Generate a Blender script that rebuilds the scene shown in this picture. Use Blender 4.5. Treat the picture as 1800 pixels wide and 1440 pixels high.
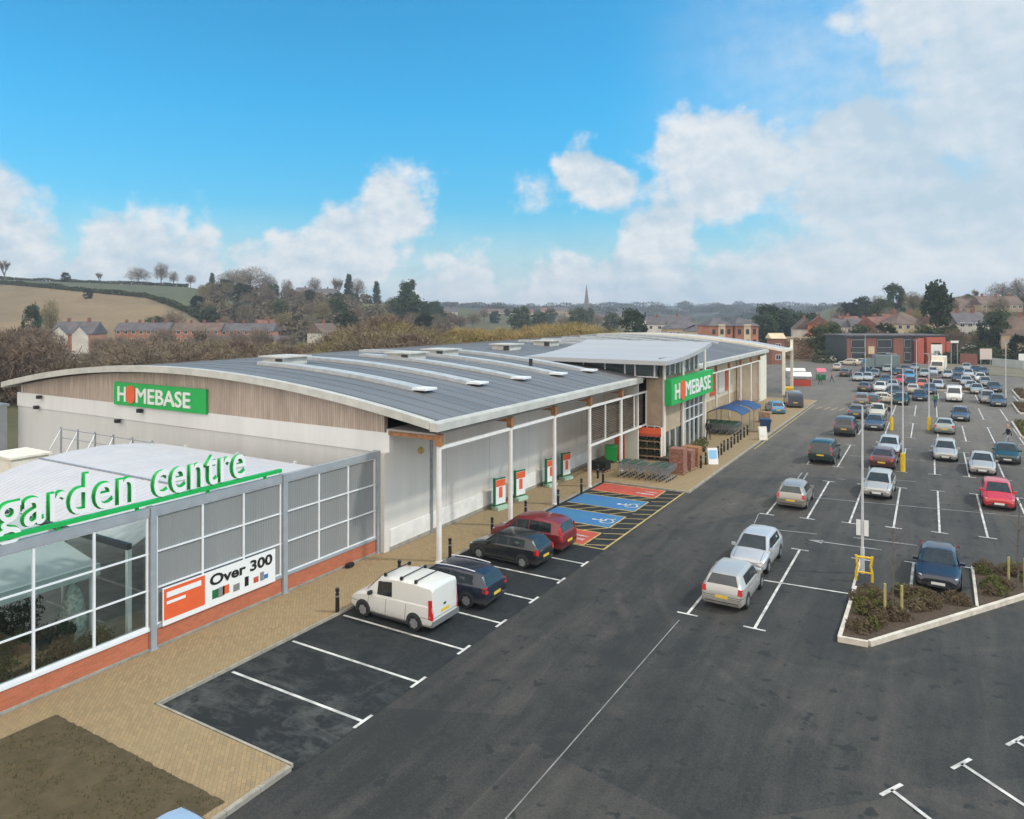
import bpy, math, random
from mathutils import Vector, Matrix, noise
R = math.radians
for o in list(bpy.data.objects): bpy.data.objects.remove(o)
sc = bpy.context.scene
COL = sc.collection

# ------------------------------------------------------------------ camera
CH = 11.1                       # camera height, metres
FPX = 1278.0                    # focal length in photo pixels (photo 1800 wide)
HEAD = math.atan(755 / 1278.0)  # camera heading, turned left of +Y (the store front runs along +Y)
SN, CS = math.sin(HEAD), math.cos(HEAD)
cam_d = bpy.data.cameras.new('camera'); cam = bpy.data.objects.new('camera', cam_d); COL.objects.link(cam)
cam.location = (0, 0, CH); cam.rotation_euler = (R(90), 0, HEAD)
cam_d.sensor_width = 36; cam_d.lens = 36 * FPX / 1800
cam_d.shift_y = -174 / 1800.0
cam_d.clip_start = 0.5; cam_d.clip_end = 12000
sc.camera = cam

# ------------------------------------------------------------------ exposure
sc.view_settings.view_transform = 'Standard'; sc.view_settings.look = 'None'
sc.view_settings.gamma = 1; sc.view_settings.exposure = 0.03
SUN_EL, SUN_AZ = R(48), R(66)   # azimuth clockwise from +Y: sun from the right and a little beyond

# ------------------------------------------------------------------ shader expression helper
class X:
    def __init__(s, t, v): s.t = t; s.v = v
    def m(s, op, *a):
        n = s.t.nodes.new('ShaderNodeMath'); n.operation = op
        for i, k in enumerate((s,) + a):
            k = k.v if isinstance(k, X) else k
            if isinstance(k, (int, float)): n.inputs[i].default_value = k
            else: s.t.links.new(k, n.inputs[i])
        return X(s.t, n.outputs[0])
    def __add__(s, o): return s.m('ADD', o)
    __radd__ = __add__
    def __sub__(s, o): return s.m('SUBTRACT', o)
    def __rsub__(s, o): return X(s.t, o).m('SUBTRACT', s)
    def __mul__(s, o): return s.m('MULTIPLY', o)
    __rmul__ = __mul__
    def __truediv__(s, o): return s.m('DIVIDE', o)
    def mx(s, o): return s.m('MAXIMUM', o)
    def smx(s, o, k): return s.m('SMOOTH_MAX', o, k)
    def mn(s, o): return s.m('MINIMUM', o)
    def ss(s, a, b):            # smoothstep
        n = s.t.nodes.new('ShaderNodeMapRange'); n.interpolation_type = 'SMOOTHSTEP'
        s.t.links.new(s.v, n.inputs['Value']); n.inputs['From Min'].default_value = a; n.inputs['From Max'].default_value = b
        return X(s.t, n.outputs['Result'])
def mixc(t, f, a, b):
    n = t.nodes.new('ShaderNodeMix'); n.data_type = 'RGBA'; n.clamp_factor = True
    for i, k in ((0, f), (6, a), (7, b)):
        if isinstance(k, X): k = k.v
        if isinstance(k, (int, float)): n.inputs[i].default_value = k
        elif isinstance(k, tuple): n.inputs[i].default_value = (*k[:3], 1)
        else: t.links.new(k, n.inputs[i])
    return n.outputs[2]

# ------------------------------------------------------------------ world: Nishita sky with procedural cumulus
w = bpy.data.worlds.new('World'); sc.world = w; w.use_nodes = True
t = w.node_tree; t.nodes.clear()
sky = t.nodes.new('ShaderNodeTexSky'); sky.sky_type = 'NISHITA'; sky.sun_disc = False
sky.sun_elevation = SUN_EL; sky.sun_rotation = SUN_AZ; sky.air_density = 1.0; sky.dust_density = 0.6; sky.ozone_density = 2.0
tc = t.nodes.new('ShaderNodeTexCoord'); sep = t.nodes.new('ShaderNodeSeparateXYZ'); t.links.new(tc.outputs['Generated'], sep.inputs[0])
dx, dy, dz = (X(t, sep.outputs[i]) for i in range(3))
az = dx.m('ARCTAN2', dy) * (180 / math.pi)      # degrees clockwise from +Y
el = dz.m('ARCSINE') * (180 / math.pi)
def noi(px, py, pz, scale, detail=6, rough=.55, dist=0):
    c = t.nodes.new('ShaderNodeCombineXYZ')
    for i, k in enumerate((px, py, pz)):
        if isinstance(k, X): t.links.new(k.v, c.inputs[i])
        else: c.inputs[i].default_value = k
    n = t.nodes.new('ShaderNodeTexNoise'); n.inputs['Scale'].default_value = scale; n.inputs['Detail'].default_value = detail
    n.inputs['Roughness'].default_value = rough; n.inputs['Distortion'].default_value = dist
    t.links.new(c.outputs[0], n.inputs['Vector']); return X(t, n.outputs['Fac'])
def azel(u, v):
    a = math.atan((u - 900) / FPX); return math.degrees(a - HEAD), math.degrees(math.atan((546 - v) / FPX * math.cos(a)))
n1 = noi(az, el * 1.3, 3.1, .16, 10, .62)
n1b = noi(az - .5, el * 1.3 - .9, 3.1, .16, 4, .5)
n2 = noi(az, el * 1.8, 9.7, .055, 5, .5)
# cloud bodies: (photo-left, photo-right, top, bottom, strength) as soft ellipses in azimuth/elevation
bodies = [(-300, 215, 300, 720, 1.35), (110, 350, 312, 680, 1.3), (240, 450, 365, 660, 1.15), (1120, 2500, 165, 760, .80), (1250, 2500, 210, 640, .75), (-900, -150, 200, 660, 1),
          (585, 790, 268, 450, 1.1), (520, 740, 325, 560, 1.1), (420, 640, 388, 600, 1.1), (980, 1108, 222, 385, 1.0), (850, 985, 240, 385, .5),
          (700, 915, 405, 600, .95), (1035, 1255, 318, 680, 1.6), (830, 1200, 430, 680, 1.3), (1080, 1700, 400, 680, 1.0),
          (1120, 1420, 180, 420, 1.1), (1300, 1760, 120, 470, 1.05), (1470, 2150, -90, 330, 1.1), (1430, 1800, -160, 150, 1.05), (1520, 2300, 170, 600, 1.1), (2100, 2900, 0, 640, 1)]
wa = az + (noi(az, el, 1.7, .12, 3) - .5) * 11 + (noi(az, el, 8.7, .5, 3) - .5) * 3.0; we = el + (noi(az, el, 5.3, .12, 3) - .5) * 7 + (noi(az, el, 2.9, .5, 3) - .5) * 2.4
fld = None
for a, b, c, d, s_ in bodies:
    a0, e0 = azel((a + b) / 2, (c + d) / 2)
    ra = abs(azel(b, 546)[0] - azel(a, 546)[0]) / 2
    re = abs(azel((a + b) / 2, c)[1] - azel((a + b) / 2, d)[1]) / 2
    qx = (wa - a0) / (ra * 1.1); qy = (we - e0) / (re * 1.1)
    q = (1 - (qx * qx + qy * qy).m('SQRT')) * s_
    fld = q if fld is None else fld.smx(q, .32)
# elsewhere round the sky (outside the photo): broken cumulus added as neutral fill light
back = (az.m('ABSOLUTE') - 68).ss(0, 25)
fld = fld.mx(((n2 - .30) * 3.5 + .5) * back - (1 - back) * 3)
fld = fld - (el - 27).ss(-3, 6) * .4 * (1 - back)
right = az.ss(-24, -4) * (1 - el.ss(17, 30))
dens = (fld.mx(-1.2) + (n1 - .5) * 1.2 * (1 - right * .45) - .08).ss(.0, .42)
low = 1 - el.ss(-.5, 8.5)                   # pale bank along the horizon
veil = ((n2 - .40) * 1.1 + .30 + (n1 - .5) * .8) * right
cover = (dens * .95).mx(low * .72).mx(veil.mx(0).mn(.62)).mx(el.ss(45, 65) * .6)  # last term adds unseen overhead cloud for neutral ambient light
lit = ((n1 - n1b) * (5.0 - right * 2.2) + .62 + (n2 - .5) * .9 - az.ss(-16, -2) * .55 * (1 - el.ss(14, 22)) * el.ss(3, 8)).mx(0).mn(1)
cloudc = mixc(t, lit, (6.0, 7.4, 8.5), (9.3, 9.6, 9.9))
cloudc = mixc(t, back, cloudc, (19.5, 18.4, 17.2))   # unseen clouds behind the camera, brightness added to lift shaded walls
tint = mixc(t, el.ss(2, 17), (.64, 1.40, 1.60), (.40, 1.82, 2.16))
mul = t.nodes.new('ShaderNodeMix'); mul.data_type = 'RGBA'; mul.blend_type = 'MULTIPLY'; mul.inputs[0].default_value = 1
t.links.new(sky.outputs[0], mul.inputs[6]); t.links.new(tint, mul.inputs[7])
lowc = mixc(t, low * .5, mul.outputs[2], (5.8, 7.9, 9.2))
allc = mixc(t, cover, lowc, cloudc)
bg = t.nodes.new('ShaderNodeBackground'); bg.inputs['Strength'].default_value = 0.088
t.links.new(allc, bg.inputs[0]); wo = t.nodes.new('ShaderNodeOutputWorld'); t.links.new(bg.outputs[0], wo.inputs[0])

# ------------------------------------------------------------------ sun
sd = bpy.data.lights.new('sun', 'SUN'); sd.energy = 2.05; sd.angle = R(4.5); sd.color = (1, .945, .87)
sun = bpy.data.objects.new('sun', sd); COL.objects.link(sun)
sv = Vector((math.sin(SUN_AZ) * math.cos(SUN_EL), math.cos(SUN_AZ) * math.cos(SUN_EL), math.sin(SUN_EL)))
sun.rotation_euler = sv.to_track_quat('Z', 'Y').to_euler(); sun.location = (60, 60, 90)

# ------------------------------------------------------------------ survey helpers (photo pixel -> place)
def G(u, v, z=0.0):
    d = FPX * (CH - z) / (v - 546); l = (u - 900) / FPX * d
    return Vector((-SN * d + CS * l, CS * d + SN * l, z))
def onX(u, Xp):                 # Y where the sight line u meets the plane x = Xp
    k = (u - 900) / FPX; return Xp * (CS + k * SN) / (k * CS - SN)
def UD(u, d):                   # place at photo column u, depth d
    l = (u - 900) / FPX * d; return -SN * d + CS * l, CS * d + SN * l
def ZV(v, d): return CH - (v - 546) * d / FPX

# ------------------------------------------------------------------ object helpers
def tag(o, label=None, cat=None, group=None, kind=None):
    if label: o['label'] = label
    if cat: o['category'] = cat
    if group: o['group'] = group
    if kind: o['kind'] = kind
    return o
def thing(name, label, cat, loc=(0, 0, 0), rz=0.0, group=None):
    o = bpy.data.objects.new(name, None); COL.objects.link(o); o.empty_display_size = .3
    o.location = loc; o.rotation_euler = (0, 0, rz); return tag(o, label, cat, group)
class MB:
    def __init__(s): s.v = []; s.f = []; s.m = []
    def add(s, vs, fs, mi=0):
        b = len(s.v); s.v += [tuple(p) for p in vs]; s.f += [tuple(b + i for i in f) for f in fs]; s.m += [mi] * len(fs); return s
    def box(s, x0, y0, z0, x1, y1, z1, mi=0):
        return s.add([(x0, y0, z0), (x1, y0, z0), (x1, y1, z0), (x0, y1, z0), (x0, y0, z1), (x1, y0, z1), (x1, y1, z1), (x0, y1, z1)],
                     [(0, 3, 2, 1), (4, 5, 6, 7), (0, 1, 5, 4), (1, 2, 6, 5), (2, 3, 7, 6), (3, 0, 4, 7)], mi)
    def quad(s, a, b, c, d, mi=0): return s.add([a, b, c, d], [(0, 1, 2, 3)], mi)
    def prism(s, poly, z0, z1, mi=0):
        n = len(poly); vs = [(x, y, z0) for x, y in poly] + [(x, y, z1) for x, y in poly]
        fs = [tuple(range(n))[::-1], tuple(range(n, 2 * n))] + [(i, (i + 1) % n, n + (i + 1) % n, n + i) for i in range(n)]
        return s.add(vs, fs, mi)
    def tube(s, p, q, r, n=8, r2=None, mi=0, cap=True):
        p, q = Vector(p), Vector(q); r2 = r if r2 is None else r2; ax = q - p
        if ax.length < 1e-6: return s
        ax.normalize(); a = ax.orthogonal().normalized(); b = ax.cross(a)
        vs = [p + (a * math.cos(2 * math.pi * i / n) + b * math.sin(2 * math.pi * i / n)) * r for i in range(n)]
        vs += [q + (a * math.cos(2 * math.pi * i / n) + b * math.sin(2 * math.pi * i / n)) * r2 for i in range(n)]
        fs = [(i, (i + 1) % n, n + (i + 1) % n, n + i) for i in range(n)]
        if cap and n > 2: fs += [tuple(range(n))[::-1], tuple(range(n, 2 * n))]
        return s.add(vs, fs, mi)
    def lathe(s, prof, n=16, axis='z', c=(0, 0, 0), mi=0):
        vs = []; fs = []
        for r, h in prof:
            for i in range(n):
                a = 2 * math.pi * i / n; x, y = r * math.cos(a), r * math.sin(a)
                p = (x, y, h) if axis == 'z' else (x, h, y)
                vs.append((p[0] + c[0], p[1] + c[1], p[2] + c[2]))
        for k in range(len(prof) - 1):
            for i in range(n):
                j = (i + 1) % n; q = (k * n + i, k * n + j, (k + 1) * n + j, (k + 1) * n + i)
                fs.append(q if axis == 'z' else q[::-1])
        fs.append(tuple(range(n))[::-1] if axis == 'z' else tuple(range(n))); b = (len(prof) - 1) * n
        fs.append(tuple(range(b, b + n)) if axis == 'z' else tuple(range(b, b + n))[::-1])
        return s.add(vs, fs, mi)
    def mesh(s, name, mats, smooth=None, off=(0, 0, 0)):
        me = bpy.data.meshes.new(name); ox, oy, oz = off
        me.from_pydata([(x - ox, y - oy, z - oz) for x, y, z in s.v], [], s.f)
        for m in (mats if isinstance(mats, (list, tuple)) else [mats]): me.materials.append(m)
        me.polygons.foreach_set('material_index', s.m)
        if smooth is not None:
            me.polygons.foreach_set('use_smooth', [True] * len(s.f)); me.update()
            if smooth < 180: me.set_sharp_from_angle(angle=R(smooth))
        me.update(); return me
    def build(s, name, mats, parent=None, smooth=None, world=False, base=None):
        if parent is not None: off = tuple(parent.location) if world else (0, 0, 0)
        elif base is not None: off = base
        else:
            xs = [p[0] for p in s.v]; ys = [p[1] for p in s.v]
            off = ((min(xs) + max(xs)) / 2, (min(ys) + max(ys)) / 2, min(p[2] for p in s.v))
        o = bpy.data.objects.new(name, s.mesh(name, mats, smooth, off)); COL.objects.link(o)
        if parent is not None: o.parent = parent
        else: o.location = off
        return o
def kids(o): return [c for c in bpy.data.objects if c.parent == o]
CH_CACHE = {}
def copy_tree(root, loc=None, rz=None, sc_=None, swap=None, label=None, group=None):
    """copy a thing with its parts and sub-parts; swap = {material: material} set per object"""
    if root.name not in CH_CACHE:
        CH_CACHE[root.name] = [(c, kids(c)) for c in kids(root)]
    r = root.copy(); COL.objects.link(r)
    if loc is not None: r.location = loc
    if rz is not None: r.rotation_euler = (0, 0, rz)
    if sc_ is not None: r.scale = sc_ if isinstance(sc_, (tuple, list)) else (sc_,) * 3
    if label: r['label'] = label
    if group: r['group'] = group
    def paint(o):
        if swap and o.type == 'MESH':
            for i, sl in enumerate(o.material_slots):
                if sl.material in swap: sl.link = 'OBJECT'; sl.material = swap[o.data.materials[i]]
    for c, gs in CH_CACHE[root.name]:
        k = c.copy(); COL.objects.link(k); k.parent = r; paint(k)
        for g in gs:
            h = g.copy(); COL.objects.link(h); h.parent = k; paint(h)
    return r
rng = random.Random(7)

# ------------------------------------------------------------------ materials
def mat(name, col, rough=.7, metal=0.0, var=.0, scale=2.0, bump=0.0, bscale=30, coat=0.0, alpha=1.0, col2=None, spec=.5, obj=False, detail=5, stretch=None):
    m = bpy.data.materials.new(name); m.use_nodes = True; nt = m.node_tree; b = nt.nodes['Principled BSDF']
    b.inputs['Base Color'].default_value = (*col, 1); b.inputs['Roughness'].default_value = rough
    b.inputs['Metallic'].default_value = metal; b.inputs['Specular IOR Level'].default_value = spec
    b.inputs['Coat Weight'].default_value = coat
    if coat: b.inputs['Coat Roughness'].default_value = .08
    if alpha < 1: b.inputs['Alpha'].default_value = alpha
    if var or col2 or bump:
        g = nt.nodes.new('ShaderNodeNewGeometry'); src = g.outputs['Position']
        if obj:
            q = nt.nodes.new('ShaderNodeTexCoord'); src = q.outputs['Object']
        if stretch:
            mp = nt.nodes.new('ShaderNodeMapping'); mp.inputs['Scale'].default_value = stretch; nt.links.new(src, mp.inputs[0]); src = mp.outputs[0]
        n = nt.nodes.new('ShaderNodeTexNoise'); n.inputs['Scale'].default_value = scale; n.inputs['Detail'].default_value = detail; n.inputs['Roughness'].default_value = .62
        nt.links.new(src, n.inputs['Vector'])
        if var or col2:
            f = X(nt, n.outputs['Fac']).ss(.3, .7)
            lo = col2 or tuple(c * (1 - var) for c in col); hi = col if col2 else tuple(min(1, c * (1 + var)) for c in col)
            nt.links.new(mixc(nt, f, lo, hi), b.inputs['Base Color'])
        if bump:
            n3 = nt.nodes.new('ShaderNodeTexNoise'); n3.inputs['Scale'].default_value = bscale; n3.inputs['Detail'].default_value = 4
            nt.links.new(src, n3.inputs['Vector'])
            bm = nt.nodes.new('ShaderNodeBump'); bm.inputs['Strength'].default_value = bump; bm.inputs['Distance'].default_value = .05
            nt.links.new(n3.outputs['Fac'], bm.inputs['Height']); nt.links.new(bm.outputs[0], b.inputs['Normal'])
    return m
def pos_xyz(nt):
    g = nt.nodes.new('ShaderNodeNewGeometry'); s = nt.nodes.new('ShaderNodeSeparateXYZ'); nt.links.new(g.outputs['Position'], s.inputs[0])
    return g.outputs['Position'], [X(nt, s.outputs[i]) for i in range(3)]
def nnoise(nt, vec, scale, detail=5, rough=.6, stretch=None, dist=0):
    if stretch:
        mp = nt.nodes.new('ShaderNodeMapping'); mp.inputs['Scale'].default_value = stretch; nt.links.new(vec, mp.inputs[0]); vec = mp.outputs[0]
    n = nt.nodes.new('ShaderNodeTexNoise'); n.inputs['Scale'].default_value = scale; n.inputs['Detail'].default_value = detail
    n.inputs['Roughness'].default_value = rough; n.inputs['Distortion'].default_value = dist; nt.links.new(vec, n.inputs['Vector']); return X(nt, n.outputs['Fac'])

def asphalt(name, dark, light):
    m = bpy.data.materials.new(name); m.use_nodes = True; nt = m.node_tree; b = nt.nodes['Principled BSDF']
    P_, (x, y, z) = pos_xyz(nt)
    big = nnoise(nt, P_, .09, 4, .6, dist=.6); mid = nnoise(nt, P_, .7, 6, .7, dist=1.0); fine = nnoise(nt, P_, 14, 4, .8)
    streak = nnoise(nt, P_, 1.3, 5, .65, stretch=(1, .12, 1), dist=.4)      # wear along the direction of travel
    track = nnoise(nt, P_, .5, 3, .5, stretch=(1.6, .05, 1))
    far = y.ss(28, 95)                                                       # paler and browner further up the site
    vor = nt.nodes.new('ShaderNodeTexVoronoi'); vor.inputs['Scale'].default_value = .16; nt.links.new(P_, vor.inputs['Vector'])
    sp = nt.nodes.new('ShaderNodeSeparateColor'); nt.links.new(vor.outputs['Color'], sp.inputs[0]); patch = X(nt, sp.outputs[0])
    agg = nnoise(nt, P_, 45, 2, .9); spot = nnoise(nt, P_, 1.7, 2, .5).ss(.63, .70) * .30
    arcs = None
    for cx, cy, r_, w_ in ((4.5, 34, 15.5, .16), (4.5, 34, 17.1, .16), (1, 8, 11.5, .18), (1, 8, 13.1, .18), (-2, 40, 22, .2), (9, 18, 13, .16)):
        q = ((x - cx) * (x - cx) + (y - cy) * (y - cy)).m('SQRT') - r_ + (mid - .5) * .3
        k = (1 - q.m('ABSOLUTE').ss(w_ * .3, w_ * 1.6)); arcs = k if arcs is None else arcs.mx(k)
    arcs = arcs * nnoise(nt, P_, .25, 3, .6).ss(.45, .62)
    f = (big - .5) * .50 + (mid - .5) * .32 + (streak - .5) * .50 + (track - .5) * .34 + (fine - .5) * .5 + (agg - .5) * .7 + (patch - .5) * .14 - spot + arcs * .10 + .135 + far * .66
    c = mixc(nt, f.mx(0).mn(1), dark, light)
    nt.links.new(c, b.inputs['Base Color']); b.inputs['Roughness'].default_value = .82; b.inputs['Specular IOR Level'].default_value = .35
    bm = nt.nodes.new('ShaderNodeBump'); bm.inputs['Strength'].default_value = .35; bm.inputs['Distance'].default_value = .01
    nt.links.new(nnoise(nt, P_, 60, 3, .7).v, bm.inputs['Height']); nt.links.new(bm.outputs[0], b.inputs['Normal'])
    return m
M = {}
M['asphalt'] = asphalt('asphalt', (.026, .028, .027), (.185, .160, .130))
def bay_asphalt():
    m = bpy.data.materials.new('fresh_asphalt'); m.use_nodes = True; nt = m.node_tree; b = nt.nodes['Principled BSDF']
    P_, (x, y, z) = pos_xyz(nt)
    patch = nnoise(nt, P_, .8, 6, .7, dist=1.5); fine = nnoise(nt, P_, 9, 5, .8); st = nnoise(nt, P_, 1.6, 5, .7, stretch=(.35, 1, 1), dist=1.2)
    dust = (patch * .5 + st * .5 - .47) * 3.2 * (1 - y.ss(14.0, 19)) + (patch - .56) * .5
    dust = dust - nnoise(nt, P_, 1.5, 2, .5).ss(.62, .68) * .3
    c = mixc(nt, (dust + (fine - .5) * .6 + .10).mx(0).mn(1), (.017, .020, .021), (.105, .108, .10))
    nt.links.new(c, b.inputs['Base Color']); b.inputs['Roughness'].default_value = .8; b.inputs['Specular IOR Level'].default_value = .3
    return m
M['bay'] = bay_asphalt()
def paving():
    m = bpy.data.materials.new('block_paving'); m.use_nodes = True; nt = m.node_tree; b = nt.nodes['Principled BSDF']
    P_, (x, y, z) = pos_xyz(nt)
    br = nt.nodes.new('ShaderNodeTexBrick'); br.inputs['Scale'].default_value = 1; br.inputs['Brick Width'].default_value = .21; br.inputs['Row Height'].default_value = .105
    br.inputs['Mortar Size'].default_value = .007; br.inputs['Mortar Smooth'].default_value = .4; br.inputs['Bias'].default_value = -.1
    br.inputs['Color1'].default_value = (.375, .255, .125, 1); br.inputs['Color2'].default_value = (.26, .18, .09, 1); br.inputs['Mortar'].default_value = (.15, .115, .08, 1)
    mp = nt.nodes.new('ShaderNodeMapping'); mp.inputs['Rotation'].default_value = (0, 0, R(45)); nt.links.new(P_, mp.inputs[0]); nt.links.new(mp.outputs[0], br.inputs['Vector'])
    big = nnoise(nt, P_, .5, 6, .7, dist=.8) + (nnoise(nt, P_, 6, 3, .8) - .5) * .7
    c = mixc(nt, (big - .5) * 1.6 + .4, br.outputs['Color'], (.295, .22, .115))
    nt.links.new(c, b.inputs['Base Color']); b.inputs['Roughness'].default_value = .85
    bm = nt.nodes.new('ShaderNodeBump'); bm.inputs['Strength'].default_value = .4; bm.inputs['Distance'].default_value = .01; bm.invert = True
    nt.links.new(br.outputs['Fac'], bm.inputs['Height']); nt.links.new(bm.outputs[0], b.inputs['Normal'])
    return m
M['paving'] = paving()
def brickwork(name, c1, c2, mort, axis='yz'):
    m = bpy.data.materials.new(name); m.use_nodes = True; nt = m.node_tree; b = nt.nodes['Principled BSDF']
    P_, (x, y, z) = pos_xyz(nt)
    cb = nt.nodes.new('ShaderNodeCombineXYZ'); nt.links.new((x + y).v, cb.inputs[0]); nt.links.new(z.v, cb.inputs[1])
    br = nt.nodes.new('ShaderNodeTexBrick'); br.inputs['Scale'].default_value = 1; br.inputs['Brick Width'].default_value = .225; br.inputs['Row Height'].default_value = .075
    br.inputs['Mortar Size'].default_value = .006; br.inputs['Color1'].default_value = (*c1, 1); br.inputs['Color2'].default_value = (*c2, 1); br.inputs['Mortar'].default_value = (*mort, 1)
    nt.links.new(cb.outputs[0], br.inputs['Vector'])
    c = mixc(nt, (nnoise(nt, P_, 1.2, 5) - .5) * 1.2 + .25, br.outputs['Color'], tuple(v * .75 for v in c1))
    nt.links.new(c, b.inputs['Base Color']); b.inputs['Roughness'].default_value = .85
    return m
M['brick'] = brickwork('orange_brick', (.56, .155, .07), (.42, .115, .055), (.34, .22, .16))
M['hbrick'] = mat('pale_orange_brick', (.44, .20, .125), .9, var=.18, scale=.5)
M['redbrick'] = brickwork('red_brick', (.29, .105, .072), (.21, .08, .055), (.26, .20, .17))
def panel_metal(name, col, axis=1, pitch=.33, depth=.5, rough=.5):
    """profiled sheet cladding: vertical ribs"""
    m = bpy.data.materials.new(name); m.use_nodes = True; nt = m.node_tree; b = nt.nodes['Principled BSDF']
    P_, a = pos_xyz(nt); k = a[axis]
    wv = (k * (2 * math.pi / pitch)).m('SINE')
    st = nnoise(nt, P_, .9, 6, .7, stretch=(1, 1, .12))
    nt.links.new(mixc(nt, (st - .3) * 1.6 , tuple(c * .87 for c in col), tuple(min(1, c * 1.06) for c in col)), b.inputs['Base Color'])
    b.inputs['Roughness'].default_value = rough; b.inputs['Specular IOR Level'].default_value = .3
    bm = nt.nodes.new('ShaderNodeBump'); bm.inputs['Strength'].default_value = depth; bm.inputs['Distance'].default_value = .03
    nt.links.new(wv.v, bm.inputs['Height']); nt.links.new(bm.outputs[0], b.inputs['Normal']); return m
M['wall'] = panel_metal('grey_cladding', (.74, .71, .655), 1, 1.0, .05)
M['wallg'] = panel_metal('grey_gable_cladding', (.66, .655, .63), 0, 1.0, .05)
M['wallw'] = panel_metal('white_gable_cladding', (.78, .775, .755), 0, 1.2, .15)
M['wallc'] = panel_metal('cream_cladding', (.75, .68, .55), 1, 1.2, .1)
M['mesh_panel'] = panel_metal('grey_metal_panel', (.27, .275, .27), 1, .12, .22)
def timber(name, c1, c2, axis):
    m = bpy.data.materials.new(name); m.use_nodes = True; nt = m.node_tree; b = nt.nodes['Principled BSDF']
    P_, a = pos_xyz(nt); s_ = [6, 6, 6]; s_[2] = .5 if axis == 'v' else 6
    if axis != 'v': s_[0] = .6; s_[1] = .6
    n = nnoise(nt, P_, 1, 5, .7, stretch=tuple(s_)); stn = nnoise(nt, P_, .5, 4, .6, stretch=(1, 1, .2) if axis == 'v' else (1, 1, 1))
    k = (a[0] + a[1]) * (1 / .14) if axis == 'v' else a[2] * (1 / .14)
    fr = k.m('FRACT'); gap = fr.ss(.0, .10) * (1 - fr.ss(.93, 1.0))
    c = mixc(nt, n.ss(.3, .7), c1, c2); c = mixc(nt, (stn - .45) * 1.8, c, tuple(v * .62 for v in c1)); c = mixc(nt, gap, tuple(v * .35 for v in c1), c)
    nt.links.new(c, b.inputs['Base Color']); b.inputs['Roughness'].default_value = .85; return m
M['timber'] = timber('weathered_timber', (.365, .285, .225), (.52, .425, .355), 'v')
M['slat'] = timber('brown_timber_slat', (.075, .053, .036), (.16, .115, .078), 'h')
M['wood'] = mat('oiled_timber', (.33, .15, .06), .6, var=.3, scale=5)
M['pallet'] = mat('pallet_timber', (.36, .22, .12), .8, var=.35, scale=6)
def roofmat(name, col, col2, pitch):
    m = bpy.data.materials.new(name); m.use_nodes = True; nt = m.node_tree; b = nt.nodes['Principled BSDF']
    P_, a = pos_xyz(nt)
    n = nnoise(nt, P_, .35, 5, .6, stretch=(.25, 1, 1)); fr = (a[1] * (1 / pitch)).m('FRACT')
    sheet = nnoise(nt, P_, 1 / pitch * .9, 1, .3, stretch=(.02, 1, .0))
    c = mixc(nt, (n - .5) * 1.4 + (sheet - .5) * 1.4 + .5, col, col2)
    nt.links.new(c, b.inputs['Base Color']); b.inputs['Roughness'].default_value = .58; b.inputs['Metallic'].default_value = .12
    return m
M['roof'] = roofmat('grey_roof_sheet', (.135, .14, .145), (.20, .205, .21), 1.15)
M['roof_light'] = roofmat('pale_roof_sheet', (.40, .405, .41), (.47, .475, .48), 1.4)
M['fascia'] = mat('grey_fascia', (.52, .51, .46), .55, var=.12, scale=1.2)
M['cream'] = mat('cream_metal', (.80, .74, .62), .5, var=.08)
M['white'] = mat('white_paint', (.80, .77, .72), .5, var=.06)
M['pure'] = mat('white_metal', (.78, .79, .80), .45, var=.05)
M['galv'] = mat('galvanised_steel', (.36, .38, .40), .45, metal=.6, var=.15, scale=4)
M['pole'] = mat('pale_lamp_pole', (.55, .57, .58), .45, var=.1)
M['greyp'] = mat('grey_powder_coat', (.31, .335, .36), .5, var=.08)
M['black'] = mat('black_paint', (.012, .012, .013), .45, var=.2)
M['rubber'] = mat('tyre_rubber', (.018, .018, .018), .85, var=.2, scale=8)
M['plastic'] = mat('dark_plastic', (.035, .036, .038), .6, var=.15)
M['rim'] = mat('alloy_rim', (.45, .46, .47), .35, metal=.7, var=.1, scale=9)
M['glassc'] = mat('car_glass', (.020, .028, .032), .06, spec=.8, var=.3, scale=2)
M['lampc'] = mat('headlamp', (.75, .78, .80), .12, coat=.6)
M['red'] = mat('tail_lamp_red', (.55, .02, .02), .2, coat=.5)
M['platew'] = mat('plate_white', (.75, .75, .72), .5); M['platey'] = mat('plate_yellow', (.75, .50, .05), .5)
M['glass'] = mat('shop_glass', (.03, .045, .045), .05, spec=.9, var=.3, scale=.7)
M['line'] = mat('line_paint', (.74, .72, .66), .7, col2=(.34, .33, .31), scale=1.9, detail=8)
M['yline'] = mat('yellow_line_paint', (.62, .46, .17), .7, col2=(.36, .27, .11), scale=2.2)
M['oldline'] = mat('worn_line_paint', (.34, .335, .32), .8, col2=(.17, .17, .165), scale=1.4)
M['redbay'] = mat('red_bay_coating', (.55, .085, .05), .8, col2=(.40, .07, .045), scale=1.1)
M['bluebay'] = mat('blue_bay_coating', (.045, .16, .40), .8, col2=(.05, .20, .33), scale=1.1)
M['kerb'] = mat('kerb_concrete', (.33, .30, .245), .85, var=.2, scale=3)
M['kerbp'] = mat('pale_kerb', (.62, .56, .47), .8, var=.15, scale=3)
M['brown_ground'] = mat('dark_brown_ground', (.070, .052, .022), .95, col2=(.10, .072, .034), scale=2.2, bump=.8, bscale=9)
M['mulch'] = mat('bark_mulch', (.105, .068, .040), .95, col2=(.055, .040, .026), scale=7, bump=1, bscale=20)
M['green'] = mat('sign_green', (.012, .42, .085), .4, var=.04)
M['dgreen'] = mat('dark_green_paint', (.01, .14, .05), .5, var=.1)
M['orange'] = mat('sign_orange', (.75, .12, .035), .5, var=.05)
M['signw'] = mat('sign_white', (.82, .82, .80), .4)
M['blue'] = mat('canopy_blue', (.012, .05, .155), .45, var=.15)
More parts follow.
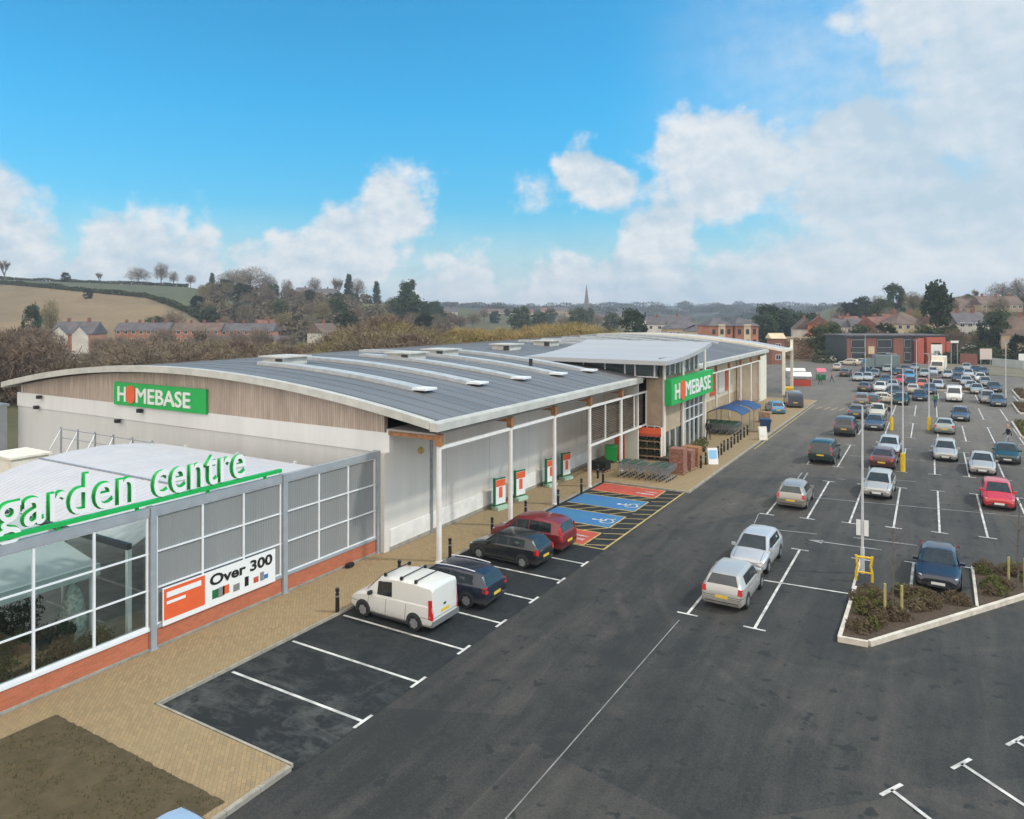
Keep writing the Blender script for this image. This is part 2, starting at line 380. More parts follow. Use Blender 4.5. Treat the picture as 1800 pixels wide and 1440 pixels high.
M['yellow'] = mat('barrier_yellow', (.72, .48, .02), .5, var=.12, scale=6)
M['stake'] = mat('tree_stake', (.40, .36, .14), .75, var=.2, scale=5)
M['awning'] = panel_metal('white_fabric_roof', (.54, .54, .56), 0, .35, .35, .75)
M['awg'] = mat('grey_fabric', (.36, .39, .385), .75, var=.08, scale=1)
M['stone'] = mat('sandstone_cladding', (.44, .345, .235), .8, var=.12, scale=1.3)
M['terra'] = mat('terracotta', (.27, .125, .085), .85, var=.45, scale=9)
M['render'] = mat('white_render', (.66, .62, .55), .85, var=.12, scale=.4)
M['crender'] = mat('cream_render', (.62, .50, .34), .85, var=.12, scale=.4)
M['slate'] = mat('slate_roof', (.11, .10, .105), .8, var=.25, scale=.6)
M['tile'] = mat('brown_roof_tile', (.145, .10, .078), .85, var=.25, scale=.6)
M['rtile'] = mat('red_roof_tile', (.19, .085, .062), .85, var=.25, scale=.6)
M['bark'] = mat('bark', (.13, .105, .08), .9, var=.3, scale=3)
M['hglass'] = mat('house_window', (.04, .05, .06), .15, spec=.7)
M['skin'] = mat('skin', (.50, .30, .21), .6)
M['glassclear'] = None
def clear_glass():
    m = bpy.data.materials.new('clear_glazing'); m.use_nodes = True; nt = m.node_tree; nt.nodes.clear()
    tr = nt.nodes.new('ShaderNodeBsdfTransparent'); tr.inputs[0].default_value = (.86, .92, .90, 1)
    gl = nt.nodes.new('ShaderNodeBsdfGlossy'); gl.inputs['Roughness'].default_value = .03
    fr = nt.nodes.new('ShaderNodeFresnel'); fr.inputs[0].default_value = 1.5
    f = X(nt, fr.outputs[0]) * .75 + .01
    mx = nt.nodes.new('ShaderNodeMixShader'); nt.links.new(f.v, mx.inputs[0]); nt.links.new(tr.outputs[0], mx.inputs[1]); nt.links.new(gl.outputs[0], mx.inputs[2])
    o = nt.nodes.new('ShaderNodeOutputMaterial'); nt.links.new(mx.outputs[0], o.inputs[0]); return m
M['glassclear'] = clear_glass()
def foliage(name, c1, c2, c3=None, sc1=.35, rough=.9):
    """per-clump colour from a world-space noise, so light and dark clumps of leaf colour show"""
    m = bpy.data.materials.new(name); m.use_nodes = True; nt = m.node_tree; b = nt.nodes['Principled BSDF']
    P_, a = pos_xyz(nt); n = nnoise(nt, P_, sc1, 4, .7); f = nnoise(nt, P_, 4, 2, .6)
    c = mixc(nt, (n - .5) * 2.2 + (f - .5) * 1.2 + .5, c1, c2)
    nt.links.new(c, b.inputs['Base Color']); b.inputs['Roughness'].default_value = rough; b.inputs['Specular IOR Level'].default_value = .1
    return m
M['twig'] = foliage('grey_brown_twigs', (.165, .125, .085), (.27, .215, .15))
M['twigp'] = foliage('purple_brown_twigs', (.14, .098, .072), (.225, .165, .12))
M['twigo'] = foliage('olive_twigs', (.18, .15, .065), (.29, .24, .11))
M['twigg'] = foliage('golden_willow_twigs', (.27, .21, .085), (.40, .30, .14))
M['ever'] = foliage('dark_evergreen', (.026, .040, .022), (.058, .078, .040))
M['ever2'] = foliage('mid_evergreen', (.04, .055, .02), (.08, .095, .04))
M['shrub'] = foliage('dry_shrub', (.075, .052, .034), (.135, .105, .062), sc1=1.5)
M['shrubg'] = foliage('green_shrub', (.065, .075, .022), (.125, .12, .045), sc1=1.5)
M['hedge'] = foliage('hedge_leaf', (.035, .05, .022), (.075, .085, .035), sc1=.2)
M['wood_mass'] = foliage('winter_wood', (.10, .082, .055), (.185, .15, .10), sc1=.06)

# ------------------------------------------------------------------ terrain: one sheet to the horizon
def lerp_tab(tab, x):
    if x <= tab[0][0]: return tab[0][1:]
    for a, b in zip(tab, tab[1:]):
        if x <= b[0]:
            k = (x - a[0]) / (b[0] - a[0]); return tuple(p + (q - p) * k for p, q in zip(a[1:], b[1:]))
    return tab[-1][1:]
#        u      foot  ridge  skyline row of bare ground
TER = [(-900, 200, 430, 492), (-200, 200, 430, 489), (0, 200, 430, 492), (150, 200, 430, 498), (330, 205, 430, 504), (400, 210, 430, 517), (520, 210, 440, 526),
       (650, 220, 460, 532), (760, 260, 560, 538), (850, 300, 800, 542), (1000, 350, 1050, 543), (1200, 380, 1500, 542), (1400, 300, 1500, 543),
       (1460, 190, 600, 541), (1540, 165, 420, 536), (1620, 150, 360, 530), (1720, 140, 350, 524), (1800, 135, 350, 521), (2100, 130, 350, 512), (2700, 130, 380, 512)]
def sstep(k): k = max(0, min(1, k)); return k * k * (3 - 2 * k)
def terrain(x, y):
    d = -SN * x + CS * y; l = CS * x + SN * y; rr = math.hypot(d, l)
    ang = math.atan2(l, d)
    u = 900 + FPX * math.tan(max(-1.0, min(1.0, ang)))
    d0, d1, v1 = lerp_tab(TER, u)
    dd = rr * math.cos(max(-1.0, min(1.0, ang)))
    z1 = CH + (546 - v1) / FPX * d1
    z = z1 * sstep((dd - d0) / (d1 - d0))
    if dd > d1: z += (dd - d1) * .0003
    if abs(ang) > 1.9: z *= .3
    if dd > d0: z += noise.noise(Vector((x * .012, y * .012, 0))) * 1.6 * sstep((dd - d0) / 60) * (1 - .6 * sstep((dd - d1 * .85) / 60))
    if dd > 1200:
        k = sstep((dd - 1200) / 700); z += k * (8 + 9 * noise.noise(Vector((x * .0011, y * .0011, 4))))
    return z - .06
def put(u, d):
    x, y = UD(u, d); return Vector((x, y, terrain(x, y)))
def build_ground():
    NA = 300; radii = [0.0]; r = 6.0
    while r < 9000: radii.append(r); r *= 1.0 + (.022 if 150 < r < 700 else .05)
    vs = [(0, 0, -.06)]; fs = []; mi = []
    for rad in radii[1:]:
        for i in range(NA):
            k = i / NA; a = (k - .5) * 2; a = math.copysign(abs(a) ** 1.5, a) * math.pi - HEAD     # finer towards the view
            x, y = rad * math.sin(a), rad * math.cos(a); vs.append((x, y, terrain(x, y)))
    for i in range(NA): fs.append((0, 1 + (i + 1) % NA, 1 + i))
    for q in range(len(radii) - 2):
        for i in range(NA):
            j = (i + 1) % NA; a = 1 + q * NA; b = a + NA; fs.append((a + i, a + j, b + j, b + i))
    GR, TAN, UP, HILL, FAR = (.115, .11, .06), (.235, .175, .105), (.105, .115, .07), (.12, .12, .065), (.085, .09, .075)
    def cover(x, y):
        d = -SN * x + CS * y; l = CS * x + SN * y
        if d < 20: return GR
        u = 900 + FPX * l / d; wob = 8 * noise.noise(Vector((x * .02, y * .02, 1)))
        top = 375 - max(0, u) * .15 - max(0, u - 250) * .45 + wob
        def mx(a_, b_, k): k = max(0, min(1, k)); return tuple(p + (q - p) * k for p, q in zip(a_, b_))
        c = GR
        if d > 650: c = FAR
        elif u < 760 or u > 1380: c = mx(GR, HILL, (d - 200) / 80)
        if d > 232 and d < 470 and u < 440:
            f = mx(TAN, UP, (d - top) / 4)
            c = mx(c, f, min((d - 232) / 6, (430 - u) / 12))
        return c
    g = MB(); g.add(vs, fs)
    m = bpy.data.materials.new('land'); m.use_nodes = True; nt = m.node_tree; bs = nt.nodes['Principled BSDF']
    at = nt.nodes.new('ShaderNodeAttribute'); at.attribute_name = 'landcover'
    P_, xyz = pos_xyz(nt); nz = nnoise(nt, P_, .03, 6, .7); nf = nnoise(nt, P_, .5, 4, .7)
    dk = nt.nodes.new('ShaderNodeMix'); dk.data_type = 'RGBA'; dk.blend_type = 'MULTIPLY'; dk.inputs[0].default_value = 1
    nt.links.new(at.outputs['Color'], dk.inputs[6]); nt.links.new(mixc(nt, (nz - .5) * 2 + (nf - .5) + .5, (.68, .70, .72), (1.2, 1.15, 1.1)), dk.inputs[7])
    nt.links.new(dk.outputs[2], bs.inputs['Base Color']); bs.inputs['Roughness'].default_value = .95; bs.inputs['Specular IOR Level'].default_value = .1
    o = g.build('ground', m, smooth=60, base=(0, 0, 0)); tag(o, kind='structure')
    ca = o.data.color_attributes.new('landcover', 'FLOAT_COLOR', 'POINT')
    for i, v in enumerate(vs): ca.data[i].color = (*cover(v[0], v[1]), 1)
build_ground()

def sheet(name, poly, z, m, kind='structure'):
    g = MB(); g.add([(x, y, z) for x, y in poly], [tuple(range(len(poly)))]); o = g.build(name, m); tag(o, kind=kind); return o
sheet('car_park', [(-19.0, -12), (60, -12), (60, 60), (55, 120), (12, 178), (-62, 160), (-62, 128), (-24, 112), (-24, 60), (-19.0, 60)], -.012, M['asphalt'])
sheet('parking_bays', [(-18.95, 12.42), (-13.42, 12.42), (-13.42, 43.45), (-18.95, 43.45)], .000, M['bay'])
# pavement of tan block paving with its kerb
pav = MB(); PZ = .09
pav.prism([(-21.99, -8), (-21.99, 25.95), (-21.7, 25.95), (-21.7, 96), (-13.3, 96), (-13.3, 43.6), (-19.0, 43.6), (-19.0, 12.42), (-13.62, 12.42), (-13.62, 9.0), (-13.62, -8)], -.04, PZ, 0)
o = pav.build('pavement', M['paving']); tag(o, kind='structure')
kb = MB()
def kerbrun(g, pts, w_, z0, z1):
    for a, b in zip(pts, pts[1:]):
        a = Vector((*a, 0)); b = Vector((*b, 0)); dr = (b - a).normalized(); n = Vector((-dr.y, dr.x, 0)) * w_ / 2
        ln = (b - a).length; k = max(1, round(ln / .915))
        for i in range(k):
            p = a + dr * (ln * i / k + .006); q = a + dr * (ln * (i + 1) / k - .006)
            g.prism([tuple((p - n)[:2]), tuple((q - n)[:2]), tuple((q + n)[:2]), tuple((p + n)[:2])], z0, z1)
kerbrun(kb, [(-13.24, 96), (-13.24, 43.54)], .125, -.03, PZ + .006)
kerbrun(kb, [(-13.18, 43.54), (-18.94, 43.54)], .11, -.03, PZ + .006)
kerbrun(kb, [(-18.94, 43.44), (-18.94, 12.48)], .07, -.03, PZ + .006)
kerbrun(kb, [(-18.94, 12.48), (-13.56, 12.48)], .07, -.03, PZ + .006)
kerbrun(kb, [(-13.56, 12.40), (-13.56, -8)], .125, -.03, PZ + .012)
o = kb.build('kerb', M['kerb']); tag(o, kind='structure')
# dark brown patch over the near corner of the paving: ragged edge
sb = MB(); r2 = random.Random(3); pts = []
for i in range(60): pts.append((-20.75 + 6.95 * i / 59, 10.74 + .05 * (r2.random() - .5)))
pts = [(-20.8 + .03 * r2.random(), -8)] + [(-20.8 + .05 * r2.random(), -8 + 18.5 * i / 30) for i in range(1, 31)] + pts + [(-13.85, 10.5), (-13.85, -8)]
sb.add([(x, y, PZ + .012) for x, y in pts], [tuple(range(len(pts)))[::-1]]); o = sb.build('brown_patch', M['brown_ground']); tag(o, kind='structure')
gr = MB()
for i in range(4200):
    x = -20.7 + 6.85 * r2.random(); y = 5 + 5.7 * r2.random(); h = .02 + .07 * r2.random(); a = r2.random() * 6.3; wd = .016
    if noise.noise(Vector((x * 1.3, y * 1.3, 0))) < -.1: continue
    gr.add([(x - wd * math.cos(a), y - wd * math.sin(a), PZ), (x + wd * math.cos(a), y + wd * math.sin(a), PZ), (x + .02 * r2.random(), y + .02 * r2.random(), PZ + .012 + h)], [(0, 1, 2)])
o = gr.build('grass', M['shrubg']); tag(o, 'sparse blades of grass and weed on the dark brown patch at the near corner', 'grass', kind='stuff')

# ------------------------------------------------------------------ painted markings, 4 mm sheets
def strip(g, a, b, w_, z=.006):
    a = Vector((a[0], a[1], z)); b = Vector((b[0], b[1], z)); dr = (b - a).normalized(); n = Vector((-dr.y, dr.x, 0)) * w_ / 2
    g.add([a - n, b - n, b + n, a + n], [(0, 1, 2, 3)])
ln = MB()
XE = -13.45
for y in (14.86, 17.27, 19.68, 22.02, 24.42, 26.75, 29.03):                   # bays along the shop front
    strip(ln, (-18.75, y), (XE - .05, y), .10); strip(ln, (XE, y - .36), (XE, y + .36), .10)
# two facing rows in the main car park, measured line by line
def bayline(g, x0, y0, x1, y1, t0=True, t1=False, w_=.10):
    strip(g, (x0, y0), (x1, y1), w_)
    if t0: strip(g, (x0 - .38, y0 - .05), (x0 + .38, y0 - .05), w_)
    if t1: strip(g, (x1 - .38, y1 + .05), (x1 + .38, y1 + .05), w_)
for x in (-8.0, -5.62): bayline(ln, x, 26.2, x - .04, 35.8, True, True)
bayline(ln, -3.05, 31.9, -3.1, 35.8, False, True)
bayline(ln, -1.06, 32.3, -1.06, 36.5, False, True); bayline(ln, 1.15, 32.2, 1.13, 37.0, False, True); 
strip(ln, (-8.0, 30.9), (-3.15, 31.25), .10)
for i in range(9):
    x = -8.2 + 2.03 * i; y0 = 41.2 + .25 * i
    bayline(ln, x, y0, x - .12, y0 + 9.6, True, True)
for i in range(9):
    x = -8.35 + 1.99 * i; bayline(ln, x, 56.0 + .25 * i, x - .1, 65.6 + .25 * i, True, True)
for i in range(9):
    x = -8.45 + 2.05 * i; bayline(ln, x, 71.5 + .25 * i, x - .1, 80.9 + .25 * i, True, True)
for i in range(11):
    x = -8.6 + 2.05 * i; bayline(ln, x, 86.6 + .25 * i, x - .1, 96.2 + .25 * i, True, True)
for i in range(12):
    x = -8.7 + 2.1 * i; bayline(ln, x, 102.5 + .25 * i, x - .1, 112 + .25 * i, True, True)
for (x0, y0, x1, y1) in ((-1.0, 18.97, 2.9, 15.6), (.42, 20.93, 4.3, 17.5), (1.64, 22.75, 5.6, 19.3), (2.85, 24.8, 6.8, 21.4)):
    strip(ln, (x0, y0), (x1, y1), .10); strip(ln, (x0 - .2, y0 - .34), (x0 + .2, y0 + .34), .10)
o = ln.build('bay_markings', M['line']); tag(o, kind='structure')
ol = MB()
strip(ol, (-8.3, 46.0), (12, 48.9), .10); strip(ol, (-8.5, 60.8), (12, 63.2), .10); strip(ol, (-8.5, 76.2), (12, 78.4), .10); strip(ol, (-8.7, 91.4), (14, 93.6), .10)
def PQ(u, v): p = G(u, v); return (p.x, p.y)
strip(ol, PQ(1350, 930), PQ(1436, 939), .12); strip(ol, PQ(1500, 945), PQ(1612, 959), .12)
strip(ol, PQ(1440, 952), PQ(1550, 967), .13)
a, b = Vector((*PQ(1420, 949), 0)), Vector((*PQ(1446, 953), 0)); dr = (b - a).normalized(); n = Vector((-dr.y, dr.x, 0)) * .28
ol.add([(a.x, a.y, .006), ((b - n).x, (b - n).y, .006), ((b + n).x, (b + n).y, .006)], [(0, 1, 2)])
for u0, v0, u1, v1 in ((1399, 845, 1410, 831), (1411, 845, 1420, 831), (1470, 842, 1486, 843), (1560, 843, 1610, 847)): strip(ol, PQ(u0, v0), PQ(u1, v1), .10)
strip(ol, (-8.28, 2), (-8.1, 25.5), .035, .004)                               # pale joint down the driving lane
strip(ol, (-8.1, 36.2), (-8.6, 41), .05, .004)
o = ol.build('worn_markings', M['oldline']); tag(o, kind='structure')
# accessible and family bays: coloured coating, yellow hatching
seq = [('r', 31.35, 33.45), ('b', 34.45, 36.75), ('b', 37.95, 40.25), ('r', 41.25, 43.3)]
rb, bb, yl, wl = MB(), MB(), MB(), MB()
for k, a, b in seq: (rb if k == 'r' else bb).add([(-18.7, a, .006), (-14.62, a, .006), (-14.62, b, .006), (-18.7, b, .006)], [(0, 1, 2, 3)])
for k, a, b in seq:
    for (p, q) in (((-18.72, a), (-14.6, a)), ((-14.6, a), (-14.6, b)), ((-14.6, b), (-18.72, b))): strip(yl, p, q, .09, .011)
for a, b in ((33.45, 34.45), (36.75, 37.95), (40.25, 41.25)):
    for i in range(4):
        x = -18.6 + i * 1.0; strip(yl, (x, a + .06), (x + .95, b - .06), .08, .011)
strip(yl, (-13.5, 31.25), (-13.5, 43.4), .10, .011); strip(yl, (-18.7, 31.22), (-13.45, 31.22), .09, .010)
for i in range(12):
    y = 31.45 + i * 1.0; strip(yl, (-14.5, y), (-13.55, y + .42), .075, .011)
def wheelchair(g, cx, cy, s_):
    """wheelchair user symbol, laid so it is read from the car park"""
    def T(px, py): return (cx - py * s_, cy + px * s_, .013)
    def ring(x0, y0, r0, r1, a0, a1, n=18):
        for i in range(n):
            p, q = a0 + (a1 - a0) * i / n, a0 + (a1 - a0) * (i + 1) / n
            g.add([T(x0 + r0 * math.cos(p), y0 + r0 * math.sin(p)), T(x0 + r1 * math.cos(p), y0 + r1 * math.sin(p)), T(x0 + r1 * math.cos(q), y0 + r1 * math.sin(q)), T(x0 + r0 * math.cos(q), y0 + r0 * math.sin(q))], [(0, 1, 2, 3)])
    def seg(p, q, w_):
        dx_, dy_ = q[0] - p[0], q[1] - p[1]; l = math.hypot(dx_, dy_); nx, ny = -dy_ / l * w_ / 2, dx_ / l * w_ / 2
        g.add([T(p[0] - nx, p[1] - ny), T(q[0] - nx, q[1] - ny), T(q[0] + nx, q[1] + ny), T(p[0] + nx, p[1] + ny)], [(0, 1, 2, 3)])
    ring(0, .95, 0, .13, 0, 6.283); ring(-.02, .22, .30, .40, 2.0, 5.9); seg((-.03, .8), (0, .35), .13); seg((0, .36), (.36, .36), .11); seg((.34, .38), (.48, -.05), .11); seg((.46, -.05), (.6, 0), .1); seg((0, .62), (.28, .62), .08)
for yc in (35.5, 39.0): wheelchair(wl, -14.95, yc, 1.0)
for yc in (32.3, 42.2):                                                         # family symbol: adult holding a child
    for px, hh in ((-.22, 1.0), (.3, .62)):
        for k in range(10):
            a0, a1 = 6.283 * k / 10, 6.283 * (k + 1) / 10; r = .12 * (hh ** .5)
            wl.add([(-14.95 - hh * .95, yc + px, .013), (-14.95 - hh * .95 + r * math.cos(a0), yc + px + r * math.sin(a0), .013), (-14.95 - hh * .95 + r * math.cos(a1), yc + px + r * math.sin(a1), .013)], [(0, 1, 2)])
        strip(wl, (-14.95 - hh * .8, yc + px), (-14.95 - hh * .35, yc + px), .22 * hh, .013)
        for sg in (-1, 1): strip(wl, (-14.95 - hh * .36, yc + px + sg * .06 * hh), (-14.9, yc + px + sg * .08 * hh), .08 * hh, .013)
for g, nm, m in ((rb, 'red_bays', M['redbay']), (bb, 'blue_bays', M['bluebay']), (yl, 'yellow_markings', M['yline']), (wl, 'bay_symbols', M['line'])):
    tag(g.build(nm, m), kind='structure')
# yellow box lines at the far crossing
yb = MB()
for i in range(6): strip(yb, (-12.2 + i * .8, 88), (-11.8 + i * .8, 90.5), .12)
strip(yb, (-12.9, 60), (-12.9, 92), .09); strip(yb, (-12.9, 96), (-6, 97), .12)
tag(yb.build('crossing_markings', M['yline']), kind='structure')
# drain covers and patches in the asphalt
# planting beds in the car park
bd = MB(); BZ = .12
bedpoly = [(-2.92, 26.75), (-2.12, 26.85), (1.2, 32.03), (1.02, 32.1), (-1.0, 32.2), (-2.98, 31.8)]
bd.prism(bedpoly, -.02, BZ); bd.prism([(1.22, 32.1), (4.7, 37.4), (4.7, 37.9), (1.22, 37.0)], -.02, BZ)
for (x0, y0, x1, y1) in ((6.3, 62.5, 9.5, 70), (6.0, 77, 9.3, 87), (7.2, 95, 10.0, 104), (8.4, 110, 11, 122), (-3.5, 117, 6, 119.5)): bd.prism([(x0, y0), (x1, y0), (x1, y1), (x0, y1)], -.02, BZ)
tag(bd.build('planting_beds', M['mulch']), kind='structure')
bk = MB()
kerbrun(bk, [(-2.95, 31.8), (-2.95, 26.6)], .125, -.03, .17); kerbrun(bk, [(-3.0, 26.6), (-2.08, 26.68)], .125, -.03, .172); kerbrun(bk, [(-2.06, 26.74), (4.8, 37.4)], .14, -.03, .168)
kerbrun(bk, [(1.15, 32.0), (1.15, 37.0)], .10, -.03, .10)
for (x0, y0, x1, y1) in ((6.3, 62.5, 9.5, 70), (6.0, 77, 9.3, 87), (7.2, 95, 10.0, 104), (8.4, 110, 11, 122), (-3.5, 117, 6, 119.5)): kerbrun(bk, [(x0, y0), (x1, y0)], .13, -.03, .17); kerbrun(bk, [(x0, y1), (x0, y0 + .2)], .13, -.03, .165)
tag(bk.build('bed_kerb', M['kerbp']), kind='structure')

# ================================================================== THE STORE
WX = -21.8; EX = -18.65; BX = -55.6; Y0 = 25.88; Y1 = 95.0
XC = (EX + BX) / 2; HW = (EX - BX) / 2
def RZ(x): k = (x - XC) / HW; return 6.12 + 1.72 * (1 - k * k)
store = thing('retail_store', 'long grey retail store with arched metal roof, timber gable and white columns along its front', 'store', (WX, Y0, 0))
def arch_sheet(g, x0, x1, ya, yb, zoff, th, n=36, mi=0):
    P_ = []
    for i in range(n + 1):
        x = x0 + (x1 - x0) * i / n; z = RZ(x) + zoff; P_ += [(x, ya, z), (x, yb, z), (x, ya, z - th), (x, yb, z - th)]
    F_ = []
    for i in range(n):
        a, b = 4 * i, 4 * i + 4
        F_ += [(a, b, b + 1, a + 1), (a + 2, a + 3, b + 3, b + 2), (a, a + 2, b + 2, b), (a + 1, b + 1, b + 3, a + 3)]
    F_ += [(0, 1, 3, 2), (4 * n, 4 * n + 2, 4 * n + 3, 4 * n + 1)]
    g.add(P_, F_, mi)
rf = MB(); arch_sheet(rf, BX, EX - .35, Y0 - .25, Y1, 0, .22)
y = Y0 + .2
while y < Y1:                                                     # standing seams
    arch_sheet(rf, BX, EX - .5, y, y + .04, .022, .03, 30); y += 1.15
roof = rf.build('roof', M['roof'], store, smooth=30, world=True)
fz = MB()                                                         # eaves gutter and verge trims
fz.box(EX - .42, Y0 - .6, 5.86, EX, 50.3, 6.2); fz.box(EX - .5, Y0 - .6, 6.2, EX - .1, 50.3, 6.235)
fz.box(EX - .42, 63.2, 5.86, EX, Y1, 6.2); fz.box(EX - .5, 63.2, 6.2, EX - .1, Y1, 6.235)
arch_sheet(fz, BX - .3, EX - .43, Y0 - .62, Y0 - .24, .10, .36)
arch_sheet(fz, BX, EX - .5, Y1, Y1 + .2, .05, .3)
fz.box(BX - .35, Y0 - .6, 5.8, BX - .01, Y1, 6.15)
fz.build('fascia', M['fascia'], store, smooth=30, world=True)
sf = MB(); sf.box(WX, Y0 - .2, 5.62, EX - .43, 50.2, 5.70); sf.box(WX, 63.2, 5.62, EX - .43, Y1, 5.70)
sf.build('soffit', mat('pale_soffit', (.34, .32, .29), .7), store, world=True)
# rooflights: long pale strips running over the arch
ends = [(700, 693, 30.3), (818, 678, 34.8), (895, 668, 39.2), (963, 658, 43.6), (1030, 650, 47.8)]
for i, (u, v, yc) in enumerate(ends):
    g = MB(); arch_sheet(g, -35.5 if i % 2 == 0 else -39.5, -23.6 + (.35 * i if i else 0), yc - .42, yc + .42, .20, .2, 20, 0)
    o = g.build('rooflight', mat('rooflight', (.44, .46, .46), .45, var=.12) if i == 0 else bpy.data.materials['rooflight'], store, smooth=30, world=True)
    e = MB(); xe = -23.6 + (.35 * i if i else 0); z = RZ(xe)
    e.box(xe - .05, yc - .5, z + .06, xe + .85, yc + .5, z + .17); e.build('end_cap', M['pure'], store, world=True)
for yc in (66, 71, 76, 81, 86, 91):
    g = MB(); arch_sheet(g, -38, -24, yc - .4, yc + .4, .2, .2, 14); g.build('rooflight', bpy.data.materials['rooflight'], store, smooth=30, world=True)
for (u, yc) in ((500, 31.6), (715, 40.0), (775, 44.5), (890, 54), (960, 62)):   # ridge plant boxes
    xc = None
    k = (u - 900) / FPX; xc = yc * (k * CS - SN) / (CS + k * SN); z = RZ(xc)
    g = MB(); g.box(xc - .9, yc - .9, z - .05, xc + .9, yc + 1.0, z + .42); g.box(xc - 1.1, yc - 1.1, z + .42, xc + 1.1, yc + 1.2, z + .5)
    v_ = g.build('roof_vent', M['fascia'], store, world=True)
    g = MB(); g.box(xc + .3, yc - .98, z + .0, xc + .8, yc - .91, z + .35); g.build('louvre', M['plastic'], store, world=True)
g = MB()
p = (-24.6, 44.2); g.tube((p[0], p[1], RZ(p[0]) - .1), (p[0], p[1], RZ(p[0]) + .7), .13, 10); g.build('flue', M['black'], store, world=True)
# gable end
def gable(g, ya, yb, x0, x1, zb, zt, n=30, mi=0, top=-.34):
    """wall slab between x0..x1 from zb up to zt or, when zt is None, up to the arch"""
    for i in range(n):
        xa, xb = x0 + (x1 - x0) * i / n, x0 + (x1 - x0) * (i + 1) / n
        za, zb_ = (zt, zt) if zt is not None else (RZ(xa) + top, RZ(xb) + top)
        g.add([(xa, ya, zb), (xb, ya, zb), (xb, ya, zb_), (xa, ya, za), (xa, yb, zb), (xb, yb, zb), (xb, yb, zb_), (xa, yb, za)],
              [(0, 1, 2, 3), (5, 4, 7, 6), (3, 2, 6, 7)] + ([(0, 3, 7, 4)] if i == 0 else []) + ([(1, 5, 6, 2)] if i == n - 1 else []), mi)
GX0 = -54.9
g = MB(); g.box(GX0, Y0, 0, WX - .21, Y0 + .2, 4.55); g.build('gable_wall', M['wallg'], store, world=True)
g = MB(); g.box(GX0, Y0 - .06, 4.55, WX + .02, Y0 + .2, 5.48); g.build('gable_band', M['wallw'], store, world=True)
g = MB(); gable(g, Y0 - .03, Y0 + .2, GX0 + .8, WX - .3, 5.48, None); g.build('timber_cladding', M['timber'], store, world=True)
g = MB(); gable(g, Y1 - .2, Y1, GX0, WX, 0, None); g.build('far_gable_wall', M['wallc'], store, world=True)
g = MB(); g.box(GX0, Y0 + .2, 0, GX0 + .2, Y1, 6.0); g.build('rear_wall', M['wall'], store, world=True)
# front wall, in panels with joints
g = MB()
ys = [Y0, 30.3, 34.4, 38.9, 41.6, 46.5, 50.4]
for a, b in zip(ys, ys[1:]): g.box(WX - .2, a + .012, .32, WX, b - .012, 5.65)
g.box(WX - .19, Y0 + .03, .0, WX - .03, 50.38, 5.62)
g.build('front_wall', M['wall'], store, world=True)
g = MB(); g.box(WX - .05, Y0 + .0, .26, WX + .035, 50.4, 1.05); g.build('lower_band', mat('pale_lower_cladding', (.80, .78, .74), .5, var=.1, scale=1.5), store, world=True)
g = MB(); g.box(WX - .1, Y0 - .05, 0, WX + .06, 50.4, .26); g.build('plinth', M['kerb'], store, world=True)
g = MB(); g.box(-22.25, 25.46, .05, WX + .03, 25.86, 4.6); g.build('corner_flashing', M['wall'], store, world=True)
g = MB(); g.box(WX + .0, 28.9, .10, WX + .07, 29.08, 5.6); g.box(WX + .0, 28.7, 5.4, WX + .16, 29.3, 5.62); g.build('downpipe', M['galv'], store, world=True)
g = MB(); g.tube((WX, 28.1, 4.35), (WX + .16, 28.1, 4.3), .16, 10); g.build('wall_lamp', M['yline'], store, world=True)
# dark downlights on the gable
for u, v in ((68, 698), (63, 716), (206, 740), (245, 722)):
    k = (u - 900) / FPX; yp = Y0 - .25; xp = yp * (k * CS - SN) / (CS + k * SN); d = -SN * xp + CS * yp; z = ZV(v, d)
    g = MB(); g.box(xp - .16, yp - .10, z - .12, xp + .16, yp + .12, z + .10); g.tube((xp, yp + .1, z), (xp, Y0 - .02, z + .05), .03, 6); g.build('floodlight', M['black'], store, world=True)
# columns and rails along the front
g = MB()
cols = [25.86, 32.0, 36.9, 41.7, 46.9]
for i, yc in enumerate(cols):
    c = MB(); c.lathe([(.17, 0), (.17, .05), (.125, .06), (.11, 5.1)], 14, c=(-19.0, yc, .05)); o = c.build('column', M['white'], store, smooth=40, world=True)
    b = MB(); b.box(-19.14, yc - .14, 5.14, -18.86, yc + .14, 5.66); b.box(-21.8, yc - .09, 5.40, -19.14, yc + .09, 5.62); b.build('timber_bracket', M['wood'], store, world=True)
g.box(-19.06, 25.9, 4.98, -18.94, 51.9, 5.12); g.box(-19.06, 41.7, 2.55, -18.94, 51.9, 2.66)
for yc in (44.2, 49.4, 51.85): g.box(-19.04, yc - .045, 2.66, -18.96, yc + .045, 4.98)
g.build('rail', M['white'], store, world=True)
g = MB()
for k in range(19):
    z = 2.74 + k * .118; g.box(-19.32, 42.0, z, -19.24, 51.8, z + .066)
g.build('timber_screen', M['slat'], store, world=True)
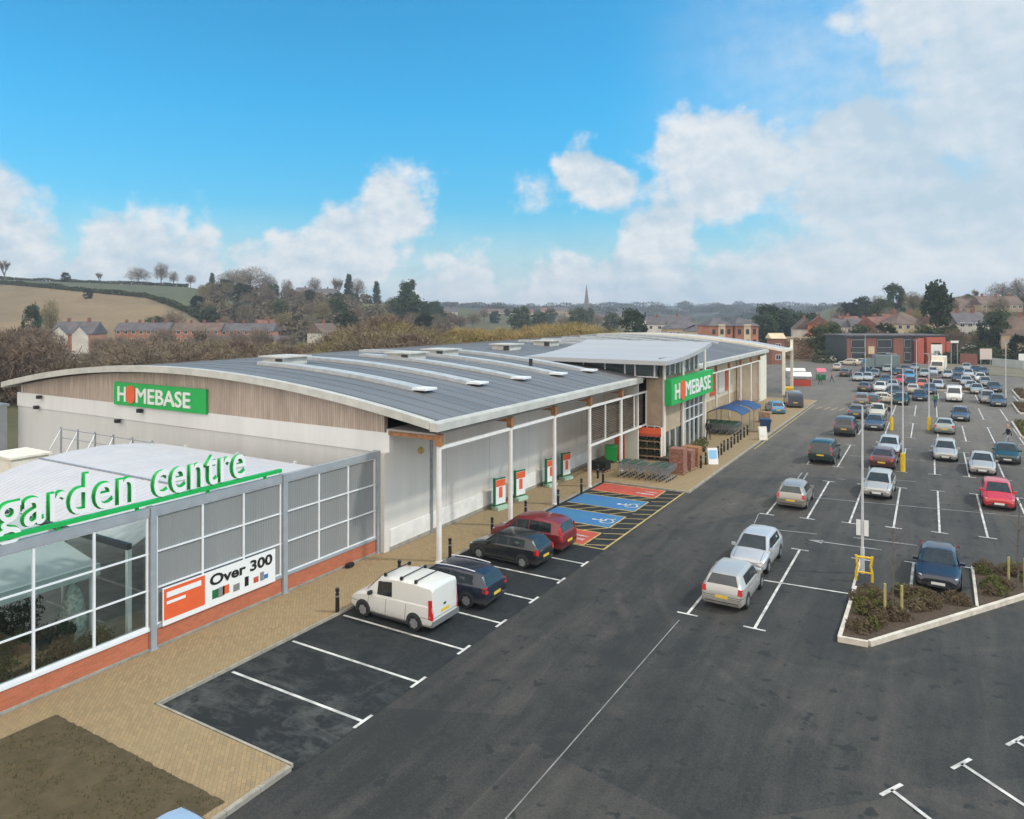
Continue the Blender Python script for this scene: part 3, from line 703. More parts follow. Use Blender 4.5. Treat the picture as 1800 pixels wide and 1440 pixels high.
# ---- entrance tower
TX = -17.75; TY0, TY1 = 49.6, 62.6
g = MB(); zt = 6.2
g.box(-21.8, 50.4, 0, -19.1, 50.6, 0.0 + 6.2)
g.build('porch_wall', M['wall'], store, world=True)
g = MB(); g.box(-19.0, 51.9, 2.55, TX + .0, 52.15, 6.25); g.box(TX - .25, 52.15, 2.0, TX - .02, 56.3, 4.5)
g.box(-21.7, 52.15, 5.9, TX - .25, 62.4, 6.2)
g.build('stone_panel', M['stone'], store, world=True)
g = MB(); g.box(-19.0, 51.95, .05, TX - .2, 52.1, 2.55); g.build('shop_window', M['glass'], store, world=True)
for k, (xa) in enumerate((-19.0, -18.4, -17.95)):
    pass
g = MB()
for xx in (-18.95, -18.35, -17.95): g.box(xx - .04, 51.88, .05, xx + .04, 51.95, 2.55)
for zz in (.9, 1.7, 2.5): g.box(-19.0, 51.87, zz - .03, -17.9, 51.94, zz + .03)
g.build('window_frame', M['pure'], store, world=True)
g = MB(); g.box(TX - .12, 56.3, .05, TX - .04, 62.4, 5.9); g.box(TX - .12, 52.2, .05, TX - .05, 56.3, 2.0); g.build('entrance_glazing', M['glass'], store, world=True)
g = MB()
for yy in (53.5, 54.9, 57.4, 58.6, 59.8, 61.1, 62.4): g.box(TX - .04, yy - .05, .05, TX + .05, yy + .05, 5.9 if yy > 56 else 2.0)
for zz in (2.15, 3.2, 4.3): g.box(TX - .03, 56.3, zz - .04, TX + .04, 62.4, zz + .04)
g.build('glazing_bar', M['pure'], store, world=True)
for yy in (51.9, 56.4, 62.55):
    c = MB(); top = 7.52 + .0065 * max(0, yy - 49.5) ** 2 - .30
    c.tube((TX + .12, yy, .05), (TX + .12, yy, top), .13, 12); c.build('column', M['white'], store, smooth=40, world=True)
# clerestory under the canopy roof
def TZ(y): return 7.52 + .0065 * max(0, y - 49.5) ** 2
g = MB(); g.box(-27.6, 50.9, 6.3, -23.7, 51.1, 7.3); g.box(-27.6, 51.1, 6.3, -27.4, 61, 7.4); g.build('clerestory_wall', mat('teal_grey_cladding', (.10, .125, .125), .5, var=.1), store, world=True)
g = MB(); g.box(-23.7, 50.95, 6.15, TX - .1, 51.05, 7.3); g.box(TX - .12, 51.4, 6.2, TX - .03, 60.9, 7.6)
g.build('clerestory_glazing', M['glass'], store, world=True)
for xx in (-23.7, -21.9, -20.3, -19.5, -18.0): g = MB(); g.box(xx - .05, 50.86, 6.28, xx + .05, 50.95, 7.45); g.build('mullion', M['pure'], store, world=True)
g = MB(); g.box(-23.7, 50.85, 6.2, TX, 50.93, 6.28); g.build('clerestory_sill', M['pure'], store, world=True)
for k in range(8): g = MB(); g.box(TX - .03, 52.2 + k * 1.25, 6.2, TX + .06, 52.3 + k * 1.25, TZ(52 + k * 1.25) - .3); g.build('mullion', M['pure'], store, world=True)
g = MB(); n = 14
for i in range(n):
    ya, yb = TY0 + (61.4 - TY0) * i / n, TY0 + (61.4 - TY0) * (i + 1) / n; za, zb = TZ(ya), TZ(yb)
    xa, xb = -28.2, -16.7
    vs = [(xa, ya, za), (xb, ya, za), (xb, yb, zb), (xa, yb, zb), (xa, ya, za - .30), (xb, ya, za - .30), (xb, yb, zb - .30), (xa, yb, zb - .30)]
    fs = [(0, 1, 2, 3), (7, 6, 5, 4), (1, 5, 6, 2), (0, 3, 7, 4)] + ([(0, 4, 5, 1)] if i == 0 else []) + ([(3, 2, 6, 7)] if i == n - 1 else [])
    g.add(vs, fs)
g.build('canopy_roof', M['roof_light'], store, smooth=30, world=True)
# ---- front beyond the tower
g = MB(); g.box(WX - .2, 62.8, 0, WX, Y1, 5.62); g.build('front_wall', M['wallc'], store, world=True)
g = MB()
for k in range(22): g.box(WX + .02, 63.5, 2.35 + k * .13, WX + .10, 78.8, 2.43 + k * .13)
g.build('louvre_panel', M['slat'], store, world=True)
g = MB(); g.box(WX, 62.9, .09, WX + .05, 94.9, 1.25); g.build('stone_base', M['stone'], store, world=True)
for a, b, m in ((79.3, 82.4, 'orange'), (82.9, 85.4, 'signw'), (85.9, 87.8, 'orange')):
    g = MB(); g.box(WX, a, 1.7, WX + .09, b, 4.2); g.box(WX + .09, a + .2, 2.3, WX + .10, b - .2, 3.0); g.build('window_poster', [M[m]], store, world=True)
for yc in (66.5, 71.5, 76.5, 81.5, 86.5, 91.0):
    c = MB(); c.tube((-19.0, yc, .05), (-19.0, yc, 5.1), .10, 10); c.build('column', M['white'], store, smooth=40, world=True)
    b = MB(); b.box(-19.12, yc - .12, 5.12, -18.88, yc + .12, 5.66); b.build('timber_bracket', M['wood'], store, world=True)
g = MB(); g.box(-19.05, 63.0, 4.98, -18.95, 94.4, 5.10); g.build('rail', M['white'], store, world=True)
g = MB(); g.box(-21.7, 91.2, .09, -18.9, 94.7, 5.55); g.build('lobby', M['cream'], store, world=True)

# ---- text helper: curve text turned into mesh
def text_mesh(s_, bold=.0, extr=.02, space=1.0):
    c = bpy.data.curves.new('lettering', 'FONT'); c.body = s_; c.size = 1; c.extrude = extr; c.offset = bold; c.space_character = space; c.resolution_u = 4
    o = bpy.data.objects.new('lettering', c); COL.objects.link(o); bpy.context.view_layer.update()
    me = bpy.data.meshes.new_from_object(o.evaluated_get(bpy.context.evaluated_depsgraph_get())); bpy.data.objects.remove(o); return me
def lettering(name, s_, m, parent, origin, xdir, width, height=None, bold=.0, extr=.02, space=1.0, side=None, fat=0):
    """place mesh text: origin = lower-left corner in world, runs along xdir, stands up in z; width fitted"""
    me = text_mesh(s_, bold, extr, space); xs = [v.co.x for v in me.vertices]; ysv = [v.co.y for v in me.vertices]
    sx = width / (max(xs) - min(xs)); sy = (height / (max(ysv) - min(ysv))) if height else sx
    xd = Vector(xdir).normalized(); nd = xd.cross(Vector((0, 0, 1)))
    for v in me.vertices:
        p = Vector(origin) + xd * (v.co.x - min(xs)) * sx + Vector((0, 0, 1)) * (v.co.y - min(ysv)) * sy + nd * v.co.z * sx
        v.co = p - (parent.location if parent else Vector(origin))
    if fat:                                  # heavier strokes: shifted layers a few millimetres apart in depth
        V_ = [v.co.copy() for v in me.vertices]; F_ = [tuple(p.vertices) for p in me.polygons]; nv = []; nf = []
        for i, (a_, b_) in enumerate(((-1, 0), (1, 0), (0, -.7), (0, .7))):
            k_ = len(nv); nv += [v + xd * a_ * fat + Vector((0, 0, b_ * fat)) + nd * .003 * i for v in V_]; nf += [tuple(j + k_ for j in f_) for f_ in F_]
        me = bpy.data.meshes.new('lettering'); me.from_pydata(nv, [], nf); me.update()
    me.materials.clear(); me.materials.append(m)
    if side:
        me.materials.append(side)
        for p in me.polygons:
            if abs(p.normal.dot(nd)) < .5: p.material_index = 1
    o = bpy.data.objects.new(name, me); COL.objects.link(o)
    if parent: o.parent = parent
    else: o.location = origin
    return o
def orange_door(g, o, xd, w_, h_):
    """the tall orange rounded shape that stands for the O"""
    xd = Vector(xd); up = Vector((0, 0, 1)); nd = xd.cross(up); n = 18; pts = []
    for i in range(n):
        a = 2 * math.pi * i / n; ca, sa = math.cos(a), math.sin(a)
        pts.append((.5 + .5 * math.copysign(abs(ca) ** .7, ca), .5 + .5 * math.copysign(abs(sa) ** .75, sa)))
    o = Vector(o); f = [o + xd * p * w_ + up * q * h_ + nd * .06 for p, q in pts]; b = [o + xd * p * w_ + up * q * h_ for p, q in pts]
    g.add(f + b, [tuple(range(n))] + [(i, n + i, n + (i + 1) % n, (i + 1) % n) for i in range(n)])
# gable sign
sg = thing('store_sign', 'green rectangular sign with white capitals on the timber cladded gable above the garden centre', 'sign', (-38.9, Y0 - .12, 5.42), group=None)
g = MB(); g.box(-43.2, Y0 - .20, 5.42, -34.6, Y0 - .05, 6.78); g.build('sign_panel', M['green'], sg, world=True)
lettering('lettering', 'H', M['signw'], sg, (-42.75, Y0 - .21, 5.66), (1, 0, 0), .78, .86, fat=.03)
g = MB(); orange_door(g, (-41.88, Y0 - .202, 5.58), (1, 0, 0), .86, 1.06); g.build('orange_emblem', M['orange'], sg, world=True)
lettering('lettering', 'MEBASE', M['signw'], sg, (-40.92, Y0 - .21, 5.66), (1, 0, 0), 5.0, .86, fat=.03)
# tower sign
sg = thing('store_sign', 'green box sign with white capitals on the entrance tower above the shop doors', 'sign', (TX + .2, 57, 4.25))
g = MB(); g.box(TX + .26, 51.7, 4.12, TX + .75, 62.9, 6.02); g.build('sign_panel', M['green'], sg, world=True)
lettering('lettering', 'H', M['signw'], sg, (TX + .76, 52.5, 4.5), (0, 1, 0), 1.1, 1.1, fat=.035)
g = MB(); orange_door(g, (TX + .752, 53.75, 4.3), (0, 1, 0), 1.15, 1.5); g.build('orange_emblem', M['orange'], sg, world=True)
lettering('lettering', 'MEBASE', M['signw'], sg, (TX + .76, 55.05, 4.5), (0, 1, 0), 6.9, 1.1, fat=.035)

# ---- neighbouring store with pale verge, straight beyond
n2 = thing('neighbour_store', 'second retail store beyond the first with cream gable, pale verge and tall corner mast', 'store', (-35, 100, 0))
YA, YB = 100.5, 106
def arch2(g, x0, x1, ya, yb, zo, th): arch_sheet(g, x0, x1, ya, yb, zo, th, 24)
EX_, BX_ = EX, BX
g = MB(); arch2(g, -52, -17.9, YA, YB, -.07, .2); g.build('roof', M['roof_light'], n2, smooth=30, world=True)
g = MB(); arch_sheet(g, -52.3, -17.85, YA - .7, YA - .002, .05, .32, 30); g.box(-17.9, YA - .6, 5.65, -17.6, YB, 6.05); g.build('fascia', M['cream'], n2, smooth=30, world=True)
g = MB(); gable(g, YA, YA + .2, -51.5, -21.2, 0, None, top=-.29); g.box(-21.4, YA + .2, 0, -21.2, YB, 5.65); g.build('wall', M['wallc'], n2, world=True)
for yc in (100.0, 105.9):
    c = MB(); c.box(-17.95, yc - .16, 0, -17.61, yc + .16, 5.64 if yc < 101 else 7.1); c.build('column', M['cream'], n2, world=True)
for a, b in ((101.5, 103), (103.6, 105)):
    c = MB(); c.box(-21.2, a, .1, -21.1, b, 4.2); c.build('shop_window', M['glass'], n2, world=True)

# ================================================================== GARDEN CENTRE
GY = [3.6, 8.95, 14.4, 19.9, 25.35]; GXF = -22.15
gc = thing('garden_centre_wall', 'grey steel screen wall with white grid and orange brick plinth in front of the garden centre', 'wall', (GXF, 14.4, 0))
for yc in GY:
    g = MB(); w_ = .17; g.box(GXF - .14, yc - .10, .05, GXF + .16, yc + .10, 4.72); g.box(GXF - .19, yc - .15, .05, GXF + .21, yc + .15, .09 + .02); g.build('post', M['greyp'], gc, world=True)
for k, (a, b) in enumerate(zip(GY, GY[1:])):
    a1, b1 = a + .10, b - .10; opaque = a > 14
    g = MB(); g.box(GXF - .16, a1, .05, GXF + .06, b1, .72); g.build('brick_plinth', M['brick'], gc, world=True)
    g = MB(); g.box(GXF - .18, a1, .05, GXF + .08, b1, .16); g.build('plinth_base', M['kerb'], gc, world=True)
    g = MB(); g.box(GXF - .18, a1, .72, GXF + .10, b1, .82); g.build('sill', M['pure'] if not opaque else M['greyp'], gc, world=True)
    g = MB(); g.box(GXF - .03, a1, .82, GXF, b1, 4.42)
    g.build('metal_panel' if opaque else 'glass_pane', M['mesh_panel'] if opaque else M['glassclear'], gc, world=True)
    g = MB(); z0, z1 = .82, 4.42; wd = b1 - a1
    for q in range(0, 4):
        yy = a1 + .06 + (wd - .12) * q / 3; g.box(GXF + .0, yy - .035, z0, GXF + .06, yy + .035, z1)
    for q in range(0, 4):
        zz = z0 + .03 + (z1 - z0 - .06) * q / 3; g.box(GXF + .001, a1, zz - .022, GXF + .055, b1, zz + .022)
    g.build('glazing_grid', M['pure'], gc, world=True)
    g = MB(); g.box(GXF - .10, a1, 4.42, GXF + .10, b1, 4.70); g.build('top_beam', M['greyp'], gc, world=True)
gs = thing('letter_sign', 'standing white letters with green edges reading garden centre on top of the screen wall', 'sign', (GXF, 14, 4.7))
g = MB(); g.box(GXF - .04, 3.7, 4.82, GXF + .12, 19.75, 4.95)
for yy in (4, 6.5, 9, 11.5, 13.9, 16.5, 19.0): g.box(GXF - .02, yy - .05, 4.70, GXF + .06, yy + .05, 4.82)
g.build('base_rail', M['green'], gs, world=True)
lettering('lettering', 'garden', M['signw'], gs, (GXF + .02, 9.88, 4.66), (0, 1, 0), 3.93, 1.55, bold=.004, extr=.05, space=1.05, side=M['green'])
lettering('lettering', 'centre', M['signw'], gs, (GXF + .02, 14.45, 4.97), (0, 1, 0), 3.62, 1.05, bold=.004, extr=.05, space=1.05, side=M['green'])
for s_, y_, z_, w_, h_ in (('garden', 9.85, 4.63, 3.99, 1.61), ('centre', 14.42, 4.95, 3.68, 1.09)):
    lettering('letter_edge', s_, M['green'], gs, (GXF - .055, y_, z_), (0, 1, 0), w_, h_, bold=.024, extr=.02, space=1.05)
# banner on the second bay
bn = thing('banner', 'wide white banner with an orange panel reading Over 300 tied across the grey screen wall', 'banner', (GXF + .07, 17, .7))
def slant(g, ya, yb, za0, za1, zb0, zb1, x, mi=0): g.add([(x, ya, za0), (x, yb, zb0), (x, yb, zb1), (x, ya, za1)], [(0, 1, 2, 3)], mi)
g = MB(); g.box(GXF + .10, 14.72, .72, GXF + .14, 19.4, 1.96); g.build('cloth', M['signw'], bn, world=True)
g = MB(); g.box(GXF + .142, 14.76, .90, GXF + .15, 16.3, 1.92); g.build('orange_panel', M['orange'], bn, world=True)
lettering('lettering', 'Over 300', M['black'], bn, (GXF + .150, 16.5, 1.44), (0, 1, 0), 2.75, .40, bold=.03, extr=.004)
g = MB(); g.box(GXF + .151, 14.85, 1.62, GXF + .156, 16.15, 1.80); g.box(GXF + .151, 14.85, 1.40, GXF + .156, 15.55, 1.50); g.build('white_bar', M['signw'], bn, world=True)
rr = random.Random(5)
for i, (yy, m) in enumerate(((16.75, 'dgreen'), (17.2, 'orange'), (17.65, 'galv'), (18.05, 'black'), (18.5, 'redbay'), (18.95, 'bluebay'), (17.0, 'galv'), (18.75, 'galv'))):
    g = MB(); z = .94 + .05 * rr.random(); h = .16 + .2 * rr.random(); g.box(GXF + .142, yy - .12 * (.5 + rr.random()), z, GXF + .148, yy + .10, z + h); g.build('product_picture', M[m], bn, world=True)
# white arched fabric roof behind the screen
cv = thing('fabric_canopy', 'white arched fabric roof over the garden centre yard with a dark seam', 'canopy', (-28, 18.5, 0))
CA = [(13.9, 3.45), (14.9, 3.85), (16.0, 4.2), (17.3, 4.46), (18.6, 4.58), (20.2, 4.60), (21.8, 4.45), (23.2, 4.2), (24.6, 3.8)]
g = MB(); n = 16
for j in range(n):
    xa, xb = -34.8 + 12.3 * j / n, -34.8 + 12.3 * (j + 1) / n
    for (ya, za), (yb, zb) in zip(CA, CA[1:]):
        for s_, o_ in ((1, 0), (-1, -.04)):
            q = [(xa, ya, za + o_), (xb, ya, za + o_), (xb, yb, zb + o_), (xa, yb, zb + o_)]; g.add(q, [(0, 1, 2, 3)] if s_ > 0 else [(3, 2, 1, 0)])
g.build('fabric', M['awning'], cv, smooth=60, world=True)
g = MB(); g.box(-34.8, 17.24, 4.44, -24.5, 17.33, 4.50); g.build('seam', M['galv'], cv, world=True)
g = MB(); g.box(-34.8, 13.78, 3.42, -22.45, 13.93, 3.6); g.build('gutter', M['plastic'], cv, world=True)
for xx in (-34.6, -30.5, -26.4, -22.6):
    g = MB(); g.box(xx - .07, 13.85, .05, xx + .07, 13.98, 3.45); g.build('leg', M['pure'], cv, world=True)
    g = MB(); g.box(xx - .07, 24.4, .05, xx + .07, 24.52, 3.95); g.build('leg', M['pure'], cv, world=True)
ag = thing('lean_to_canopy', 'grey green fabric lean-to just inside the clear glass bays', 'canopy', (-24.5, 9, 0))
g = MB()
g.add([(-28.5, 5, 3.9), (-23.4, 5, 2.95), (-23.4, 13.4, 2.95), (-28.5, 13.4, 3.9), (-28.5, 5, 3.86), (-23.4, 5, 2.91), (-23.4, 13.4, 2.91), (-28.5, 13.4, 3.86)], [(0, 1, 2, 3), (7, 6, 5, 4), (0, 4, 5, 1), (3, 2, 6, 7)])
g.build('fabric', M['awg'], ag, world=True)
g = MB(); g.box(-23.42, 5, 2.6, -23.3, 13.4, 2.97); g.build('valance', mat('pale_grey_valance', (.50, .53, .52), .7), ag, world=True)
for yy in (5.2, 9.2, 13.2): g = MB(); g.box(-23.5, yy - .05, .05, -23.4, yy + .05, 2.9); g.build('leg', M['pure'], ag, world=True)
# yard floor and back screen
sheet('yard_floor', [(-56, -8), (-22.2, -8), (-22.2, 25.8), (-56, 25.8)], .03, mat('yard_concrete', (.27, .275, .265), .9, var=.2, scale=1))
g = MB()
for k in range(24):
    g.box(-46 + k * .5, 15.0, .1, -45.96 + k * .5, 15.05, 4.6)
for z in (.3, 2.0, 3.3, 4.55): g.box(-46, 14.98, z, -34.5, 15.06, z + .06)
o = g.build('mesh_fence', M['galv']); tag(o, 'tall grey steel mesh fence left of the white fabric roof', 'fence')
g = MB(); g.box(-58, 24.6, 0, -54.9, 25.2, 4.6); g.box(-58.1, 24.5, 4.6, -54.8, 25.3, 4.75)
for k in range(12): g.box(-57.9 + k * .26, 24.55, .2, -57.8 + k * .26, 24.62, 4.5)
o = g.build('service_enclosure', M['greyp']); tag(o, 'dark grey louvred service enclosure at the far left end of the gable', 'enclosure')
g = MB()
for k in range(6):
    x = -43 + k * 1.7; g.tube((x, 22.5, .1), (x, 22.5, 4.5), .05, 6)
    if k < 5: g.tube((x, 22.5, 4.4), (x + 1.7, 22.5, 4.4), .035, 6); g.tube((x, 22.5, 3.9), (x + 1.7, 22.5, 3.9), .03, 6)
    g.tube((x, 22.5, 4.4), (x + .5, 21.6, 3.4), .02, 5)
o = g.build('display_racking', M['galv']); tag(o, 'grey tubular racking standing against the gable wall behind the white fabric roof', 'rack')
g = MB(); g.box(-40.9, 17.9, .03, -38.6, 19.6, 3.9); g.box(-41.0, 17.8, 3.9, -38.5, 19.7, 4.0); o = g.build('storage_cabin', M['cream']); tag(o, 'small pale flat roofed cabin at the left edge beside the white fabric roof', 'cabin')

# ================================================================== VEHICLES
PAINT = {}
def paint(name, col, metal=.0, rough=.32):
    if name not in PAINT:
        m = mat(name + '_car_paint', col, rough, metal=metal, coat=.8, spec=.5); PAINT[name] = m; nt = m.node_tree; b = nt.nodes['Principled BSDF']
        tc_ = nt.nodes.new('ShaderNodeTexCoord'); sx = nt.nodes.new('ShaderNodeSeparateXYZ'); nt.links.new(tc_.outputs['Object'], sx.inputs[0]); x, y, z = (X(nt, sx.outputs[i]) for i in range(3))
        gap = None                                       # shut lines of doors, bonnet and bumpers
        for x0 in (-.82, .16, 1.06):
            k = (1 - (x - x0 + (z - .6) * .06).m('ABSOLUTE').ss(.006, .016)) * y.m('ABSOLUTE').ss(.70, .72) * (1 - z.ss(.93, .96)); gap = k if gap is None else gap.mx(k)
        gap = gap.mx((1 - (z - .60).m('ABSOLUTE').ss(.006, .016)) * x.m('ABSOLUTE').ss(1.55, 1.57))
        gap = gap.mx((1 - (y.m('ABSOLUTE') - .62).m('ABSOLUTE').ss(.006, .014)) * x.ss(1.1, 1.12) * z.ss(.66, .68))
        dirt = (1 - z.ss(.22, .62)) * nnoise(nt, tc_.outputs['Object'], 3, 4, .7).ss(.3, .7) * .55
        c = mixc(nt, dirt, col, (.13, .11, .09)); nt.links.new(mixc(nt, gap * .85, c, (.01, .01, .01)), b.inputs['Base Color'])
        b.inputs['Coat Roughness'].default_value = .05; nt.links.new((dirt * .5 + rough).v, b.inputs['Roughness'])
    return PAINT[name]
BASEP = paint('base', (.4, .4, .4))
# station rows, rear to nose: x, bottom, shoulder z, top z (None = bonnet/boot deck), half width, half roof width
KIND = {
 'hatch': dict(L=4.05, W=1.72, H=1.45, wb=2.50, r=.30, st=[
   (-2.03, .42, .62, None, .70, 0), (-1.98, .30, .90, None, .80, 0), (-1.93, .22, .98, None, .83, 0), (-1.62, .20, .96, 1.36, .86, .60), (-1.30, .20, .95, 1.43, .86, .62), (-.35, .20, .93, 1.46, .86, .64),
   (.30, .20, .92, 1.42, .86, .62), (1.02, .20, .90, None, .86, .0), (1.55, .20, .80, None, .84, 0), (1.90, .22, .68, None, .78, 0), (2.02, .34, .56, None, .66, 0)]),
 'estate': dict(L=4.5, W=1.76, H=1.46, wb=2.65, r=.31, st=[
   (-2.25, .42, .62, None, .72, 0), (-2.20, .30, .92, None, .82, 0), (-2.15, .22, .98, None, .85, 0), (-1.92, .20, .97, 1.36, .88, .60), (-1.55, .20, .96, 1.45, .88, .63), (-.4, .20, .94, 1.48, .88, .65),
   (.35, .20, .93, 1.43, .88, .62), (1.15, .20, .91, None, .88, 0), (1.75, .20, .80, None, .86, 0), (2.13, .22, .68, None, .79, 0), (2.25, .34, .56, None, .66, 0)]),
 'saloon': dict(L=4.5, W=1.74, H=1.42, wb=2.65, r=.31, st=[
   (-2.25, .42, .62, None, .72, 0), (-2.20, .30, .90, None, .80, 0), (-2.12, .22, .98, None, .84, 0), (-1.58, .20, .99, None, .87, 0), (-.98, .20, .96, 1.36, .87, .58), (-.35, .20, .94, 1.42, .87, .61),
   (.35, .20, .93, 1.39, .87, .60), (1.12, .20, .91, None, .87, 0), (1.75, .20, .80, None, .85, 0), (2.13, .22, .68, None, .78, 0), (2.25, .34, .56, None, .66, 0)]),
 'mpv': dict(L=4.3, W=1.78, H=1.62, wb=2.65, r=.32, st=[
   (-2.15, .45, .65, None, .74, 0), (-2.11, .32, .95, None, .84, 0), (-2.07, .24, 1.04, None, .86, 0), (-1.88, .22, 1.02, 1.50, .89, .66), (-1.5, .22, 1.01, 1.62, .89, .68), (-.2, .22, .99, 1.64, .89, .69),
   (.55, .22, .98, 1.56, .89, .66), (1.32, .22, .98, None, .89, 0), (1.75, .22, .86, None, .86, 0), (2.05, .24, .74, None, .80, 0), (2.15, .36, .60, None, .70, 0)]),
 'jeep': dict(L=4.5, W=1.84, H=1.80, wb=2.65, r=.37, st=[
   (-2.25, .55, .80, None, .80, 0), (-2.22, .45, 1.05, None, .88, 0), (-2.20, .38, 1.12, None, .90, 0), (-2.05, .36, 1.12, 1.70, .92, .72), (-1.8, .36, 1.12, 1.80, .92, .74), (-.3, .36, 1.10, 1.82, .92, .75),
   (.45, .36, 1.10, 1.76, .92, .72), (.98, .36, 1.12, None, .92, 0), (1.75, .36, 1.04, None, .90, 0), (2.15, .38, .95, None, .86, 0), (2.25, .50, .75, None, .78, 0)]),
 'van': dict(L=4.15, W=1.74, H=1.80, wb=2.56, r=.31, st=[
   (-2.08, .48, .80, None, .80, 0), (-2.06, .32, 1.05, 1.66, .84, .74), (-2.0, .24, 1.05, 1.78, .86, .76), (-1.2, .22, 1.04, 1.83, .87, .77), (-.2, .22, 1.02, 1.82, .87, .77),
   (.45, .22, 1.00, 1.72, .87, .72), (.62, .22, 1.0, 1.66, .87, .68), (1.28, .22, 1.02, None, .86, 0), (1.72, .22, .90, None, .84, 0), (1.98, .26, .74, None, .78, 0), (2.07, .38, .58, None, .68, 0)]),
 'bigvan': dict(L=4.9, W=1.92, H=1.98, wb=3.0, r=.34, st=[
   (-2.45, .50, .80, None, .85, 0), (-2.43, .36, 1.10, 1.86, .92, .80), (-2.35, .28, 1.10, 1.97, .95, .83), (-1.2, .26, 1.10, 2.0, .96, .84), (.3, .26, 1.08, 1.99, .96, .84),
   (.95, .26, 1.08, 1.90, .96, .80), (1.1, .26, 1.08, 1.84, .96, .77), (1.72, .26, 1.10, None, .95, 0), (2.1, .26, .98, None, .92, 0), (2.38, .30, .80, None, .86, 0), (2.45, .42, .62, None, .76, 0)]),
}
def ring_pts(s_):
    x, zb, zs, zt, w_, wr = s_
    if zt is None:
        zt = zs; zs2 = zs - .05
        half = [(0, zb), (w_ - .10, zb), (w_, zb + .12), (w_ + .005, (zb + zs2) / 2 + .02), (w_ - .015, zs2 - .03), (w_ - .05, zs2), (w_ - .16, zs + .005), (w_ * .55, zs + .03), (0, zs + .04)]
    else:
        half = [(0, zb), (w_ - .10, zb), (w_, zb + .12), (w_ + .005, (zb + zs) / 2 + .02), (w_ - .02, zs - .04), (w_ - .05, zs), (wr + .04, zt - .09), (wr - .10, zt - .005), (0, zt + .02)]
    return [(x, y, z) for y, z in half]
def make_vehicle(kind, name, detail=True, roof_bars=False, rails=False):
    K = KIND[kind]; root = thing(name, 'prototype', 'car'); st = K['st']; n = 9
    body = MB(); rows = []
    for s_ in st:
        h = ring_pts(s_); rows.append(h + [(x, -y, z) for x, y, z in h[-2:0:-1]])
    m = len(rows[0]); vs = [p for r_ in rows for p in r_]; fs = []
    for i in range(len(rows) - 1):
        for j in range(m):
            k = (j + 1) % m; fs.append((i * m + j, (i + 1) * m + j, (i + 1) * m + k, i * m + k))
    fs.append(tuple(range(m))); b = (len(rows) - 1) * m; fs.append(tuple(range(b, b + m))[::-1]); body.add(vs, fs)
    cab = [i for i, s_ in enumerate(st) if s_[3] is not None]; c0, c1 = cab[0], cab[-1]
    r_ = K['r']; ax = (K['wb'] / 2 + .03, -K['wb'] / 2 + .03); hw = K['W'] / 2
    low = MB()                                                   # sills, bumpers, arches in dark plastic
    for a in ax:
        for sg in (-1, 1):
            pr = [(0, .0), (r_ + .075, .0)]; cc = (a, sg * (hw - .008), r_ + .02)
            vs2 = [(cc[0], cc[1] + sg * .016, cc[2])] + [(cc[0] + (r_ + .075) * math.cos(t_), cc[1] + sg * .016, cc[2] + (r_ + .075) * math.sin(t_)) for t_ in [math.pi * q / 12 - .25 * (1 - 2 * q / 12) for q in range(13)]]
            fs2 = [(0, q + 1, q + 2) if sg < 0 else (0, q + 2, q + 1) for q in range(12)]; wa = MB(); wa.add(vs2, fs2); wa.build('wheel_arch', M['plastic'], root)
    L2 = K['L'] / 2
    low.box(-ax[0] + .4, -hw + .06, .17, ax[0] - .4, hw - .06, st[4][1] + .03)
    o = body.build('body', BASEP, root)
    bv = o.modifiers.new('bevel', 'BEVEL'); bv.width = .05; bv.segments = 3; bv.limit_method = 'ANGLE'; bv.angle_limit = R(24)
    bpy.context.view_layer.update(); me2 = bpy.data.meshes.new_from_object(o.evaluated_get(bpy.context.evaluated_depsgraph_get())); o.modifiers.clear(); o.data = me2
    me2.polygons.foreach_set('use_smooth', [True] * len(me2.polygons)); me2.set_sharp_from_angle(angle=R(50)); me2.update()
    if detail:
        rb_ = MB(); rb_.box(-L2 + .015, -st[1][4] + .14, st[0][1] - .08, -L2 + .10, st[1][4] - .14, st[0][1] + .06); rb_.build('rear_bumper', M['plastic'], root)
        rb_ = MB(); rb_.box(L2 - .10, -.40, st[-1][1] - .08, L2 + .008, .40, st[-1][1] + .10); rb_.build('front_bumper', M['plastic'], root)
    low.build('underbody', M['plastic'], root)
    def lerp(p, q, k): return Vector(p) + (Vector(q) - Vector(p)) * k
    def pane(g, a, b_, c, d_, ins=(.06, .06, .08, .08), off=.012):
        """a,b bottom edge, c,d top edge (c above b)"""
        l, rgt, bt, tp = ins
        A = lerp(lerp(a, b_, l), lerp(d_, c, l), bt); B = lerp(lerp(a, b_, 1 - rgt), lerp(d_, c, 1 - rgt), bt)
        C_ = lerp(lerp(a, b_, 1 - rgt), lerp(d_, c, 1 - rgt), 1 - tp); D = lerp(lerp(a, b_, l), lerp(d_, c, l), 1 - tp)
        nn = (B - A).cross(D - A).normalized(); cen = (A + B + C_ + D) / 4
        if nn.dot(cen - Vector((0, 0, .6))) < 0: nn = -nn; A, B, C_, D = B, A, D, C_
        g.add([p + nn * off for p in (A, B, C_, D)] + [p for p in (A, B, C_, D)], [(0, 1, 2, 3), (0, 4, 5, 1), (1, 5, 6, 2), (2, 6, 7, 3), (3, 7, 4, 0)])
    H = [ring_pts(s_) for s_ in st]
    mir = lambda p: (p[0], -p[1], p[2])
    # windscreen: between cowl row and first roof row
    f, r0 = H[c1 + 1], H[c1]
    g = MB(); pane(g, mir(f[6]), f[6], r0[7], mir(r0[7]), (.02, .02, .06, .06), .03); g.build('windscreen', M['glassc'], root)
    isvan = kind in ('van', 'bigvan')
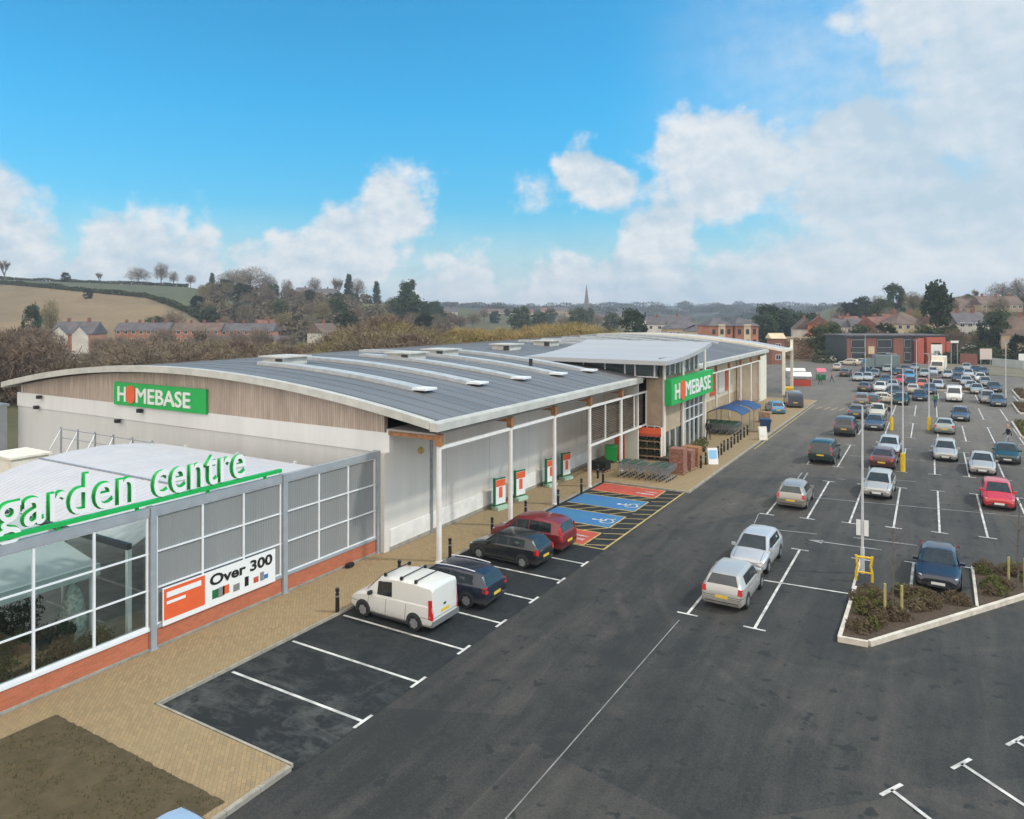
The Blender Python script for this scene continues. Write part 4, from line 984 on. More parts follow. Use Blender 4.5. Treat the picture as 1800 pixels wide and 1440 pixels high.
    if not isvan:
        f, r0 = H[c0 - 1], H[c0 + 1] if kind in ('hatch', 'estate', 'mpv', 'jeep') else H[c0]
        r0 = H[c0] if kind in ('saloon', 'jeep', 'mpv') else H[c0]
        g = MB(); pane(g, mir(f[6]), f[6], r0[7], mir(r0[7]), (.02, .02, .10, .02), .03); g.build('rear_window', M['glassc'], root)
    for sg in (1, -1):
        fx = (lambda p: p) if sg > 0 else mir
        segs = []
        ci = cab[1:] if kind not in ('saloon',) else cab
        if isvan: ci = [c1 - 2, c1 - 1, c1]
        for a_, b_ in zip(ci, ci[1:]):
            segs.append((H[a_][5], H[b_][5], H[b_][6], H[a_][6]))
        g = MB()
        for q, (a_, b_, c_, d_) in enumerate(segs):
            if isvan and q == 0: k_ = (.12, 0, .06, .12)
            else: k_ = (.03, .03, .06, .10)
            pane(g, fx(a_), fx(b_), fx(c_), fx(d_), k_, .012)
        # front quarter triangle
        a_, b_, d_ = H[c1][5], H[c1 + 1][5], H[c1][6]
        if not isvan:
            e = lerp(a_, b_, .55); tri = [Vector(fx(tuple(p))) + Vector((0, .012 * sg, .004)) for p in (lerp(a_, e, .06), tuple(e), tuple(lerp(d_, e, .08)))]
            g.add(tri if sg < 0 else tri[::-1], [(0, 1, 2)])
        g.build('side_window', M['glassc'], root)
    for a in ax:
        for sg in (-1, 1):
            g = MB(); y0_, y1_ = sg * (hw - .20), sg * (hw + .022)
            yy = (min(y0_, y1_), max(y0_, y1_)); g.lathe([(r_ - .03, yy[0]), (r_, yy[0] + .03), (r_, yy[1] - .03), (r_ - .03, yy[1])], 20, 'y', (a, 0, r_)); tw = g.build('wheel', M['rubber'], root, smooth=40)
            g = MB(); yo = sg * (hw + .024); nsp = 7; rr_ = r_ * .66; vs3 = [(a, yo + sg * .012, r_)]
            for q in range(nsp * 2): t_ = math.pi * q / nsp; rad = rr_ * (1 if q % 2 == 0 else .82); vs3.append((a + rad * math.cos(t_), yo, r_ + rad * math.sin(t_)))
            g.add(vs3, [((0, q + 1, (q + 1) % (nsp * 2) + 1) if sg < 0 else (0, (q + 1) % (nsp * 2) + 1, q + 1)) for q in range(nsp * 2)]); g.build('rim', M['rim'], tw)
    if detail or True:
        for sg in (-1, 1):
            a_ = st[-2]; g = MB(); zb_ = a_[2] - .19; zt2 = a_[2] - .02; xf = st[-1][0]; wo_ = a_[4]
            pr = [(xf - .02, sg * .40, zb_), (a_[0] + .03, sg * (wo_ - .06), zb_), (a_[0] - .20, sg * (wo_ + .03), zb_ + .05), (a_[0] - .24, sg * (wo_ + .015), zt2 + .02), (a_[0] + .0, sg * (wo_ - .10), zt2 + .03), (xf - .10, sg * .42, zt2 + .0)]
            pr2 = [(x_ - .10, y_ * .93, z_) for x_, y_, z_ in pr]; n_ = 6
            f_ = [tuple(range(n_)), tuple(range(n_, 2 * n_))[::-1]] + [(q, n_ + q, n_ + (q + 1) % n_, (q + 1) % n_) for q in range(n_)]
            g.add(pr + pr2, f_ if sg > 0 else [t_[::-1] for t_ in f_]); g.build('headlight', M['lampc'], root)
            a_ = st[1]; g = MB(); zt_ = st[2][2]; tall = kind in ('van', 'mpv', 'bigvan', 'jeep'); x = a_[0]; ww = a_[4]
            z0_, z1_ = (zt_ - .28, zt_ + .30) if tall else (zt_ - .27, zt_ - .02)
            if kind in ('van', 'bigvan'): z0_, z1_ = .55, 1.30
            w2 = .09 if tall else .17; lean = .10 if tall and kind not in ('van', 'bigvan') else .02
            wt = ww - (.085 if kind in ('mpv', 'jeep') else .015)
            pr = [(x - .035, sg * (ww - w2), z0_), (x - .02, sg * (ww + .012), z0_), (x + .13, sg * (ww + .038), z0_ + .03), (x + .12 + lean, sg * (wt + .035), z1_), (x + lean, sg * (wt + .01), z1_), (x - .01 + lean, sg * (wt - w2 * .8), z1_)]
            g.add(pr, [(0, 1, 4, 5), (1, 2, 3, 4)] if sg > 0 else [(5, 4, 1, 0), (4, 3, 2, 1)]); g.build('tail_light', M['red'], root)
            g = MB(); xm = H[c1][0][0] + .42 if not isvan else H[c1][0][0] + .30; zm = H[c1 + 1][5][2] + .03
            g.box(xm - .05, sg * (hw - .06) - .0 if sg > 0 else sg * (hw + .14), zm, xm + .05, sg * (hw + .14) if sg > 0 else sg * (hw - .06), zm + .13); g.build('wing_mirror', M['plastic'] if kind == 'van' else BASEP, root)
    g = MB(); x = -L2 - .012; z = st[0][2] - .02 if kind not in ('jeep',) else .80
    g.box(x, -.26, z - .09, x + .05, .26, z + .03); g.build('rear_plate', M['platey'], root)
    g = MB(); x = L2 + .01; g.box(x - .05, -.26, .36, x + .006, .26, .47); g.build('front_plate', M['platew'], root)
    g = MB(); g.box(st[-2][0] + .03, -.34, st[-2][2] - .20, st[-1][0] - .005, .34, st[-2][2] - .10); g.build('grille', M['plastic'], root)
    if roof_bars:
        for xb in (.25, -.55, -1.25):
            g = MB(); g.tube((xb, -.74, 1.87), (xb, .74, 1.87), .022, 6)
            for sg in (-1, 1): g.box(xb - .05, sg * .74 - .05, 1.78, xb + .05, sg * .74 + .05, 1.90)
            g.build('roof_bar', M['black'], root)
        g = MB(); g.box(-1.05, -hw - .012, .62, .55, -hw + .02, .655); g.build('side_strip', M['plastic'], root)
        g = MB(); g.box(-.42, -hw - .03, .88, -.28, -hw + .0, .93); g.build('door_handle', M['plastic'], root)
        g = MB(); g.box(-.20, -hw - .03, .88, -.06, -hw + .0, .93); g.build('door_handle', M['plastic'], root)
        g = MB(); g.box(-2.11, -.03, .95, -2.06, .10, 1.01); g.build('door_handle', M['plastic'], root)
        g = MB(); g.box(-2.105, -.82, .30, -1.72, .82, .50); g.box(-2.1, -.895, .26, -1.70, -.80, .50); g.build('bumper', mat('grey_bumper', (.16, .16, .16), .7), root)
    if rails:
        for sg in (-1, 1):
            g = MB(); zz = st[5][3]; P0 = None
            for q in range(9):
                x = st[c0 + 1][0] + (.45 - st[c0 + 1][0]) * q / 8; z = zz + .035 - .05 * ((q - 4) / 4) ** 2 ; p = (x, sg * (st[5][5] - .04), z)
                if P0: g.tube(P0, p, .02, 6)
                P0 = p
            g.build('roof_rail', M['pure'], root)
    return root
protos = {}
VS = .91
def vehicle(kind, col, x, y, rz, name, cat, label, group=None, z=0.0, **kw):
    key = (kind, tuple(sorted(kw.items())))
    swap = {BASEP: PAINT[col]}
    if key not in protos:
        protos[key] = make_vehicle(kind, name, **kw); p = protos[key]; CH_CACHE.pop(p.name, None)
        c = copy_tree(p, (x, y, z), rz, swap=swap, sc_=VS)
        c.name = name
        protos_hidden.append(p)
    else:
        c = copy_tree(protos[key], (x, y, z), rz, swap=swap, sc_=VS); c.name = name
    c['label'] = label; c['category'] = cat
    if group: c['group'] = group
    return c
protos_hidden = []
paint('white', (.72, .71, .66)); paint('silver', (.46, .45, .42), .25); paint('paleblue_silver', (.50, .51, .52), .22); paint('navy', (.014, .020, .036), .1); paint('black', (.012, .015, .018), .1)
paint('maroon', (.20, .018, .022), .2); paint('dullred', (.11, .03, .028), .2); paint('red', (.55, .025, .03)); paint('green', (.016, .040, .032), .1); paint('darkgrey', (.07, .075, .08), .3); paint('grey', (.20, .20, .19), .25)
paint('beige', (.36, .33, .29), .4); paint('cream', (.62, .57, .46), .1); paint('lightblue', (.10, .32, .52), .3); paint('slateblue', (.075, .095, .125), .2); paint('mint', (.36, .40, .36), .2); paint('iceblue', (.38, .52, .68), .2); paint('orange', (.60, .13, .03), .0); paint('blue', (.03, .08, .30), .2)
FRONT = 'cars and vans nosed in to the shop front bays'
vehicle('van', 'white', -16.85, 20.72, R(180), 'small_van', 'van', 'white panel van with three black roof bars nosed in to the pavement', FRONT, roof_bars=True)
vehicle('estate', 'navy', -16.45, 23.25, R(181), 'hatchback_car', 'car', 'dark navy car with pale roof rails parked right beside the white van', FRONT, rails=True)
vehicle('hatch', 'black', -16.6, 27.95, R(178), 'hatchback_car', 'car', 'black hatchback parked between the dark navy car and the dark red people carrier', FRONT)
vehicle('mpv', 'maroon', -16.7, 30.25, R(179), 'people_carrier', 'car', 'dark red people carrier nosed in beside the nearest red painted bay', FRONT)
vehicle('hatch', 'iceblue', -12.55, 7.62, R(-90), 'hatchback_car', 'car', 'pale blue car whose roof just shows at the bottom edge by the dark brown patch', None)
LOT = 'cars parked in the main car park'
CARS = [  # kind, u, v (near end on the ground), facing F/B, paint, label
 ('hatch', 1268, 1076, 'B', 'silver', 'silver hatchback seen from behind with yellow plate, nearest car in the right hand lot'),
 ('hatch', 1312, 1012, 'F', 'paleblue_silver', 'pale silver hatchback parked nose to nose with the nearest silver hatchback'),
 ('hatch', 1388, 897, 'B', 'beige', 'dull beige hatchback seen from behind at the left end of its row by the lane'),
 ('hatch', 1542, 879, 'F', 'silver', 'silver hatchback facing the camera just right of the nearest lamp post'),
 ('hatch', 1757, 899, 'F', 'red', 'bright red hatchback facing the camera near the right edge'),
 ('saloon', 1650, 1045, 'F', 'navy', 'dark blue saloon with bright headlights parked between the two planting beds'),
 ('jeep', 1443, 818, 'B', 'green', 'dark green off-roader seen from behind with a low yellow plate'),
 ('hatch', 1561, 804, 'F', 'paleblue_silver', 'pale silver hatchback facing the camera behind the dull red saloon'),
 ('saloon', 1551, 827, 'B', 'dullred', 'dull red saloon seen from behind beyond the silver hatchback at the lamp post'),
 ('estate', 1662, 813, 'F', 'silver', 'silver estate facing the camera, left of the silver saloon in the middle of the lot'),
 ('saloon', 1729, 838, 'F', 'silver', 'silver saloon facing the camera behind the bright red hatchback'),
 ('saloon', 1773, 818, 'F', 'green', 'dark green saloon facing the camera at the right edge of the lot'),
 ('jeep', 1483, 769, 'B', 'darkgrey', 'dark grey boxy off-roader seen from behind beside the driving lane'),
 ('saloon', 1535, 758, 'F', 'slateblue', 'slate blue saloon parked right of the dark grey boxy off-roader'),
 ('saloon', 1661, 765, 'B', 'mint', 'pale greenish silver saloon with long shadow standing alone in the middle rows'),
 ('hatch', 1689, 742, 'F', 'slateblue', 'small dark blue hatchback behind the pale greenish silver saloon'),
 ('hatch', 1540, 736, 'F', 'cream', 'cream hatchback parked just behind the slate blue saloon'),
 ('saloon', 1503, 737, 'B', 'slateblue', 'blue grey saloon by the lane left of the cream hatchback'),
 ('mpv', 1514, 715, 'B', 'grey', 'mid grey people carrier by the lane behind the blue grey saloon'),
 ('hatch', 1583, 713, 'F', 'green', 'dark green hatchback facing the camera right of the cream saloon crossing the rows'),
 ('saloon', 1616, 706, 'F', 'navy', 'navy saloon behind the yellow pole guards in the middle of the lot'),
 ('bigvan', 1678, 708, 'F', 'white', 'large white van facing the camera, tallest vehicle in the right hand rows'),
 ('mpv', 1737, 711, 'F', 'beige', 'beige people carrier at the right end of its row next to the long planting bed'),
 ('saloon', 1518, 690, 'B', 'darkgrey', 'dark grey saloon at the left end of the crowded far rows'),
 ('hatch', 1546, 690, 'F', 'white', 'white hatchback next to the dark grey saloon at the left end of the far rows'),
 ('saloon', 1568, 686, 'F', 'silver', 'silver saloon between the white hatchback and the small bright red car'),
 ('hatch', 1583, 676, 'F', 'red', 'small bright red car in the thick of the far rows'),
 ('saloon', 1556, 676, 'F', 'slateblue', 'slate blue saloon just left of the small bright red car'),
 ('mpv', 1598, 668, 'F', 'lightblue', 'light blue people carrier behind the small bright red car'),
 ('estate', 1625, 664, 'F', 'mint', 'pale greenish estate right of the light blue people carrier'),
 ('hatch', 1621, 684, 'F', 'orange', 'orange hatchback beside the thick white pole in the far rows'),
 ('hatch', 1648, 686, 'F', 'paleblue_silver', 'pale blue silver hatchback left of the large white van'),
 ('hatch', 1666, 666, 'F', 'silver', 'silver hatchback just right of the cream box van'),
 ('saloon', 1686, 660, 'F', 'navy', 'navy saloon left of the row end with the white roofed hatchback'),
 ('hatch', 1703, 664, 'F', 'paleblue_silver', 'pale silver hatchback in the far right row behind the silver estate'),
 ('saloon', 1716, 657, 'F', 'black', 'black saloon farthest back in the right hand row'),
 ('estate', 1699, 679, 'F', 'silver', 'silver estate in the right hand row behind the grey green saloon'),
 ('saloon', 1718, 694, 'F', 'mint', 'grey green saloon immediately behind the beige people carrier'),
 ('saloon', 1484, 663, 'B', 'darkgrey', 'dark car parked alone at the left tip of the farthest rows'),
 ('saloon', 1507, 671, 'F', 'silver', 'silver saloon, left of a pair of pale cars near the island'),
 ('hatch', 1524, 671, 'F', 'paleblue_silver', 'pale hatchback, right of a pair of pale cars near the island'),
 ('hatch', 1536, 664, 'F', 'grey', 'grey hatchback behind the pair of pale cars near the island'),
 ('hatch', 1724, 672, 'F', 'white', 'white roofed hatchback at the outer end of the far right row'),
 ('hatch', 1640, 672, 'B', 'darkgrey', 'dark hatchback in front of the cream box van'),
 ('saloon', 1574, 660, 'F', 'black', 'black saloon behind the slate blue saloon in the far rows'),
 ('hatch', 1604, 694, 'B', 'silver', 'silver hatchback just behind the navy saloon and left of the orange one'),
 ('hatch', 1533, 716, 'B', 'black', 'black hatchback half hidden behind the cream hatchback'),
 ('hatch', 1749, 690, 'F', 'darkgrey', 'dark hatchback tucked behind the beige people carrier on the outer edge'),
 ('saloon', 1655, 655, 'F', 'blue', 'blue saloon behind the cream box van at the back of the lot'),
 ('hatch', 1559, 655, 'F', 'mint', 'pale green hatchback at the very back beneath the dark glass building'),
 ('hatch', 1470, 652, 'B', 'silver', 'silver hatchback farthest left of all the cars at the back of the lot'),
 ('saloon', 1590, 656, 'F', 'darkgrey', 'dark grey saloon directly behind the light blue people carrier'),
 ('hatch', 1640, 660, 'F', 'paleblue_silver', 'pale blue silver hatchback behind the pale greenish estate'),
 ('hatch', 1699, 652, 'F', 'silver', 'silver hatchback at the back between the navy and the black saloons'),
 ('hatch', 1729, 660, 'F', 'slateblue', 'slate blue hatchback at the outer end of the last right hand row'),
 ('hatch', 1684, 672, 'F', 'darkgrey', 'dark grey hatchback left of the silver estate in the right hand row'),
 ('saloon', 1708, 688, 'F', 'silver', 'silver saloon wedged between the silver estate and the grey green saloon'),
 ('hatch', 1733, 680, 'F', 'beige', 'beige hatchback on the outer edge behind the dark hatchback'),
 ('hatch', 1571, 698, 'F', 'darkgrey', 'dark grey hatchback behind the cream saloon crossing the rows'),
 ('saloon', 1601, 680, 'F', 'black', 'black saloon between the small bright red car and the orange hatchback'),
 ('hatch', 1634, 694, 'F', 'slateblue', 'slate blue hatchback just behind the pale blue silver hatchback by the van'),
 ('estate', 1539, 652, 'B', 'silver', 'silver estate at the back left of the grey green lorry'),
 ('hatch', 1520, 660, 'F', 'navy', 'navy hatchback behind the pair of pale cars near the island'),
 ('hatch', 1755, 716, 'F', 'slateblue', 'slate blue hatchback outermost beside the beige people carrier'),
 ('saloon', 1607, 652, 'F', 'beige', 'beige saloon at the very back, right of the grey green lorry'),
]
for kind, u, v, fc, col, lab in CARS:
    p = G(u, v); L = KIND[kind]['L']
    rz = R(-90) if fc == 'F' else R(90)
    nm = {'hatch': 'hatchback_car', 'saloon': 'saloon_car', 'estate': 'estate_car', 'mpv': 'people_carrier', 'jeep': 'off_roader', 'bigvan': 'large_van', 'van': 'small_van'}[kind]
    jit = R(rng.uniform(-2.0, 2.0))
    vehicle(kind, col, p.x, p.y + L * VS / 2 + .1, rz + jit, nm, 'van' if 'van' in kind else 'car', lab, LOT)
# moving or cross-parked
p = G(1553, 709); vehicle('saloon', 'cream', p.x, p.y + .6, R(10), 'saloon_car', 'car', 'cream saloon side-on, crossing between the rows behind the cream hatchback', LOT)
p = G(1455, 636); vehicle('hatch', 'white', p.x, p.y, R(150), 'hatchback_car', 'car', 'white car alone on the far road in front of the brown bank', LOT)
p = G(1493, 642); vehicle('estate', 'cream', p.x, p.y, R(170), 'estate_car', 'car', 'cream estate side-on beyond the car park below the dark glass building, left of two', LOT)
p = G(1512, 641); vehicle('hatch', 'mint', p.x, p.y, R(170), 'hatchback_car', 'car', 'pale grey car side-on beyond the car park below the dark glass building, right of two', LOT)
p = G(1360, 727); vehicle('hatch', 'lightblue', p.x, p.y + .7, R(112), 'hatchback_car', 'car', 'bright light blue hatchback parked on the shop pavement beyond the blue canopy', None)
p = G(1392, 716); vehicle('bigvan', 'slateblue', p.x, p.y + .9, R(106), 'large_van', 'van', 'blue grey van parked on the shop pavement behind the light blue hatchback', None)
p = G(1700, 611)
def lorry(u, v, rz, colm, lab, sc_=1.0):
    p = G(u, v); t_ = thing('box_lorry', lab, 'lorry', (p.x, p.y, 0), rz)
    g = MB(); g.box(-3.0, -1.05, .75, 1.2, 1.05, 2.9); g.build('cargo_box', colm, t_)
    g = MB(); g.add([(1.3, -1.0, .45), (3.0, -1.0, .45), (3.05, -1.0, 1.3), (2.6, -.95, 2.15), (1.3, -.95, 2.25), (1.3, 1.0, .45), (3.0, 1.0, .45), (3.05, 1.0, 1.3), (2.6, .95, 2.15), (1.3, .95, 2.25)],
                    [(4, 3, 2, 1, 0), (5, 6, 7, 8, 9), (0, 1, 6, 5), (1, 2, 7, 6), (2, 3, 8, 7), (3, 4, 9, 8), (4, 0, 5, 9)]); g.build('cab', colm, t_)
    g = MB(); g.add([(3.03, -.85, 1.36), (3.03, .85, 1.36), (2.66, .82, 2.06), (2.66, -.82, 2.06)], [(0, 1, 2, 3)]); g.build('windscreen', M['glassc'], t_)
    g = MB(); g.box(-3.0, -.45, .45, 3.0, .45, .75); g.build('chassis', M['plastic'], t_)
    for a in (-2.0, 2.1):
        for sg in (-1, 1):
            g = MB(); g.lathe([(.42, min(sg * .75, sg * 1.02)), (.42, max(sg * .75, sg * 1.02))], 16, 'y', (a, 0, .42)); g.build('wheel', M['rubber'], t_, smooth=40)
lorry(1650, 655, R(-95), M['cream'], 'cream box van among the far right rows below the red framed panel')
lorry(1548, 652, R(200), mat('grey_green_body', (.16, .21, .21), .5), 'grey green lorry in front of the dark glass building')

# ================================================================== STREET FURNITURE AND GOODS
def place_copies(proto, pts, labels, group, rz=None, z=0):
    for i, p in enumerate(pts):
        o = proto if i == 0 else copy_tree(proto, group=group)
        o.location = (p[0], p[1], z); o['label'] = labels[i] if isinstance(labels, list) else labels; o['group'] = group
        if rz is not None: o.rotation_euler = (0, 0, rz[i] if isinstance(rz, list) else rz)
# bollards
bo = thing('bollard', '', 'bollard')
g = MB(); g.lathe([(.075, 0), (.075, .68), (.05, .70), (.05, .74), (.078, .76), (.078, .86), (.05, .885)], 12); g.build('post', M['black'], bo, smooth=40)
g = MB(); g.lathe([(.077, .56), (.0772, .62)], 12); g.build('band', M['galv'], bo, smooth=40)
bl = [(593, 1076), (702, 1023), (791, 981), (865, 941), (924, 910), (981, 888), (1022, 867), (1051, 841), (1060, 848)]
labs = ['nearest black bollard, standing alone on the paving behind the white van', 'black bollard just over the front of the white van roof', 'black bollard to the right of the nearest white column', 'black bollard beyond the bonnet of the black hatchback',
        'black bollard beyond the bonnet of the red people carrier', 'black bollard immediately right of the third white column', 'black bollard between the third and fourth white columns', 'black bollard, left of the close pair at the fourth white column', 'black bollard, right of the close pair at the fourth white column']
far = [(1232, 823), (1240.5, 817), (1262, 805), (1268, 800), (1273, 794), (1279.5, 791), (1285.5, 787), (1291, 781), (1297, 778), (1302, 773.5), (1308, 769), (1314, 765)]
fl = 'one of the black bollards in the close line along the kerb past the entrance'
place_copies(bo, [tuple(G(*q, PZ))[:2] for q in bl + far], labs + [fl] * len(far), 'black bollards along the pavement', z=PZ)
# poster boards leaning by the wall
pb = thing('poster_board', '', 'poster board')
g = MB(); g.box(-.62, -.06, .25, .62, .0, 2.05); g.box(-.70, -.10, .25, -.58, .06, 2.1); g.box(-.62, -.02, .02, -.52, .3, .3); g.box(.52, -.02, .02, .62, .3, .3); g.box(-.62, .0, .2, .62, .04, .3); g.build('frame', M['dgreen'], pb)
g = MB(); g.box(-.56, -.085, .35, .58, -.06, 1.95); g.build('poster', M['signw'], pb)
g = MB(); g.box(-.54, -.095, 1.50, .56, -.086, 1.94); g.box(-.2, -.094, .75, .22, -.086, 1.45); g.build('orange_header', M['orange'], pb)
g = MB(); g.box(-.62, -.32, .0, .62, .28, .22); g.build('base', mat('pale_green_base', (.42, .58, .46), .7), pb)
pl = [(853, 890), (886, 874), (937, 850), (964, 838)]
place_copies(pb, [(-21.15, G(u, v, PZ).y) for u, v in pl], ['nearest orange topped poster board standing at the wall left of the second column', 'orange topped poster board standing directly behind the second column', 'orange topped poster board at the wall, left of the pair by the third column', 'orange topped poster board at the wall, right of the pair by the third column'],
             'orange topped poster boards along the shop wall', rz=R(78), z=PZ)
for o in [o for o in COL.objects if o.parent is None and o.get('category') == 'poster board']: o.scale = (.68, .9, .84)
# trolleys
tr = thing('shopping_trolley', '', 'trolley')
g = MB()
def wire_basket(g):
    T_ = [(-.42, -.27, .95), (.42, -.27, .88), (.42, .27, .88), (-.42, .27, .95)]; B_ = [(-.30, -.20, .50), (.34, -.20, .55), (.34, .20, .55), (-.30, .20, .50)]
    for i in range(4):
        g.tube(T_[i], T_[(i + 1) % 4], .014, 4); g.tube(B_[i], B_[(i + 1) % 4], .012, 4); g.tube(T_[i], B_[i], .012, 4)
        for k in range(1, 6):
            a = Vector(T_[i]).lerp(Vector(T_[(i + 1) % 4]), k / 6); b = Vector(B_[i]).lerp(Vector(B_[(i + 1) % 4]), k / 6); g.tube(a, b, .008, 3, cap=False)
        for q in (.33, .66):
            g.tube(Vector(T_[i]).lerp(Vector(B_[i]), q), Vector(T_[(i + 1) % 4]).lerp(Vector(B_[(i + 1) % 4]), q), .008, 3, cap=False)
    for k in range(1, 5): g.tube(Vector(B_[0]).lerp(Vector(B_[3]), k / 5), Vector(B_[1]).lerp(Vector(B_[2]), k / 5), .007, 3, cap=False)
wire_basket(g); g.build('basket', M['galv'], tr)
g = MB()
for sg in (-1, 1): g.tube((-.42, sg * .25, .98), (-.34, sg * .22, .14), .016, 5); g.tube((-.36, sg * .22, .16), (.42, sg * .20, .14), .016, 5)
g.build('frame', M['galv'], tr)
g = MB(); g.tube((-.46, -.28, 1.0), (-.46, .28, 1.0), .022, 6); g.build('handle', M['dgreen'], tr)
for sx in (-.32, .38):
    for sg in (-1, 1): g = MB(); g.lathe([(.06, sg * .21 - .015), (.06, sg * .21 + .015)], 8, 'y', (sx, 0, .06)); g.build('wheel', M['rubber'], tr)
near = []; nrz = []
for r_ in range(5):
    for k in range(4 if r_ != 2 else 3): near.append((-18.2 + r_ * .72, 45.3 + k * .42 + .18 * (r_ % 2))); nrz.append(R(90 + rng.uniform(-3, 3)))
farT = []
for r_ in range(5):
    for k in range(6): farT.append((-15.9 - .65 * r_, 65.3 + k * .42)); nrz.append(R(90 + rng.uniform(-3, 3)))
place_copies(tr, near + farT, ['grey wire trolley in the nested rows behind the far red bay'] * len(near) + ['grey wire trolley in the nested rows under the dark blue canopies'] * len(farT), 'shopping trolleys in nested rows', rz=nrz, z=PZ)
# blue trolley canopies
for (xc, yc, lab) in ((-16.6, 66.8, 'dark blue rounded canopy over the trolleys, the nearer of two'), (-16.4, 70.6, 'dark blue rounded canopy over the trolleys, the farther of two')):
    t_ = thing('trolley_shelter', lab, 'shelter', (xc, yc, PZ), group='blue trolley shelters')
    g = MB(); n = 10
    for q in range(n):
        a0, a1 = math.pi * (.12 + .76 * q / n), math.pi * (.12 + .76 * (q + 1) / n)
        p0 = (1.65 * math.cos(a0), 1.55 + .75 * math.sin(a0)); p1 = (1.65 * math.cos(a1), 1.55 + .75 * math.sin(a1))
        g.add([(p0[0], -1.7, p0[1]), (p0[0], 1.7, p0[1]), (p1[0], 1.7, p1[1]), (p1[0], -1.7, p1[1]), (p0[0], -1.7, p0[1] - .04), (p0[0], 1.7, p0[1] - .04), (p1[0], 1.7, p1[1] - .04), (p1[0], -1.7, p1[1] - .04)], [(0, 1, 2, 3), (7, 6, 5, 4), (0, 3, 7, 4), (1, 5, 6, 2)])
    g.build('roof', M['blue'], t_, smooth=60)
    for sx in (-1.5, 1.5):
        for sy in (-1.5, 1.5): g = MB(); g.tube((sx, sy, 0), (sx, sy, 1.85), .04, 8); g.build('post', M['galv'], t_)
# boards, bins, stacks at the entrance
def aboard(p, rz, col, lab, top=None):
    t_ = thing('pavement_sign', lab, 'sign', (p.x, p.y, PZ), rz)
    for sg in (-1, 1):
        g = MB(); g.add([(-.36, sg * .28, 0), (.36, sg * .28, 0), (.36, sg * .03, 1.12), (-.36, sg * .03, 1.12), (-.36, sg * .25, 0), (.36, sg * .25, 0), (.36, sg * .0, 1.1), (-.36, sg * .0, 1.1)], [(0, 1, 2, 3), (7, 6, 5, 4), (0, 4, 5, 1), (1, 5, 6, 2), (2, 6, 7, 3), (3, 7, 4, 0)])
        g.build('panel', col, t_)
        g = MB(); g.add([(-.28, sg * .205 , .40), (.28, sg * .205, .40), (.28, sg * .085, .98), (-.28, sg * .085, .98)], [(0, 1, 2, 3)] if sg < 0 else [(3, 2, 1, 0)]); g.build('picture', top or M['stone'], t_)
aboard(G(1252, 815, PZ), R(35), M['signw'], 'white pavement sign with a pale blue picture near the kerb bollards', mat('pale_blue_picture', (.25, .55, .85), .5))
aboard(G(1340, 773, PZ), R(35), M['cream'], 'cream pavement sign near the kerb in front of the blue canopies', M['signw'])
def bin_(p, col, lab, s_=1.0):
    t_ = thing('wheeled_bin', lab, 'bin', (p.x, p.y, PZ), R(20)); t_.scale = (s_,) * 3
    g = MB(); g.add([(-.32, -.32, .06), (.32, -.32, .06), (.32, .32, .06), (-.32, .32, .06), (-.40, -.42, 1.0), (.40, -.42, 1.0), (.40, .40, 1.0), (-.40, .40, 1.0)], [(0, 3, 2, 1), (4, 5, 6, 7), (0, 1, 5, 4), (1, 2, 6, 5), (2, 3, 7, 6), (3, 0, 4, 7)]); g.build('body', col, t_)
    g = MB(); g.box(-.43, -.46, 1.0, .43, .44, 1.08); g.tube((-.4, .46, 1.04), (.4, .46, 1.04), .03, 6); g.build('lid', col, t_)
    for sg in (-1, 1): g = MB(); g.lathe([(.1, sg * .3 - .03), (.1, sg * .3 + .03)], 10, 'y', (.0, 0, .1)); g.build('wheel', M['rubber'], t_)
bin_(G(1075, 812, PZ), M['green'], 'bright green bin against the wall right of the fourth column', 1.1)
bin_(G(1345, 759, PZ), M['blue'], 'blue bin standing at the kerb end of the trolley canopies', 1.1)
def pallet_stack(p, lab, m, w_=1.1, d_=1.0, h_=1.1, n=5):
    t_ = thing('goods_stack', lab, 'stack', (p.x, p.y, PZ), R(rng.uniform(-6, 6)))
    g = MB(); 
    for sy in (-.4, 0, .4): g.box(-w_ / 2, sy * d_ - .05, 0, w_ / 2, sy * d_ + .05, .10)
    for k in range(5): g.box(-w_ / 2 + k * w_ / 4.6, -d_ / 2, .10, -w_ / 2 + k * w_ / 4.6 + .11, d_ / 2, .13)
    g.build('pallet', M['pallet'], t_)
    g = MB()
    for k in range(n):
        z0 = .13 + h_ * k / n; e = .03 * rng.random(); g.box(-w_ / 2 + .04 + e, -d_ / 2 + .05, z0 + .004, w_ / 2 - .04 - e, d_ / 2 - .05, z0 + h_ / n - .012)
    g.build('load', m, t_)
pallet_stack(G(1192, 832, PZ), 'tall rust brown stack of goods on a pallet behind the trolleys', M['terra'], 1.1, 1.1, 1.6)
pallet_stack(G(1207, 826, PZ), 'rust brown stack beside the tall one, nearer the kerb', M['terra'], 1.0, 1.0, 1.3)
pallet_stack(G(1216, 817, PZ), 'light brown timber stack next to the kerb bollards', M['wood'], 1.3, 1.0, 1.2)
pallet_stack(G(1176, 825, PZ), 'dark low stack of bagged compost left of the rust brown stacks', M['mulch'], 1.1, 1.0, .7)
pallet_stack(G(1093, 806, PZ), 'orange stack of goods at the wall right of the green bin', M['orange'], .9, .9, 1.7)
pallet_stack(G(1056, 828, PZ), 'low black stack at the wall beside the fourth column', M['black'], 1.2, 1.0, .6)
pallet_stack(G(1108, 803, PZ), 'red stack of goods under the timber slat screen', M['redbay'], .9, .9, 1.1)
pallet_stack(G(1345, 742, PZ) , 'pale orange stack beyond the blue canopies', M['pallet'], 1.2, 1.0, .9)
